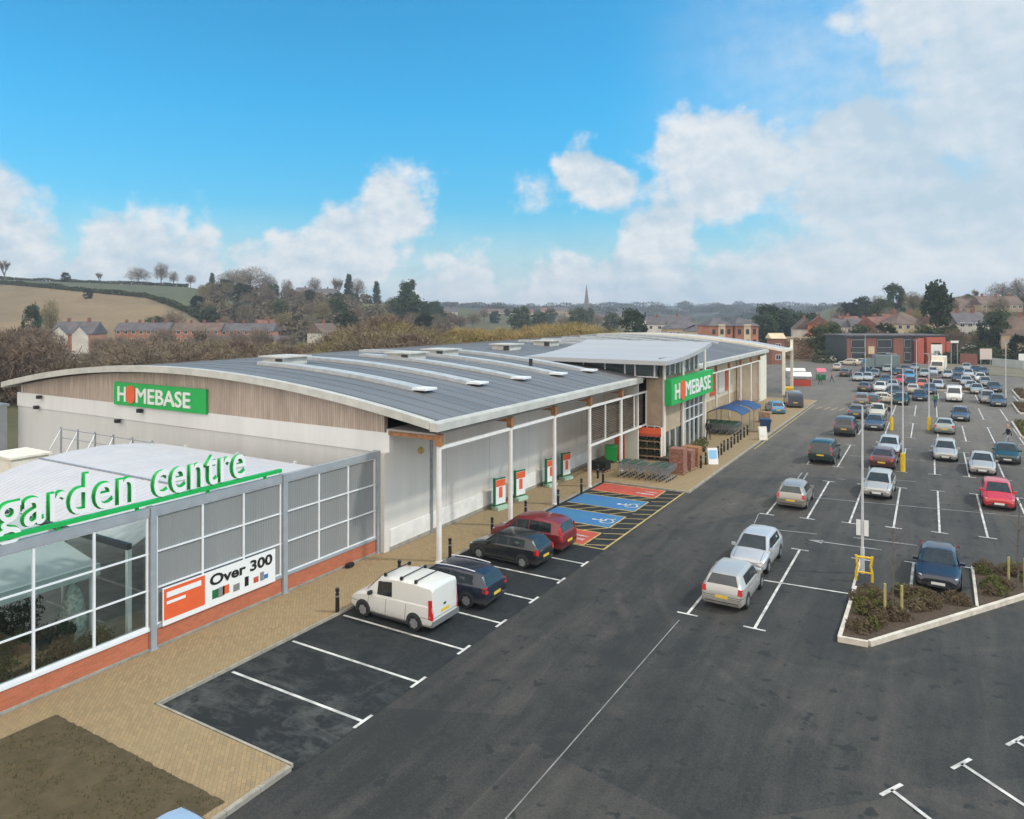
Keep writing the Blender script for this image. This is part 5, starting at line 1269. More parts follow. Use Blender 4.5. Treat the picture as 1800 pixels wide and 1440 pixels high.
def leafclump(g, c, r_, n, s_, rn):
    for i in range(n):
        v = Vector((rn.gauss(0, 1), rn.gauss(0, 1), rn.gauss(0, 1))).normalized() * r_ * rn.random() ** .4; v.z = abs(v.z) if c[2] < r_ * .5 else v.z
        p = Vector(c) + v; a = Vector((rn.gauss(0, 1), rn.gauss(0, 1), rn.gauss(0, 1))).normalized() * s_; b = a.orthogonal().normalized() * s_ * .6
        g.add([p - a, p + b, p + a], [(0, 1, 2)])
# potted plants for sale
def potted(loc, h, r_, m, lab, group=None, potm=None, seed=1):
    rn = random.Random(seed); t_ = thing('potted_plant', lab, 'plant', loc, 0, group)
    g = MB(); g.lathe([(.16, 0), (.22, .30), (.24, .30), (.24, .34)], 12); g.build('pot', potm or M['plastic'], t_, smooth=40)
    g = MB(); leafclump(g, (0, 0, .35 + h * .5), r_, int(260), .09, rn); g.build('leaves', m, t_)
    return t_
p = G(1152, 815, PZ); t_ = thing('display_stand', 'plant display stand with a red and orange header under the entrance tower', 'stand', (p.x - .9, p.y + 1.2, PZ), R(8))
for z in (.25, .8, 1.35): g = MB(); g.box(-.9, -.3, z, .9, .3, z + .05); g.build('shelf', M['pallet'], t_)
g = MB(); g.box(-.95, -.34, 1.95, .95, -.28, 2.4); g.build('header', M['orange'], t_); g = MB(); g.box(-.95, -.35, 1.75, .95, -.29, 1.95); g.build('header_strip', M['redbay'], t_)
for sx in (-.92, .92): g = MB(); g.box(sx - .03, -.3, 0, sx + .03, .3, 2.4); g.build('side_post', M['white'], t_)
rn = random.Random(77)
for z in (.30, .85, 1.40):
    g = MB()
    for k in range(6): leafclump(g, (-.75 + .3 * k, 0, z + .18), .2, 60, .07, rn)
    g.build('plants', M[('ever2', 'shrubg', 'ever')[int(z * 2) % 3]], t_)
i = 0
for (u, v, h, r_, m, lab) in ((1222, 806, .9, .5, 'shrubg', 'bright green potted shrub by the entrance, nearest of the row'), (1229, 800, .8, .5, 'shrubg', 'green potted shrub by the entrance, in the middle of the row'), (1236, 794, .8, .45, 'ever2', 'darker potted shrub by the entrance, farthest of the row'),
                            (1168, 806, .9, .5, 'ever2', 'dark potted shrub left of the entrance tower white column'), (1172, 799, .9, .5, 'ever', 'very dark potted shrub behind the trolleys under the tower')):
    p = G(u, v, PZ); potted((p.x, p.y, PZ), h, r_, M[m], lab, 'potted shrubs at the entrance', seed=i); i += 1
# inside the garden centre: deeper rows of stock
rn = random.Random(41)
for k in range(30):
    x, y = rn.uniform(-30, -24.2), rn.uniform(4.5, 13.2); potted((x, y, .03), .9 + rn.random(), .45 + .25 * rn.random(), M[rn.choice(('ever', 'ever2', 'shrubg', 'shrub'))], 'taller potted plant standing deep in the garden centre yard', 'potted plants deep in the yard', rn.choice((None, M['terra'], M['signw'])), seed=200 + k)
# inside the garden centre: tables, pots, wrapped tree
for k, (x, y) in enumerate(((-23.3, 6.3), (-23.3, 8.8), (-25.6, 7.4), (-25.6, 10.8), (-23.6, 11.6))):
    lab = ['display bench in the yard nearest the left edge behind the clear glass', 'display bench behind the clear glass right of the first glazing bar', 'display bench in the second row behind the clear glass, left', 'display bench in the second row behind the clear glass, right', 'display bench at the right end of the clear glass bays'][k]
    t_ = thing('display_bench', lab, 'bench', (x, y, .03), 0, 'display benches in the yard')
    g = MB(); g.box(-.6, -1.0, .66, .6, 1.0, .74); g.build('top', M['pallet'], t_)
    for sx in (-.5, .5):
        for sy in (-.9, .9): g = MB(); g.box(sx - .04, sy - .04, 0, sx + .04, sy + .04, .66); g.build('leg', M['galv'], t_)
pos = [(-22.75, 12.6, 'a'), (-22.75, 13.15, 'b'), (-22.8, 12.0, 'c'), (-22.8, 11.4, 'd'), (-23.3, 10.6, 'e'), (-22.8, 7.4, 'f'), (-22.8, 6.8, 'g'), (-23.0, 9.7, 'h'), (-24.2, 12.8, 'i'), (-24.6, 11.9, 'j')]
for k, (x, y, _) in enumerate(pos): potted((x, y, .03), .5 + .3 * (k % 3), .42, M[('ever', 'ever2', 'shrub')[k % 3]], 'leafy potted plant on the yard floor close behind the clear glass', 'potted plants behind the clear glass', seed=20 + k)
rn = random.Random(9)
for k, (x, y) in enumerate(((-23.3, 6.3), (-23.3, 8.8), (-25.6, 7.4), (-25.6, 10.8), (-23.6, 11.6))):
    for q in range(4):
        potted((x + rn.uniform(-.35, .35), y - .75 + q * .5, .77), .25, .26, M[('ever2', 'shrubg', 'shrub', 'ever')[(k + q) % 4]], 'small potted plant standing on one of the display benches', 'small potted plants on the display benches', M['terra'] if q % 2 else None, seed=60 + k * 4 + q)
t_ = thing('netted_tree', 'tall pale netted tree standing behind the clear glass left of the grey post', 'plant', (-23.6, 12.7, .03))
g = MB(); g.lathe([(.10, .3), (.34, .6), (.42, 1.3), (.30, 2.0), (.06, 2.6)], 10); 
g.v = [(x * (1 + .25 * noise.noise(Vector((x * 4, y * 4, z * 3)))), y * (1 + .25 * noise.noise(Vector((x * 4, y * 4, z * 3 + 5)))), z) for x, y, z in g.v]
g.build('net_wrap', mat('pale_netting', (.40, .42, .38), .9, var=.4, scale=9), t_, smooth=50)
g = MB(); g.lathe([(.20, 0), (.26, .34)], 12); g.build('pot', M['plastic'], t_)
t_ = thing('teal_crate', 'teal plastic crate on the yard floor just behind the clear glass', 'crate', (-22.75, 10.4, .03))
g = MB(); g.box(-.3, -.4, 0, .3, .4, .06); g.box(-.3, -.4, .06, -.26, .4, .4); g.box(.26, -.4, .06, .3, .4, .4); g.box(-.26, -.4, .06, .26, -.36, .4); g.box(-.26, .36, .06, .26, .4, .4); g.build('box', mat('teal_plastic', (.02, .25, .24), .4), t_)
for k in range(5): 
    t_ = thing('paving_pot', 'row of small white pots on the floor near the left edge behind the glass', 'pot', (-22.6, 6.6 + .3 * k, .03), 0, 'small white pots'); g = MB(); g.lathe([(.07, 0), (.10, .18), (.11, .18)], 10); g.build('pot', M['signw'], t_)
t_ = thing('hose_drum', 'small black outlet box at the foot of the brick plinth near its right end', 'box', (-21.85, 23.3, PZ)); g = MB(); g.box(-.1, -.14, 0, .1, .14, .18); g.tube((0, -.2, .09), (0, .2, .09), .09, 10); g.build('body', M['black'], t_)
# ---- lamp posts
def lamp(u, v, lab, h=7.1, collar=True, signs=False):
    p = G(u, v); t_ = thing('lamp_post', lab, 'lamp post', (p.x, p.y, 0), 0, 'tall lamp posts in the car park')
    g = MB(); g.tube((0, 0, 0), (0, 0, h), .06, 10, .035); g.tube((0, 0, 0), (0, 0, 1.1), .09, 10, .08); g.build('pole', M['pole'], t_, smooth=40)
    for sg in (-1, 1):
        g = MB(); g.tube((0, 0, h - .05), (sg * .16, 0, h + .0), .03, 6); g.box(min(sg * .12, sg * .42), -.10, h - .03, max(sg * .12, sg * .42), .10, h + .04); g.build('lamp_head', M['galv'], t_)
    if collar: g = MB(); g.tube((0, 0, .02), (0, 0, 1.25), .16, 12); g.build('guard_collar', M['yellow'], t_, smooth=40)
    if signs:
        for sg in (-1, 1): g = MB(); x = sg * .15; g.box(x - .085, -.03, 1.60, x + .085, .0, 2.26); g.build('sign_plate', M['signw'], t_)
lamp(1516, 1008, 'nearest lamp post with two white plates and a yellow guard at its foot', collar=False, signs=True)
lamp(1587, 829, 'lamp post with yellow guard standing right of the pale silver hatchback', collar=True)
lamp(1633, 757, 'lamp post with yellow guard in the middle of the empty bays', collar=True)
lamp(1567, 757, 'lamp post with yellow guard by the cream saloon crossing the rows', collar=True)
lamp(1611, 690, 'lamp post among the far rows left of the large white van', collar=True)
lamp(1521, 664, 'lamp post at the far left of the back rows by the dark glass building', collar=False)
lamp(1768, 700, 'lamp post near the right edge beyond the long planting bed', collar=False)
p = G(1519, 1022); t_ = thing('steel_barrier', 'bright yellow tubular guard frame round the foot of the nearest lamp post', 'barrier', (p.x, p.y, .0), R(5))
for sx in (-.3, .3):
    g = MB(); g.tube((sx, 0, 0), (sx, 0, .35), .05, 8); g.tube((sx, 0, .35), (sx * .8, 0, .62), .05, 8); g.tube((sx * .8, 0, .62), (sx, 0, 1.05), .05, 8); g.build('post', M['yellow'], t_)
g = MB(); g.tube((-.3, 0, .98), (.3, 0, .98), .05, 8); g.tube((-.3, 0, .36), (.3, 0, .36), .04, 8); g.build('crossbar', M['yellow'], t_)
# stakes and saplings in the beds
def sapling(loc, h, lab, seed, stakes=((-.28, 0), (.25, .1)), bush=True):
    rn = random.Random(seed); t_ = thing('staked_sapling', lab, 'sapling', loc)
    g = MB(); pz = Vector((0, 0, 0)); 
    for k in range(6): q = pz + Vector((rn.uniform(-.05, .05), rn.uniform(-.05, .05), h / 6)); g.tube(pz, q, .035 - .004 * k, 6, .031 - .004 * k); pz = q
    for k in range(14):
        z = h * rn.uniform(.45, 1); a = rn.random() * 6.3; l = .3 + .5 * rn.random(); g.tube((0, 0, z), (l * math.cos(a), l * math.sin(a), z + l * .9), .010, 3, .004)
    g.build('trunk', M['bark'], t_)
    for sx, sy in stakes: g = MB(); g.tube((sx, sy, 0), (sx, sy, 1.15), .045, 8); g.build('stake', M['stake'], t_)
sapling(tuple(G(1571, 1085, BZ)), 3.2, 'thin bare sapling between two yellowish stakes in the nearest planting bed', 1)
sapling(tuple(G(1788, 1032, BZ)), 3.4, 'thin bare sapling between stakes at the right edge in the second planting bed', 2)
for k, (x, y) in enumerate(((7.6, 66), (7.8, 80), (7.2, 84.5), (8.6, 99), (9.6, 116))):
    sapling((x, y, BZ), 3.0, ['staked sapling in the small green bed at the right edge', 'staked sapling at the near end of the long green bed', 'staked sapling at the far end of the long green bed', 'staked sapling in the bed beyond the beige people carrier', 'staked sapling in the farthest right hand bed'][k], 5 + k)
def ground_shrub(x, y, r_, m, seed):
    rn = random.Random(seed); g = MB()
    for i in range(int(190 * r_ / .3)):
        a = rn.random() * 6.283; rr_ = r_ * rn.random() ** .6; z = BZ + .02 + rn.random() * .42 * (1 - (rr_ / r_) ** 2 * .6)
        p = Vector((x + rr_ * math.cos(a), y + rr_ * math.sin(a), z)); a_ = Vector((rn.gauss(0, 1), rn.gauss(0, 1), rn.gauss(0, 1) + .6)).normalized() * .075; b_ = a_.orthogonal().normalized() * .028
        g.add([p - a_, p + b_, p + a_, p - b_], [(0, 1, 2, 3)])
    o = g.build('bed_shrub', m, base=(x, y, BZ)); return o
def in_poly(x, y, P_):
    c = False
    for (x0, y0), (x1, y1) in zip(P_, P_[1:] + P_[:1]):
        if (y0 > y) != (y1 > y) and x < (x1 - x0) * (y - y0) / (y1 - y0) + x0: c = not c
    return c
k = 0
for (P_, n, lab) in ((bedpoly, 30, 'low dry shrub in the nearest bark covered planting bed'), ([(1.3, 32.2), (4.3, 36.9), (4.3, 37.5), (1.3, 36.8)], 18, 'low brown shrub in the bed right of the dark blue saloon')):
    xs = [p[0] for p in P_]; ys_ = [p[1] for p in P_]; m_ = 0
    while m_ < n:
        x, y = rng.uniform(min(xs), max(xs)), rng.uniform(min(ys_), max(ys_))
        if in_poly(x, y, P_) and in_poly(x + .2, y - .2, P_) and in_poly(x - .2, y, P_):
            o = ground_shrub(x, y, .26 + .2 * rng.random(), M['shrubg'] if rng.random() < .34 else M['shrub'], 100 + k); tag(o, lab, 'shrub', 'low shrubs in the near planting beds'); k += 1; m_ += 1
for k2, (x0, y0, x1, y1) in enumerate(((6.4, 62.6, 9.4, 69.8), (6.1, 77.2, 9.2, 86.8), (7.3, 95.2, 9.9, 103.8), (8.5, 110.2, 10.9, 121.8), (-3.4, 117.1, 5.9, 119.4))):
    rn = random.Random(k2); g = MB()
    for i in range(1500):
        x, y = rn.uniform(x0, x1), rn.uniform(y0, y1); p = Vector((x, y, BZ + .35 * rn.random())); a_ = Vector((rn.gauss(0, 1), rn.gauss(0, 1), rn.gauss(0, 1) + .6)).normalized() * .14; b_ = a_.orthogonal().normalized() * .06; g.add([p - a_, p + b_, p + a_, p - b_], [(0, 1, 2, 3)])
    tag(g.build('ground_cover', M['shrubg'] if k2 in (0, 1) else M['shrub']), ['green ground cover in the small bed at the right edge', 'green ground cover in the long bed at the right edge', 'dry ground cover in the bed beyond the beige people carrier', 'dry ground cover in the farthest right hand bed', 'tan ground cover on the island behind the far rows'][k2], 'ground cover', kind='stuff')
# ---- people (a skinned skeleton each)
def person(u, v, rz, top, legs, hair, lab, stride=.25, z=PZ):
    p = G(u, v, z); H_ = 1.6
    bm_v = [(0, 0, .90), (0, 0, 1.08), (0, 0, 1.30), (.02, 0, 1.40), (.03, 0, 1.50), (.03, 0, 1.60)]; rad = [.135, .125, .15, .055, .075, .085]; ed = [(0, 1), (1, 2), (2, 3), (3, 4), (4, 5)]
    for sg in (-1, 1):
        b = len(bm_v); st_ = stride * sg
        bm_v += [(0, sg * .09, .84), (.04 + st_ * .5, sg * .10, .46), (st_ - .03, sg * .10, .08), (st_ + .12, sg * .10, .04)]; rad += [.085, .06, .045, .04]; ed += [(0, b), (b, b + 1), (b + 1, b + 2), (b + 2, b + 3)]
        b = len(bm_v); bm_v += [(0, sg * .19, 1.33), (-.04 - st_ * .3, sg * .24, 1.08), (.06 - st_ * .8, sg * .24, .86), (.08 - st_ * .9, sg * .24, .77)]; rad += [.055, .045, .035, .035]; ed += [(2, b), (b, b + 1), (b + 1, b + 2), (b + 2, b + 3)]
        for f_ in range(4):
            c_ = len(bm_v); bm_v += [(.10 - st_ * .9 + .012 * f_, sg * (.225 + .012 * f_), .70 - .008 * f_)]; rad += [.009]; ed += [(b + 3, c_)]
        c_ = len(bm_v); bm_v += [(.13 - st_ * .9, sg * .21, .75)]; rad += [.010]; ed += [(b + 3, c_)]
    me = bpy.data.meshes.new('body'); me.from_pydata(bm_v, ed, []); o = bpy.data.objects.new('body', me); COL.objects.link(o)
    sk = o.modifiers.new('skin', 'SKIN'); 
    for i, r_ in enumerate(rad): me.skin_vertices[0].data[i].radius = (r_, r_)
    me.skin_vertices[0].data[0].use_root = True
    s2 = o.modifiers.new('sub', 'SUBSURF'); s2.levels = 1; s2.render_levels = 1
    bpy.context.view_layer.update(); nm = bpy.data.meshes.new_from_object(o.evaluated_get(bpy.context.evaluated_depsgraph_get())); bpy.data.objects.remove(o)
    for m in (M['skin'], top, legs, M['black']): nm.materials.append(m)
    for q in nm.polygons:
        c = q.center; q.use_smooth = True
        q.material_index = 3 if c.z < .10 else 2 if (c.z < .90 and abs(c.y) < .17) else 0 if (c.z > 1.40 or c.z < .80) else 1
    t_ = thing('person', lab, 'person', (p.x, p.y, z), rz); o = bpy.data.objects.new('body', nm); COL.objects.link(o); o.parent = t_
    g = MB(); g.lathe([(.03, 1.50), (.088, 1.55), (.094, 1.62), (.07, 1.68), (.02, 1.70)], 12, c=(.012, 0, 0)); g.build('hair', hair, t_, smooth=60)
    g = MB(); g.box(.098, -.012, 1.545, .125, .012, 1.575); g.build('nose', M['skin'], t_)
person(1245, 772, R(-60), M['black'], M['black'], M['bark'], 'person in dark clothes walking near the last column of the entrance tower')
person(1563, 739, R(200), M['plastic'], M['galv'], M['black'], 'person in dark jacket and grey trousers walking beside the cream hatchback', z=0)
person(1644, 717, R(80), M['dgreen'], M['blue'], M['bark'], 'person in a green top and blue trousers walking left of the large white van', z=0)
person(1772, 783, R(200), M['black'], M['galv'], M['skin'], 'person in a black coat standing behind the dark green saloon at the right', z=0)
person(1462, 672, R(-20), M['terra'], M['plastic'], M['black'], 'person in a brown top crossing the far end of the driving lane', z=0)
person(1442, 676, R(160), M['dgreen'], M['plastic'], M['bark'], 'person in a green top beside the pink board at the far end of the lane', z=0)
# stalls and boards in front of the neighbouring store
def stall(u, v, w_, h_, c1, c2, lab, rz=0.3):
    p = G(u, v); t_ = thing('canvas_stall', lab, 'stall', (p.x, p.y, 0), rz)
    g = MB(); g.add([(-w_ / 2, -.8, h_ * .72), (w_ / 2, -.8, h_ * .72), (w_ / 2, 0, h_), (-w_ / 2, 0, h_), (w_ / 2, .8, h_ * .72), (-w_ / 2, .8, h_ * .72)], [(0, 1, 2, 3), (3, 2, 4, 5), (0, 3, 5), (1, 4, 2)]); g.build('canopy', c1, t_)
    g = MB(); g.box(-w_ / 2 + .1, -.6, 0, w_ / 2 - .1, .6, h_ * .45); g.build('counter', c2, t_)
    for sx in (-w_ / 2 + .05, w_ / 2 - .05):
        for sy in (-.75, .75): g = MB(); g.tube((sx, sy, 0), (sx, sy, h_ * .74), .03, 6); g.build('post', M['galv'], t_)
stall(1409, 678, 2.6, 2.0, M['signw'], M['redbay'], 'white topped stall with red counter past the neighbouring store')
stall(1443, 668, 1.4, 1.9, mat('pink_canvas', (.6, .16, .22), .7), M['dgreen'], 'small pink and green stall at the far end of the driving lane')
stall(1398, 664, 3.0, 1.6, M['signw'], M['galv'], 'white low stall behind the red countered one')
def yellow_item(u, v, lab):
    p = G(u, v); t_ = thing('grit_bin', lab, 'bin', (p.x, p.y, 0), R(20)); g = MB(); g.box(-.6, -.4, 0, .6, .4, .6); g.build('body', M['yellow'], t_)
    g = MB(); g.add([(-.63, -.43, .6), (.63, -.43, .6), (.63, .43, .72), (-.63, .43, .72), (-.63, -.43, .66), (.63, -.43, .66), (.63, .43, .80), (-.63, .43, .80)], [(4, 5, 6, 7), (0, 1, 5, 4), (1, 2, 6, 5), (2, 3, 7, 6), (3, 0, 4, 7), (3, 2, 1, 0)]); g.build('lid', M['yellow'], t_)
yellow_item(1386, 690, 'yellow bin at the foot of the mast on the neighbouring store corner')

# ================================================================== BACKGROUND: TREES
def twig_fan(g, p, d, rn, n, l, w_):
    for i in range(n):
        v = (d + Vector((rn.gauss(0, 1), rn.gauss(0, 1), rn.gauss(0, 1))) * .75).normalized() * l * rn.uniform(.5, 1.2)
        s_ = v.orthogonal().normalized() * w_; s_.rotate(Matrix.Rotation(rn.random() * 3.14, 3, v.normalized())); g.add([p - s_, p + s_, p + v], [(0, 1, 2)])
def bare_tree(seed, h, spread, m, upright=.5, fans=7, low=.25, levels=4):
    """deciduous winter tree, unit = metres"""
    rn = random.Random(seed); t_ = thing('bare_tree', '', 'tree'); tg, cg = MB(), MB()
    def grow(p, d, l, r_, lev):
        q = p + d * l; bend = Vector((rn.gauss(0, .12), rn.gauss(0, .12), 0)) * l; mid = p.lerp(q, .5) + bend
        tg.tube(p, mid, r_, 5 if lev < 2 else 3, r_ * .85, cap=False); tg.tube(mid, q, r_ * .85, 5 if lev < 2 else 3, r_ * .65, cap=False)
        if lev >= 1:
            for k in range(4): twig_fan(cg, p.lerp(q, rn.random()), d, rn, fans // 2 + 1, .11 * h, .012 * h ** .5)
        if lev >= levels: twig_fan(cg, q, d, rn, fans, .13 * h, .012 * h ** .5); return
        n = rn.choice((3, 4)) if lev else rn.choice((4, 5))
        for k in range(n):
            a = 2 * math.pi * (k + rn.random() * .6) / n; tilt = rn.uniform(.35, .95) * spread * (1.1 if lev == 0 else .9)
            e = d.orthogonal().normalized(); e.rotate(Matrix.Rotation(a, 3, d)); nd = (d * math.cos(tilt) + e * math.sin(tilt)); nd = (nd + Vector((0, 0, upright * .5))).normalized()
            grow(q, nd, l * rn.uniform(.62, .85) if lev else l * rn.uniform(.8, 1.05), r_ * .6, lev + 1)
    grow(Vector((0, 0, -.4)), Vector((rn.uniform(-.05, .05), rn.uniform(-.05, .05), 1)), h * low, h * .022, 0)
    zt = max(p[2] for p in cg.v); k = h / zt
    for gg in (tg, cg): gg.v = [(x * k, y * k, z * k) for x, y, z in gg.v]
    tg.build('trunk', M['bark'], t_); cg.build('crown', m, t_); return t_
def round_tree(seed, h, w_, m, n=2300, z0=.16, up=.5, point=.0):
    """winter tree: trunk, radiating limbs, twigs filling a lumpy rounded crown"""
    rn = random.Random(seed); t_ = thing('bare_tree', '', 'tree'); tg, cg = MB(), MB()
    tg.tube((0, 0, -.4), (0, 0, h * .32), h * .022, 6, h * .017, cap=False); tg.tube((0, 0, h * .32), (rn.uniform(-.2, .2), 0, h * .72), h * .017, 5, h * .006, cap=False)
    def surf(a, e):
        dv = Vector((math.cos(a) * math.cos(e), math.sin(a) * math.cos(e), math.sin(e))); k = .86 + .42 * noise.noise(dv * 1.9 + Vector((seed * 3.1, 0, 0)))
        zc = (1 + z0) / 2; rz = (1 - z0) / 2; wz = 1 - point * max(0, dv.z)
        return Vector((dv.x * w_ / 2 * k * wz, dv.y * w_ / 2 * k * wz, h * (zc + dv.z * rz * k))), dv
    for i in range(34):
        a = rn.random() * 6.283; e = math.asin(rn.uniform(-.55, 1)); q, dv = surf(a, e); q = Vector((0, 0, h * .5)).lerp(q, .88); s_ = Vector((0, 0, h * rn.uniform(.22, .6)))
        mid = s_.lerp(q, .5) + Vector((0, 0, h * .03)); tg.tube(s_, mid, h * .009, 4, h * .006, cap=False); tg.tube(mid, q, h * .006, 3, h * .002, cap=False)
        for k in range(4):
            b = mid.lerp(q, rn.random()); tg.tube(b, b + Vector((rn.gauss(0, 1), rn.gauss(0, 1), rn.gauss(.4, .7))) * h * .06, h * .003, 3, h * .001, cap=False)
    for i in range(n):
        a = rn.random() * 6.283; e = math.asin(rn.uniform(-.8, 1)); q, dv = surf(a, e); c = Vector((0, 0, h * .48)); k = rn.random() ** .38; p = c.lerp(q, k * .93)
        twig_fan(cg, p, (dv + Vector((0, 0, up))).normalized(), rn, 1, h * .085, .010 * h ** .5 + .012)
    tg.build('trunk', M['bark'], t_); cg.build('crown', m, t_); return t_
def bush_tree(seed, h, w_, m, n=2600, trunk=.12):
    """twiggy, many-stemmed shrub or willow: upright thin stems"""
    rn = random.Random(seed); t_ = thing('bare_tree', '', 'tree'); tg, cg = MB(), MB()
    tips = []
    for i in range(16):
        a = rn.random() * 6.3; r_ = w_ * .5 * rn.random() ** .5; q = Vector((r_ * math.cos(a), r_ * math.sin(a), h * rn.uniform(.5, .85))); tg.tube((q.x * .2, q.y * .2, -.3), q, h * .010, 3, h * .004, cap=False); tips.append(q)
    for i in range(n):
        a = rn.random() * 6.283; z = rn.random() ** .7; ww = w_ * .5 * math.sqrt(max(0, 1 - ((z - .45) / .58) ** 2)) * (.85 + .3 * noise.noise(Vector((math.cos(a) * 2, math.sin(a) * 2, z * 3 + seed)))); r_ = ww * rn.random() ** .45
        p = Vector((r_ * math.cos(a), r_ * math.sin(a), z * h)); twig_fan(cg, p, Vector((p.x * .06, p.y * .06, .8)), rn, 1, h * .13, .02 + .0035 * h)
    zt = max(p[2] for p in cg.v); k = h / zt; cg.v = [(x, y, z * k) for x, y, z in cg.v]
    tg.build('trunk', M['bark'], t_); cg.build('crown', m, t_); return t_
def evergreen(seed, h, w_, m, form='round', n=3200):
    rn = random.Random(seed); t_ = thing('evergreen_tree', '', 'tree'); tg, cg = MB(), MB()
    tg.tube((0, 0, -.4), (rn.uniform(-.2, .2), 0, h * .85), h * .028, 7, h * .008)
    clumps = []
    for i in range(70):
        a = rn.random() * 6.283; z = rn.random()
        if form == 'cone': z = .06 + .94 * z; ww = w_ * .5 * (1 - z) ** .8 + .04 * w_
        elif form == 'pine': z = .50 + .50 * z; ww = w_ * .5 * math.sqrt(max(.02, 1 - ((z - .74) / .30) ** 2)) * (.6 + .5 * (i % 3) / 2)
        else: z = .05 + .95 * z; ww = w_ * .5 * math.sqrt(max(.02, 1 - ((z - .5) / .55) ** 2))
        r_ = ww * rn.random() ** .35; clumps.append((Vector((r_ * math.cos(a), r_ * math.sin(a), z * h)), (.10 + .07 * rn.random()) * (w_ + h) * .5))
        if form == 'pine': tg.tube((0, 0, z * h - .5), (r_ * math.cos(a), r_ * math.sin(a), z * h), h * .006, 3, h * .003, cap=False)
    per = n // 70; s_ = .02 * (h + w_) + .09
    for c, r_ in clumps:
        for k in range(per):
            v = Vector((rn.gauss(0, 1), rn.gauss(0, 1), rn.gauss(0, .7))).normalized() * r_ * rn.random() ** .4; p = c + v
            a_ = Vector((rn.gauss(0, 1), rn.gauss(0, 1), rn.gauss(0, .6))).normalized() * s_; b_ = a_.orthogonal().normalized() * s_ * .45; g_ = [p - a_, p + b_, p + a_, p - b_]; cg.add(g_, [(0, 1, 2, 3)])
    tg.build('trunk', M['bark'], t_); cg.build('crown', m, t_); return t_
LIB = {}
def lib(key, f): 
    if key not in LIB:
        LIB[key] = [f(), 0]
    return LIB[key]
MAKERS = {
  'bareA': (10, lambda: round_tree(1, 10, 9.5, M['twig'])), 'bareB': (10, lambda: round_tree(2, 10, 7, M['twig'], 1900)), 'bareC': (10, lambda: round_tree(3, 10, 8.5, M['twigp'])),
 'bareD': (10, lambda: round_tree(4, 10, 8.5, M['twigo'], 2600)), 'thin': (10, lambda: bare_tree(5, 10, .55, M['twig'], .8, fans=3, levels=3, low=.17)), 'dome': (10, lambda: round_tree(15, 10, 14, M['twig'], 3600, z0=.05)),
 'bushA': (10, lambda: bush_tree(11, 10, 9, M['twig'])), 'bushB': (10, lambda: bush_tree(12, 10, 10, M['twigp'])), 'bushO': (10, lambda: bush_tree(13, 10, 9, M['twigo'])), 'bushG': (10, lambda: bush_tree(14, 10, 8, M['twigg'])),
 'everR': (10, lambda: evergreen(21, 10, 9, M['ever'])), 'everR2': (10, lambda: evergreen(24, 10, 11, M['ever'])), 'everM': (10, lambda: evergreen(22, 10, 9, M['ever2'])), 'cone': (10, lambda: evergreen(23, 10, 3.6, M['ever'], 'cone', 2200)), 'pine': (10, lambda: evergreen(25, 10, 6, M['ever'], 'pine', 2600)),
}
def tree(kind, u, d, vtop, label, group=None, wide=1.0, name=None):
    p = put(u, d); h = max(1.5, ZV(vtop, d) - p.z); base, f = MAKERS[kind]; L_ = lib(kind, f)
    if L_[1] == 0: o = L_[0]
    else: o = copy_tree(L_[0])
    L_[1] += 1; o.location = (p.x, p.y, p.z - .1); k = h / base; o.scale = (k * wide, k * wide, k); o.rotation_euler = (0, 0, rng.random() * 6.28)
    o['label'] = label; o['category'] = 'tree'
    if group: o['group'] = group
    elif 'group' in o: del o['group']
    return o
# belt of bare trees right behind the store
GB = 'bare trees in the belt behind the store'
belt = 'grey brown bare tree in the thick belt behind the arched roof'; beltb = 'purple brown bare bush in the thick belt behind the arched roof'; belto = 'olive tinted bare tree in the belt behind the ridge vents'; beltg = 'golden bare willow behind the far half of the roof'
def vt(u):
    T_ = [(-100, 560), (70, 566), (90, 612), (170, 618), (200, 606), (250, 612), (480, 611), (500, 596), (560, 592), (600, 562), (650, 548), (690, 542), (740, 560), (800, 566), (850, 572), (900, 570), (960, 562), (1020, 560), (1060, 566), (1095, 580)]
    return lerp_tab(T_, u)[0]
r5 = random.Random(17)
u = -60
while u < 800:
    for d in (88, 104, 122):
        uu = u + r5.uniform(-9, 9); v = vt(uu) + r5.uniform(0, 16) + (14 if d < 100 else 0)
        if 75 < uu < 170: v = max(v, 604 + r5.uniform(0, 12))
        elif 170 <= uu < 500: v = r5.uniform(588, 612)
        kd = r5.choice(('bareA', 'bushA', 'bushB', 'bareC', 'bushA')) if uu < 470 else r5.choice(('bareD', 'bushO', 'bareA', 'bushB', 'bareC'))
        tree(kd, uu, d * r5.uniform(.95, 1.06), v, beltb if kd == 'bushB' else belto if kd in ('bareD', 'bushO') else belt, GB, wide=1.15)
    u += 27
u = 800
while u < 1100:
    for d in (118, 138):
        uu = u + r5.uniform(-7, 7); v = vt(uu) + r5.uniform(-2, 9); kd = 'bushG' if uu < 985 and r5.random() < .8 else r5.choice(('bushO', 'bushG', 'bareD'))
        tree(kd, uu, d * r5.uniform(.95, 1.05), v, beltg if kd == 'bushG' else belto, GB, wide=1.1)
    u += 17
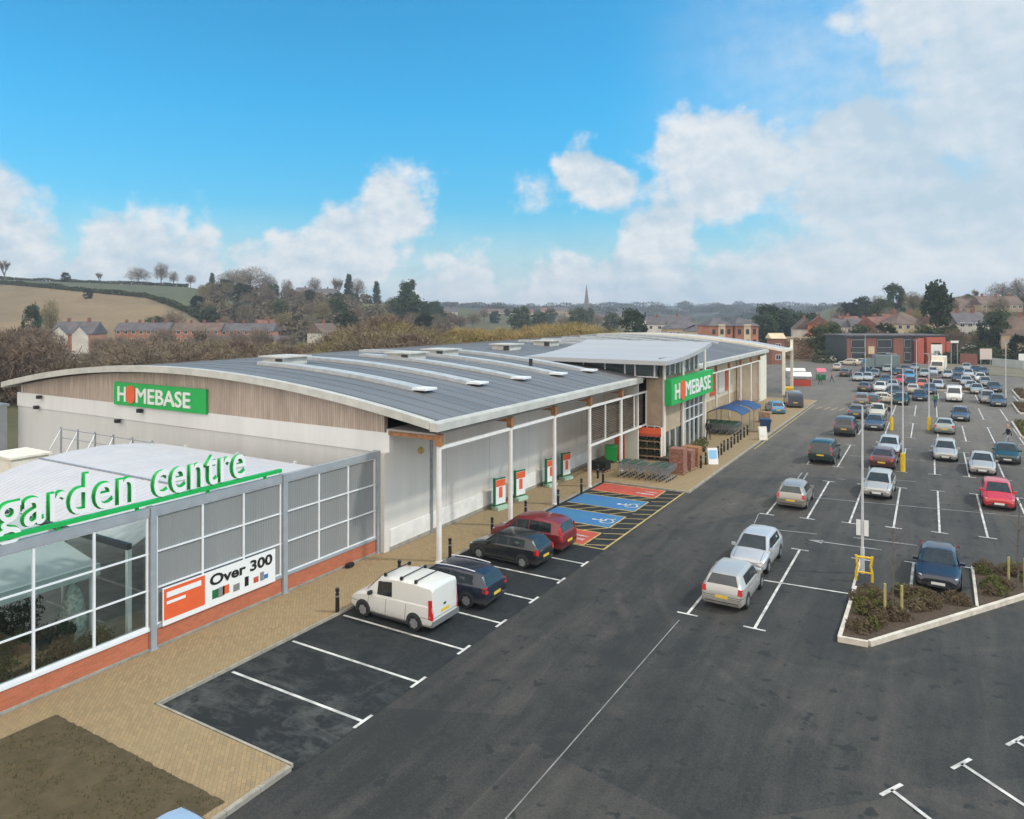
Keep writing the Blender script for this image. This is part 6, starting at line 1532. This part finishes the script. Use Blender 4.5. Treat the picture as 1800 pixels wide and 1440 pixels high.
# single trees that stand out, left to right
single = [('thin', 8, 425, 452, 'tall thin bare tree on the skyline at the far left edge'), ('everR', 115, 428, 480, 'small dark evergreen on the left skyline above the tan field'),
 ('bareB', 92, 428, 488, 'tiny bare tree on the skyline just left of the small dark evergreen'), ('thin', 175, 428, 476, 'faint thin bare tree alone on the skyline above the tan field'),
 ('dome', 243, 425, 466, 'broad domed bare tree on the left skyline'), ('bareB', 283, 425, 458, 'tall bare tree on the skyline right of the broad domed one'), ('bareB', 305, 424, 474, 'narrow bare tree third from the broad domed one on the skyline'),
 ('bareC', 335, 420, 480, 'bare tree with ragged top on the skyline above the end of the tan field'), ('cone', 373, 420, 481, 'slim dark conifer on the skyline before the big bare domes'),
 ('dome', 410, 405, 468, 'big bare dome, left of the pair that crowns the wooded hill'), ('dome', 440, 400, 463, 'big bare dome, right of the pair that crowns the wooded hill'), ('bareC', 472, 400, 480, 'lower bare tree on the slope right of the two big domes'),
 ('bareB', 505, 420, 488, 'bare tree on the saddle right of the big domes'), ('bareB', 552, 425, 484, 'bare tree on the skyline left of the slim hilltop conifers'), ('thin', 592, 430, 482, 'thin bare tree touching the slim hilltop conifer'),
 ('cone', 613, 430, 484, 'dark slim conifer on the hilltop, left of two'), ('bareB', 629, 430, 486, 'bare crown between the two hilltop conifers'), ('cone', 662, 420, 496, 'dark conifer on the hilltop, right of two'),
 ('pine', 718, 330, 498, 'dark pine with a tall head at the end of the wooded hill'), ('everR2', 722, 310, 522, 'wide dark evergreen under the tall headed pine'), ('everR', 700, 330, 528, 'dark evergreen left of the wide one under the pine'), ('everR', 762, 380, 532, 'dark evergreen lowest at the right end of the wooded hill'),
 ('bareD', 88, 205, 520, 'tall brown green tree above the white gabled house'), ('everR', 57, 200, 541, 'dark pointed evergreen left of the white gabled house'), ('everR', 155, 330, 508, 'small dark bush on the hedge line of the tan field'),
 ('bareC', 305, 240, 540, 'red brown tree above the roof line of the brick terraces'), ('everR', 347, 300, 522, 'dark evergreen at the right hand corner of the tan field'), ('everM', 270, 245, 558, 'small dark round bush above the brick terraces, left of two'), ('everM', 278, 246, 560, 'small dark round bush above the brick terraces, right of two'),
 ('everM', 570, 230, 566, 'dark shrub over the red roofed house right of the terraces'),
 ('everR', 1112, 195, 549, 'dark round evergreen standing alone beyond the far end of the roof'), ('everR', 1352, 235, 541, 'tallest dark evergreen in the clump over the neighbouring store'), ('everR', 1377, 240, 547, 'dark evergreen second in the clump over the neighbouring store'), ('everR2', 1398, 245, 552, 'broad dark evergreen in the middle of the clump by the brown bank'), ('everR', 1420, 250, 554, 'last dark evergreen at the right of the clump by the brown bank'),
 ('everR', 1344, 225, 556, 'low dark evergreen at the left of the clump over the neighbouring store'),
 ('everM', 1515, 300, 524, 'dark green rounded tree, left end of the right hand wood'), ('everM', 1492, 310, 534, 'low dark green tree stepping down to the left of the right hand wood'), ('bareD', 1545, 300, 516, 'olive bare tree in the right hand wood'), ('everR', 1571, 290, 503, 'dark rounded crown at the top of the right hand wood'),
 ('bareD', 1600, 285, 509, 'olive brown bare tree right of the dark rounded crown'), ('bareA', 1624, 280, 514, 'bare tree at the right end of the right hand wood'), ('pine', 1648, 172, 503, 'tall dark pine with a leaning open head and a bare trunk by the white houses'),
 ('bareC', 1672, 260, 520, 'grey brown bare tree immediately right of the tall dark pine'), ('thin', 1715, 300, 505, 'thin lone bare tree on the right skyline'), ('dome', 1762, 290, 492, 'large bare crown on the right skyline above the upper houses'), ('bareB', 1790, 285, 484, 'large bare crown at the very right edge of the skyline'),
 ('everR', 1752, 165, 551, 'dark dense yew beside the white terrace at the right'), ('everM', 1776, 168, 562, 'green bush leaning on the dark yew at the right'), ('bareC', 1695, 235, 545, 'brown bare tree between the white terrace and the upper houses'), ('bareC', 1660, 230, 543, 'brown bare tree behind the trunk of the tall dark pine'),
 ('everM', 1607, 160, 602, 'yellow green shrub at the foot of the red framed panel'), ('everR', 1790, 150, 592, 'dark green bush at the right edge below the roofs')]
WIDE = {1648: .62, 88: .5, 57: .45, 718: .7, 1752: .75, 1571: .8, 1515: .9, 1112: .8, 1776: .6, 1790: .8}
for k, u, d, v, lab in single: tree(k, u, d, v, lab, wide=WIDE.get(u, 1.0))
# more mid-distance trees, alike
r6 = random.Random(23); GW = 'trees on the wooded hill'
for i in range(64):
    u = r6.uniform(350, 790); d = r6.uniform(250, 400); k = r6.choice(('bareA', 'bareC', 'bareD', 'bareA', 'everM', 'bushA', 'bareA', 'bareB', 'bareC', 'bareD', 'bareA', 'everR')); p = put(u, d); hgt = r6.uniform(7, 11)
    vtop = 546 + FPX * (CH - p.z - hgt) / d
    lim = lerp_tab([(350, 500), (420, 490), (520, 508), (600, 515), (700, 520), (790, 545)], u)[0]
    tree(k, u, d, max(vtop, lim), {'b': 'bare tree on the wooded slope between the tan field and the far town', 'e': 'dark evergreen on the wooded slope between the tan field and the far town'}[k[0]], GW)
for i in range(26):
    u = r6.uniform(1440, 1830); d = r6.uniform(215, 330); k = r6.choice(('bareA', 'bareC', 'bareD', 'bareA', 'everM')); p = put(u, d); hgt = r6.uniform(6, 9)
    vtop = 546 + FPX * (CH - p.z - hgt) / d; lim = lerp_tab([(1440, 548), (1500, 535), (1560, 520), (1640, 522), (1830, 508)], u)[0]
    tree(k, u, d, max(vtop, lim), {'b': 'bare tree on the slope behind the right hand houses', 'e': 'dark evergreen on the slope behind the right hand houses'}[k[0]], 'trees behind the right hand houses')
for i in range(16):
    u = 790 + i * 20 + r6.uniform(-6, 6); d = r6.uniform(330, 620); k = r6.choice(('bareA', 'everM', 'everR', 'bareC')); p = put(u, d)
    tree(k, u, d, 546 + r6.uniform(-6, 6) + (2 if u > 960 else 0), {'b': 'bare tree among the distant houses left of the spire', 'e': 'dark evergreen among the distant houses left of the spire'}[k[0]] if u < 1020 else {'b': 'bare tree among the distant houses right of the spire', 'e': 'dark evergreen among the distant houses right of the spire'}[k[0]], 'trees in the distant town')
for i in range(26):
    u = 168 + i * 14 + r6.uniform(-7, 7); tree(r6.choice(('bareB', 'bareA', 'thin', 'bareC')), u, r6.uniform(160, 205), r6.uniform(568, 592), 'bare tree standing in front of the orange brick terraces', 'bare trees before the brick terraces')
for i in range(26):
    u = 1436 + i * 15.4 + r6.uniform(-6, 6); k = r6.choice(('everM', 'bareC', 'bareA', 'bareD', 'everR'))
    tree(k, u, r6.uniform(163, 184), r6.uniform(570, 584), {'b': 'small bare garden tree in front of the right hand houses', 'e': 'small dark evergreen in front of the right hand houses'}[k[0]], 'garden trees before the right hand houses')
for i in range(18):
    u = 1560 + i * 14.5 + r6.uniform(-6, 6); k = r6.choice(('bareC', 'bareA', 'bareD'))
    tree(k, u, r6.uniform(215, 245), r6.uniform(538, 550), 'brown bare tree between the lower and the upper right hand houses', 'bare trees between the right hand houses')
# woods nobody could count
def wood_mass(name, lab, cells, m, seed):
    rn = random.Random(seed); g = MB()
    for (x, y, z, w_, h) in cells:
        n = int(150)
        for i in range(n):
            a = rn.random() * 6.283; q = rn.random(); r_ = w_ * .5 * rn.random() ** .5 * math.sqrt(max(.05, 1 - (q - .4) ** 2 * 2.2)); p = Vector((x + r_ * math.cos(a), y + r_ * math.sin(a), z + q * h)); s_ = h * .17
            a_ = Vector((rn.gauss(0, 1), rn.gauss(0, 1), rn.gauss(.3, .8))).normalized() * s_; b_ = a_.orthogonal().normalized() * s_ * .35; g.add([p - a_, p + b_, p + a_, p - b_], [(0, 1, 2, 3)])
    tag(g.build(name, m), lab, 'wood', kind='stuff')
cells = []
for i in range(230):
    u = r6.uniform(370, 800); d = r6.uniform(240, 425); p = put(u, d); cells.append((p.x, p.y, p.z - .5, r6.uniform(6, 11), r6.uniform(3.5, 6.5)))
wood_mass('hill_wood', 'mass of winter wood covering the hill between the tan field and the far town', cells, M['wood_mass'], 1)
cells = []
for i in range(330):
    u = r6.uniform(640, 1560); d = r6.uniform(600, 1500); p = put(u, d); s_ = d / 900; cells.append((p.x, p.y, p.z - 1, r6.uniform(14, 34) * s_, r6.uniform(4, 8.5) * s_))
wood_mass('far_wood', 'dark line of distant woods along the horizon', cells, foliage('far_wood_leaf', (.045, .055, .045), (.085, .085, .07), sc1=.02), 2)
cells = []
for i in range(120):
    u = r6.uniform(1425, 1840); d = r6.uniform(150, 340); p = put(u, d); cells.append((p.x, p.y, p.z - .3, r6.uniform(4, 9), r6.uniform(1.6, 3.6)))
wood_mass('garden_scrub', 'tangle of garden hedges and scrub between the houses on the right hand slope', cells, M['hedge'], 3)
cells = []
for i in range(110):
    u = r6.uniform(-80, 560); d = r6.uniform(140, 215); p = put(u, d); cells.append((p.x, p.y, p.z - .3, r6.uniform(4, 8), r6.uniform(1.2, 2.6)))
wood_mass('valley_scrub', 'brown scrub on the valley floor in front of the brick terraces', cells, M['twig'], 4)
# hedges
def hedge(pts, h, w_, lab, m, seed=1):
    rn = random.Random(seed); g = MB()
    for (u0, d0), (u1, d1) in zip(pts, pts[1:]):
        a, b = put(u0, d0), put(u1, d1); n = int((b - a).length * 34)
        for i in range(n):
            k = rn.random(); p = a.lerp(b, k); gz = terrain(p.x, p.y); p = Vector((p.x + rn.uniform(-w_, w_), p.y + rn.uniform(-w_, w_), gz + rn.random() * h * (.8 + .4 * noise.noise(Vector((p.x * .1, p.y * .1, 0))))))
            a_ = Vector((rn.gauss(0, 1), rn.gauss(0, 1), rn.gauss(0, 1))).normalized() * .5; b_ = a_.orthogonal().normalized() * .25; g.add([p - a_, p + b_, p + a_, p - b_], [(0, 1, 2, 3)])
    o = g.build('hedge', m); tag(o, lab, 'hedge')
hedge([(-60, 376), (0, 375), (100, 360), (200, 345), (260, 336), (330, 300), (400, 258)], 2.6, .8, 'dark field hedge running down along the top edge of the tan field', M['hedge'])
hedge([(-60, 428), (100, 429), (260, 428), (330, 425)], 2.2, .8, 'thin dark hedge along the left skyline', M['hedge'], 2)
hedge([(1640, 152), (1680, 152), (1745, 150)], 2.4, 1.2, 'dark clipped hedge below the white terrace on the right', M['ever'], 3)
hedge([(1425, 205), (1480, 190), (1560, 175)], 2.0, 1.0, 'dark hedge behind the dark glass building', M['ever'], 4)

# ================================================================== BACKGROUND: BUILDINGS
def frame(name, lab, cat, u, d, rot=0.0, group=None, z=None):
    p = put(u, d) if z is None else Vector((*UD(u, d), z)); return thing(name, lab, cat, tuple(p), HEAD + R(rot), group)
def house(u, d, w_, dp, eave, ridge, wm, rm, lab, rot=0, group=None, gables=0, chim=1, wins=3, name='house', hip=False, base=None, z=None):
    t_ = frame(name, lab, 'house', u, d, rot, group, z); g = MB(); g.box(-w_ / 2, 0, -1.5, w_ / 2, dp, eave)
    if not hip:
        for sg in (-1, 1): x = sg * w_ / 2; g.add([(x, 0, eave), (x, dp, eave), (x, dp / 2, ridge - .12)], [(0, 1, 2)] if sg > 0 else [(2, 1, 0)])
    g.build('wall', wm, t_)
    if base: g = MB(); g.box(-w_ / 2 - .02, -.03, -1.5, w_ / 2 + .02, dp + .03, eave * .48); g.build('lower_wall', base, t_)
    g = MB(); o_ = .3; e = eave - .1; hx = (dp / 2 if hip else -o_)
    R0, R1 = (-w_ / 2 + (hx if hip else -o_), dp / 2, ridge), (w_ / 2 - (hx if hip else -o_), dp / 2, ridge)
    A, B, C_, D = (-w_ / 2 - o_, -o_, e), (w_ / 2 + o_, -o_, e), (w_ / 2 + o_, dp + o_, e), (-w_ / 2 - o_, dp + o_, e)
    g.add([A, B, C_, D, R0, R1], [(0, 1, 5, 4), (2, 3, 4, 5), (1, 2, 5), (3, 0, 4), (3, 2, 1, 0)]); roof_ = g.build('roof', rm, t_)
    for k in range(chim):
        g = MB(); x = -w_ / 2 + w_ * (k + .5) / chim; g.box(x - .35, dp / 2 - .3, ridge - .6, x + .35, dp / 2 + .3, ridge + .9); g.build('chimney', M['redbrick'], roof_)
    for k in range(gables):
        x = -w_ / 2 + w_ * (k + .5) / gables; gw = w_ / gables * .36; g = MB(); zt = eave + gw * .95
        g.add([(x - gw, -.9, -1.5), (x + gw, -.9, -1.5), (x + gw, -.9, eave), (x, -.9, zt), (x - gw, -.9, eave), (x - gw, 0, -1.5), (x + gw, 0, -1.5), (x + gw, 1.6, eave), (x, 1.6, zt), (x - gw, 1.6, eave)], [(0, 1, 2, 3, 4), (1, 6, 7, 2), (5, 0, 4, 9)]); g.build('gable', M['render'], t_)
        g = MB(); g.add([(x - gw - .2, -1.1, eave - .2), (x, -1.1, zt + .12), (x, 2.6, zt + .12), (x - gw - .2, 2.6, eave - .2), (x + gw + .2, -1.1, eave - .2), (x + gw + .2, 2.6, eave - .2)], [(0, 1, 2, 3), (1, 4, 5, 2)]); g.build('gable_roof', rm, t_)
    fl = 2 if eave > 3.6 else 1
    for f_ in range(fl):
        for k in range(wins):
            x = -w_ / 2 + w_ * (k + .5) / wins; z0 = .9 + f_ * 2.3; g = MB(); g.box(x - .55, -.05, z0, x + .55, .03, z0 + 1.1); fr_ = g.build('window', M['pure'], t_)
            g = MB(); g.box(x - .46, -.07, z0 + .1, x - .03, -.045, z0 + 1.0); g.box(x + .03, -.07, z0 + .1, x + .46, -.045, z0 + 1.0); g.build('pane', M['hglass'], fr_)
    return t_
house(125, 187, 10.5, 7, 5.2, 8.3, M['hbrick'], M['slate'], 'double fronted brick house with two white gables below the tan field', gables=2, chim=2, wins=2, base=M['hbrick'])
for k, (u, lab) in enumerate(((248, 'left hand third of the long orange brick terrace'), (340, 'middle third of the long orange brick terrace'), (433, 'right hand third of the long orange brick terrace'))):
    house(u, 226 + k * 2, 16.2, 7, 4.4, 6.8, M['hbrick'], M['slate'] if k != 1 else M['tile'], lab, rot=2, group='orange brick terraces', chim=4, wins=7, name='terraced_house')
house(455, 205, 14, 6, 2.6, 4.0, M['crender'], M['slate'], 'low pale row in front of the right hand third of the brick terrace', chim=0, wins=5, name='garage_row')
house(395, 208, 10, 6, 2.4, 3.8, M['crender'], M['slate'], 'low pale shed row in front of the middle third of the brick terrace', chim=0, wins=4, name='garage_row')
house(583, 215, 6.5, 7, 4.6, 7.4, M['render'], M['tile'], 'white gable ended house with brown roof right of the brick terraces', rot=55, wins=2)
house(470, 250, 8, 7, 4.2, 6.8, M['redbrick'], M['rtile'], 'red roofed house above the right end of the brick terraces', rot=12)
house(535, 395, 9, 7, 5, 7.5, M['redbrick'], M['slate'], 'dark roofed house among the hilltop trees, left of two', rot=8); house(572, 400, 10, 7, 5, 7.5, M['render'], M['slate'], 'dark roofed house among the hilltop trees, right of two', rot=-6)
HL = 'small far houses in the distant town'
for k, (u, d, w_, wm, rm, v) in enumerate(((792, 480, 8, 'render', 'slate', 541), (862, 600, 16, 'render', 'tile', 543), (890, 610, 16, 'render', 'tile', 544), (918, 620, 18, 'render', 'rtile', 544), (962, 650, 12, 'crender', 'rtile', 541), (985, 640, 14, 'stone', 'slate', 540), (1005, 640, 12, 'stone', 'slate', 543), (1048, 560, 12, 'stone', 'slate', 552), (1068, 560, 14, 'stone', 'slate', 553), (1085, 520, 12, 'crender', 'slate', 556), (1128, 480, 12, 'render', 'slate', 556), (1092, 640, 14, 'render', 'slate', 548))):
    x, y = UD(u, d); zt = ZV(v, d)
    side = 'left of the church spire' if u < 1025 else 'right of the church spire'
    house(u, d, w_, 8, 5.2, 8, M[wm], M[rm], f'small pale far house {side}', rot=rng.uniform(-15, 15), group=HL, wins=3, z=zt - 8)
house(1152, 235, 5.5, 6, 4.8, 7.0, M['render'], M['slate'], 'white house beyond the canopy roof, nearest the lone dark evergreen', rot=-20, wins=2, z=ZV(558, 235) - 7)
house(1190, 270, 10, 7, 5, 7.4, M['crender'], M['slate'], 'cream house with a pale front left of the red brick flats', rot=-12, wins=4, z=ZV(556, 270) - 7.4)
house(1205, 215, 11, 8, 3.0, 5.4, M['stone'], M['slate'], 'low wide grey roofed block left of the red brick flats', hip=True, chim=0, wins=5, z=ZV(563, 215) - 5.4)
house(1228, 190, 5.2, 6, 3.4, 5.0, M['crender'], M['slate'], 'small hipped cream and brown pavilion touching the red brick flats', hip=True, chim=0, wins=2, z=ZV(571, 190) - 5.0)
for u, lab in ((1268, 'red brick block of flats with a pale centre bay, left of two'), (1313, 'red brick block of flats with a pale centre bay, right of two')):
    t_ = frame('block_of_flats', lab, 'flats', u, 168, 6, 'red brick flats', z=0); g = MB(); g.box(-2.75, 0, 0, 2.75, 8, 7.6); g.build('wall', M['hbrick'], t_)
    g = MB(); g.box(-.8, -.35, 0, .8, 0, 7.9); g.build('centre_bay', M['crender'], t_)
    g = MB(); g.add([(-3.1, -.5, 7.55), (3.1, -.5, 7.55), (3.1, 8.4, 7.55), (-3.1, 8.4, 7.55), (-.6, 4, 9.3), (.6, 4, 9.3)], [(0, 1, 5, 4), (2, 3, 4, 5), (1, 2, 5), (3, 0, 4), (3, 2, 1, 0)]); g.build('roof', M['slate'], t_)
    for f_ in range(3):
        for x in (-1.8, 1.8, 0): yy = -.4 if x == 0 else -.05; g = MB(); g.box(x - .4, yy, .8 + f_ * 2.4, x + .4, yy + .08, 2.0 + f_ * 2.4); g.build('window', M['hglass'], t_)
# church spire
t_ = frame('church_spire', 'slender grey stone church spire rising above the far town', 'church', 1031, 900, 0, z=ZV(545, 900) - 6)
g = MB(); g.box(-3.2, -3.2, 0, 3.2, 3.2, 13); g.build('tower', mat('dark_spire_stone', (.17, .155, .14), .9), t_)
g = MB(); g.add([(-2.9, -2.9, 13), (2.9, -2.9, 13), (2.9, 2.9, 13), (-2.9, 2.9, 13), (0, 0, 38.5)], [(0, 1, 4), (1, 2, 4), (2, 3, 4), (3, 0, 4)]); g.build('spire', bpy.data.materials['dark_spire_stone'], t_)
# right-hand slope
house(1432, 215, 6, 6, 3.0, 6.0, M['render'], M['tile'], 'small dark roofed house with a pink white gable above the brown bank', rot=80, wins=1, z=ZV(560, 215) - 6)
house(1459, 210, 5.5, 6, 4.4, 6.6, M['brick'], M['rtile'], 'orange brick house with a steep roof left of the row of white houses', rot=70, wins=2, z=ZV(556, 210) - 6.6)
for k, (u, d, w_, wm, rm, v, lab) in enumerate(((1484, 212, 6, 'render', 'slate', 560, 'white fronted house just right of the orange brick house'), (1503, 214, 6, 'redbrick', 'rtile', 556, 'red roofed brick house third along the slope'), (1524, 208, 8, 'render', 'slate', 560, 'pale long roofed house right of the red roofed brick house'),
     (1556, 205, 6, 'redbrick', 'rtile', 557, 'dark red house with white trim left of the big white semi'), (1574, 208, 5, 'redbrick', 'rtile', 552, 'dark red gabled house touching the big white semi'))):
    house(u, d, w_, 7, 4.8, 7.2, M[wm], M[rm], lab, rot=(-20, 10, -10, 25, -15)[k], wins=2, z=ZV(v, d) - 7.2)
house(1603, 190, 9.0, 8, 4.6, 7.6, M['crender'], M['tile'], 'big white semi with a brown hipped roof left of the pine trunk', hip=True, rot=8, wins=4, z=ZV(549, 190) - 7.6, chim=2)
house(1672, 186, 8.4, 8, 4.0, 7.0, M['crender'], M['tile'], 'cream terrace with a brown roof right of the pine trunk', rot=0, wins=4, z=ZV(548, 186) - 7.0, chim=2)
house(1712, 184, 7.6, 8, 4.0, 6.9, M['render'], M['slate'], 'white terrace with a dark roof left of the dark yew', rot=-3, wins=4, z=ZV(549, 184) - 6.9, chim=2)
house(1708, 260, 9.5, 8, 4.6, 8.0, M['stone'], M['tile'], 'upper house with a broad brown roof above the white terrace', rot=5, wins=3, z=ZV(524, 260) - 8.0)
house(1762, 255, 14, 8, 4.6, 7.6, M['stone'], M['tile'], 'long upper terrace with a brown roof under the right hand bare crowns', rot=-4, wins=7, chim=3, z=ZV(520, 255) - 7.6)
house(1798, 160, 8, 8, 3.4, 7.4, M['stone'], M['tile'], 'large brown roofed house cut by the right edge', rot=-25, wins=2, z=ZV(556, 160) - 7.4)
# dark glass and red brick office with the red framed panel
t_ = frame('office_building', 'two storey dark glass and brick office with a red framed portal beyond the car park', 'office', 1575, 153, 4, z=0)
W2 = 21.5; g = MB(); g.box(-W2 / 2, 0, 0, W2 / 2, 9, 5.7); g.build('wall', mat('dark_teal_cladding', (.045, .06, .062), .5, var=.2), t_)
g = MB(); g.box(-W2 / 2 - .3, -.5, 5.7, W2 / 2 + .2, 9.2, 5.98); g.build('roof', M['slate'], t_)
for x0, x1 in ((-6.6, -4.4), (-.7, 1.5), (-10.75, -10.0)): g = MB(); g.box(x0, -.25, 0, x1, 0, 5.3); g.build('brick_bay', M['redbrick'], t_)
for x0, x1 in ((-9.8, -6.9), (-4.1, -1.0), (1.7, 3.2)):
    for z0 in (.6, 3.3): g = MB(); g.box(x0, -.12, z0, x1, -.02, z0 + 1.7); f_ = g.build('window', M['galv'], t_); g = MB(); g.box(x0 + .1, -.15, z0 + .1, x1 - .1, -.121, z0 + 1.6); g.build('pane', M['hglass'], f_)
g = MB(); g.box(-6.2, -.32, 2.0, -4.9, -.26, 3.6); g.build('sign_plate', M['crender'], t_)
RP = mat('red_portal_paint', (.44, .105, .065), .5, var=.06)
g = MB(); g.box(3.9, -1.3, 0, 5.3, .0, 5.3); g.box(5.9, -1.4, 4.3, 9.9, 0, 5.5); g.box(5.9, -1.4, 0, 6.8, 0, 4.3); g.box(9.0, -1.4, 0, 9.9, 0, 4.3); g.box(10.3, -1.1, 0, 11.2, 0, 4.6); g.build('red_portal', RP, t_)
g = MB(); g.box(6.7, -1.55, 1.5, 9.1, -1.42, 4.0); g.build('white_panel', M['signw'], t_); g = MB(); g.box(7.3, -1.58, 2.1, 8.5, -1.551, 2.7); g.build('emblem', M['galv'], t_)
g = MB(); g.box(6.8, -.8, 0, 9.0, -.6, 1.2); g.build('entrance', M['crender'], t_)
# brown bank with pale wall above
bkv = MB(); nU = 16
row = []
for i in range(nU + 1):
    u = 1372 + (1494 - 1372) * i / nU
    for d, z in ((163, -.05), (166, 1.8 + .3 * math.sin(i)), (169, 3.9), (176, 4.2), (186, 4.0), (200, 2.0)): x, y = UD(u, d); row.append((x, y, z))
fs = []
for i in range(nU):
    for j in range(5): a = i * 6 + j; fs.append((a, a + 6, a + 7, a + 1))
bkv.add(row, fs); o = bkv.build('earth_bank', mat('brown_scrub_bank', (.24, .165, .10), .95, col2=(.16, .12, .08), scale=.5, bump=.6, bscale=3), smooth=60); tag(o, kind='structure')
rn = random.Random(31); g = MB()
for i in range(5200):
    u = rn.uniform(1374, 1492); k = rn.random(); d = 163.2 + 6 * k; z = 3.9 * k + rn.random() * .9; x, y = UD(u, d); p = Vector((x, y, z))
    a_ = Vector((rn.gauss(0, 1), rn.gauss(0, 1), rn.gauss(0, 1))).normalized() * .35; b_ = a_.orthogonal().normalized() * .12; g.add([p - a_, p + b_, p + a_, p - b_], [(0, 1, 2, 3)])
tag(g.build('bank_scrub', foliage('brown_bank_scrub', (.15, .095, .055), (.27, .19, .115), sc1=.5)), 'rust brown winter scrub covering the steep bank beyond the car park', 'scrub', kind='stuff')
g = MB()
for i in range(10):
    u0, u1 = 1376 + 7 * i, 1376 + 7 * i + 6.8; x0, y0 = UD(u0, 171); x1, y1 = UD(u1, 171); x2, y2 = UD(u1, 171.4); x3, y3 = UD(u0, 171.4); g.prism([(x0, y0), (x1, y1), (x2, y2), (x3, y3)], 3.7, 4.95)
tag(g.build('boundary_wall', M['crender']), 'long pale wall along the top of the brown bank', 'wall')
house(1368, 150, 2.6, 3, 5.4, 6.4, M['terra'], M['crender'], 'small pale orange building peeping over the neighbouring store roof', chim=0, wins=1, z=0, name='small_building')
# right verge, low walls, boards
x0 = [UD(1640, 133), UD(1840, 118), UD(1900, 170), UD(1668, 168)]
tag(sheet('verge', [tuple(p) for p in x0], .03, mat('dry_verge', (.20, .165, .11), .95, col2=(.13, .12, .07), scale=.3)), kind='structure')
def low_wall(u0, d0, u1, d1, h, lab, m):
    a, b = Vector(UD(u0, d0)), Vector(UD(u1, d1)); n = (b - a).normalized(); n = Vector((-n.y, n.x)) * .2; g = MB(); g.prism([tuple(a - n), tuple(b - n), tuple(b + n), tuple(a + n)], 0, h); tag(g.build('low_wall', m), lab, 'wall')
low_wall(1688, 150, 1718, 148, 2.2, 'low dark red brick wall right of the red framed office', M['redbrick'])
low_wall(1745, 145, 1800, 138, 1.6, 'grey green bank wall near the right edge beyond the car park', M['awg'])
def board(u, d, v0, v1, w_, m, lab):
    x, y = UD(u, d); z0, z1 = ZV(v1, d), ZV(v0, d); t_ = thing('notice_board', lab, 'board', (x, y, 0), HEAD)
    g = MB(); g.box(-w_ / 2, -.05, z0, w_ / 2, .05, z1); g.build('panel', m, t_)
    for sg in (-1, 1): g = MB(); g.box(sg * w_ * .4 - .06, .05, 0, sg * w_ * .4 + .06, .15, z1 - .1); g.build('post', M['galv'], t_)
board(1733, 147, 613, 632, 2.4, mat('pinkish_board', (.66, .56, .52), .6), 'big pale pink notice board on posts beyond the right hand rows')
board(1678, 148, 599, 603, 1.6, M['signw'], 'small white board on tall posts right of the red portal')
board(1798, 140, 622, 650, 1.6, M['signw'], 'tall white board at the very right edge beyond the car park')
pz = put(1705, 178); vehicle('saloon', 'white', pz.x, pz.y, HEAD + R(170), 'saloon_car', 'car', 'white car on the sloping road between the red portal and the pink board', z=pz.z + .02)
# ---------------- haze: the air itself
hz = MB(); hz.box(-1900, -60, -1.5, 1500, 2300, 58)
hm = bpy.data.materials.new('air'); hm.use_nodes = True; nt = hm.node_tree; nt.nodes.clear()
vp = nt.nodes.new('ShaderNodeVolumePrincipled'); vp.inputs['Color'].default_value = (.80, .88, 1, 1); vp.inputs['Density'].default_value = .00036; vp.inputs['Anisotropy'].default_value = .2
oo = nt.nodes.new('ShaderNodeOutputMaterial'); nt.links.new(vp.outputs[0], oo.inputs['Volume'])
HAZE = True
if HAZE: o = hz.build('haze', hm, base=(0, 0, -1.5)); tag(o, 'thin pale haze over the valley', 'haze', kind='stuff')


# remove the prototypes themselves
for p_ in protos_hidden:
    for c in kids(p_):
        for g_ in kids(c): bpy.data.objects.remove(g_)
        bpy.data.objects.remove(c)
    bpy.data.objects.remove(p_)
CH_CACHE.clear()
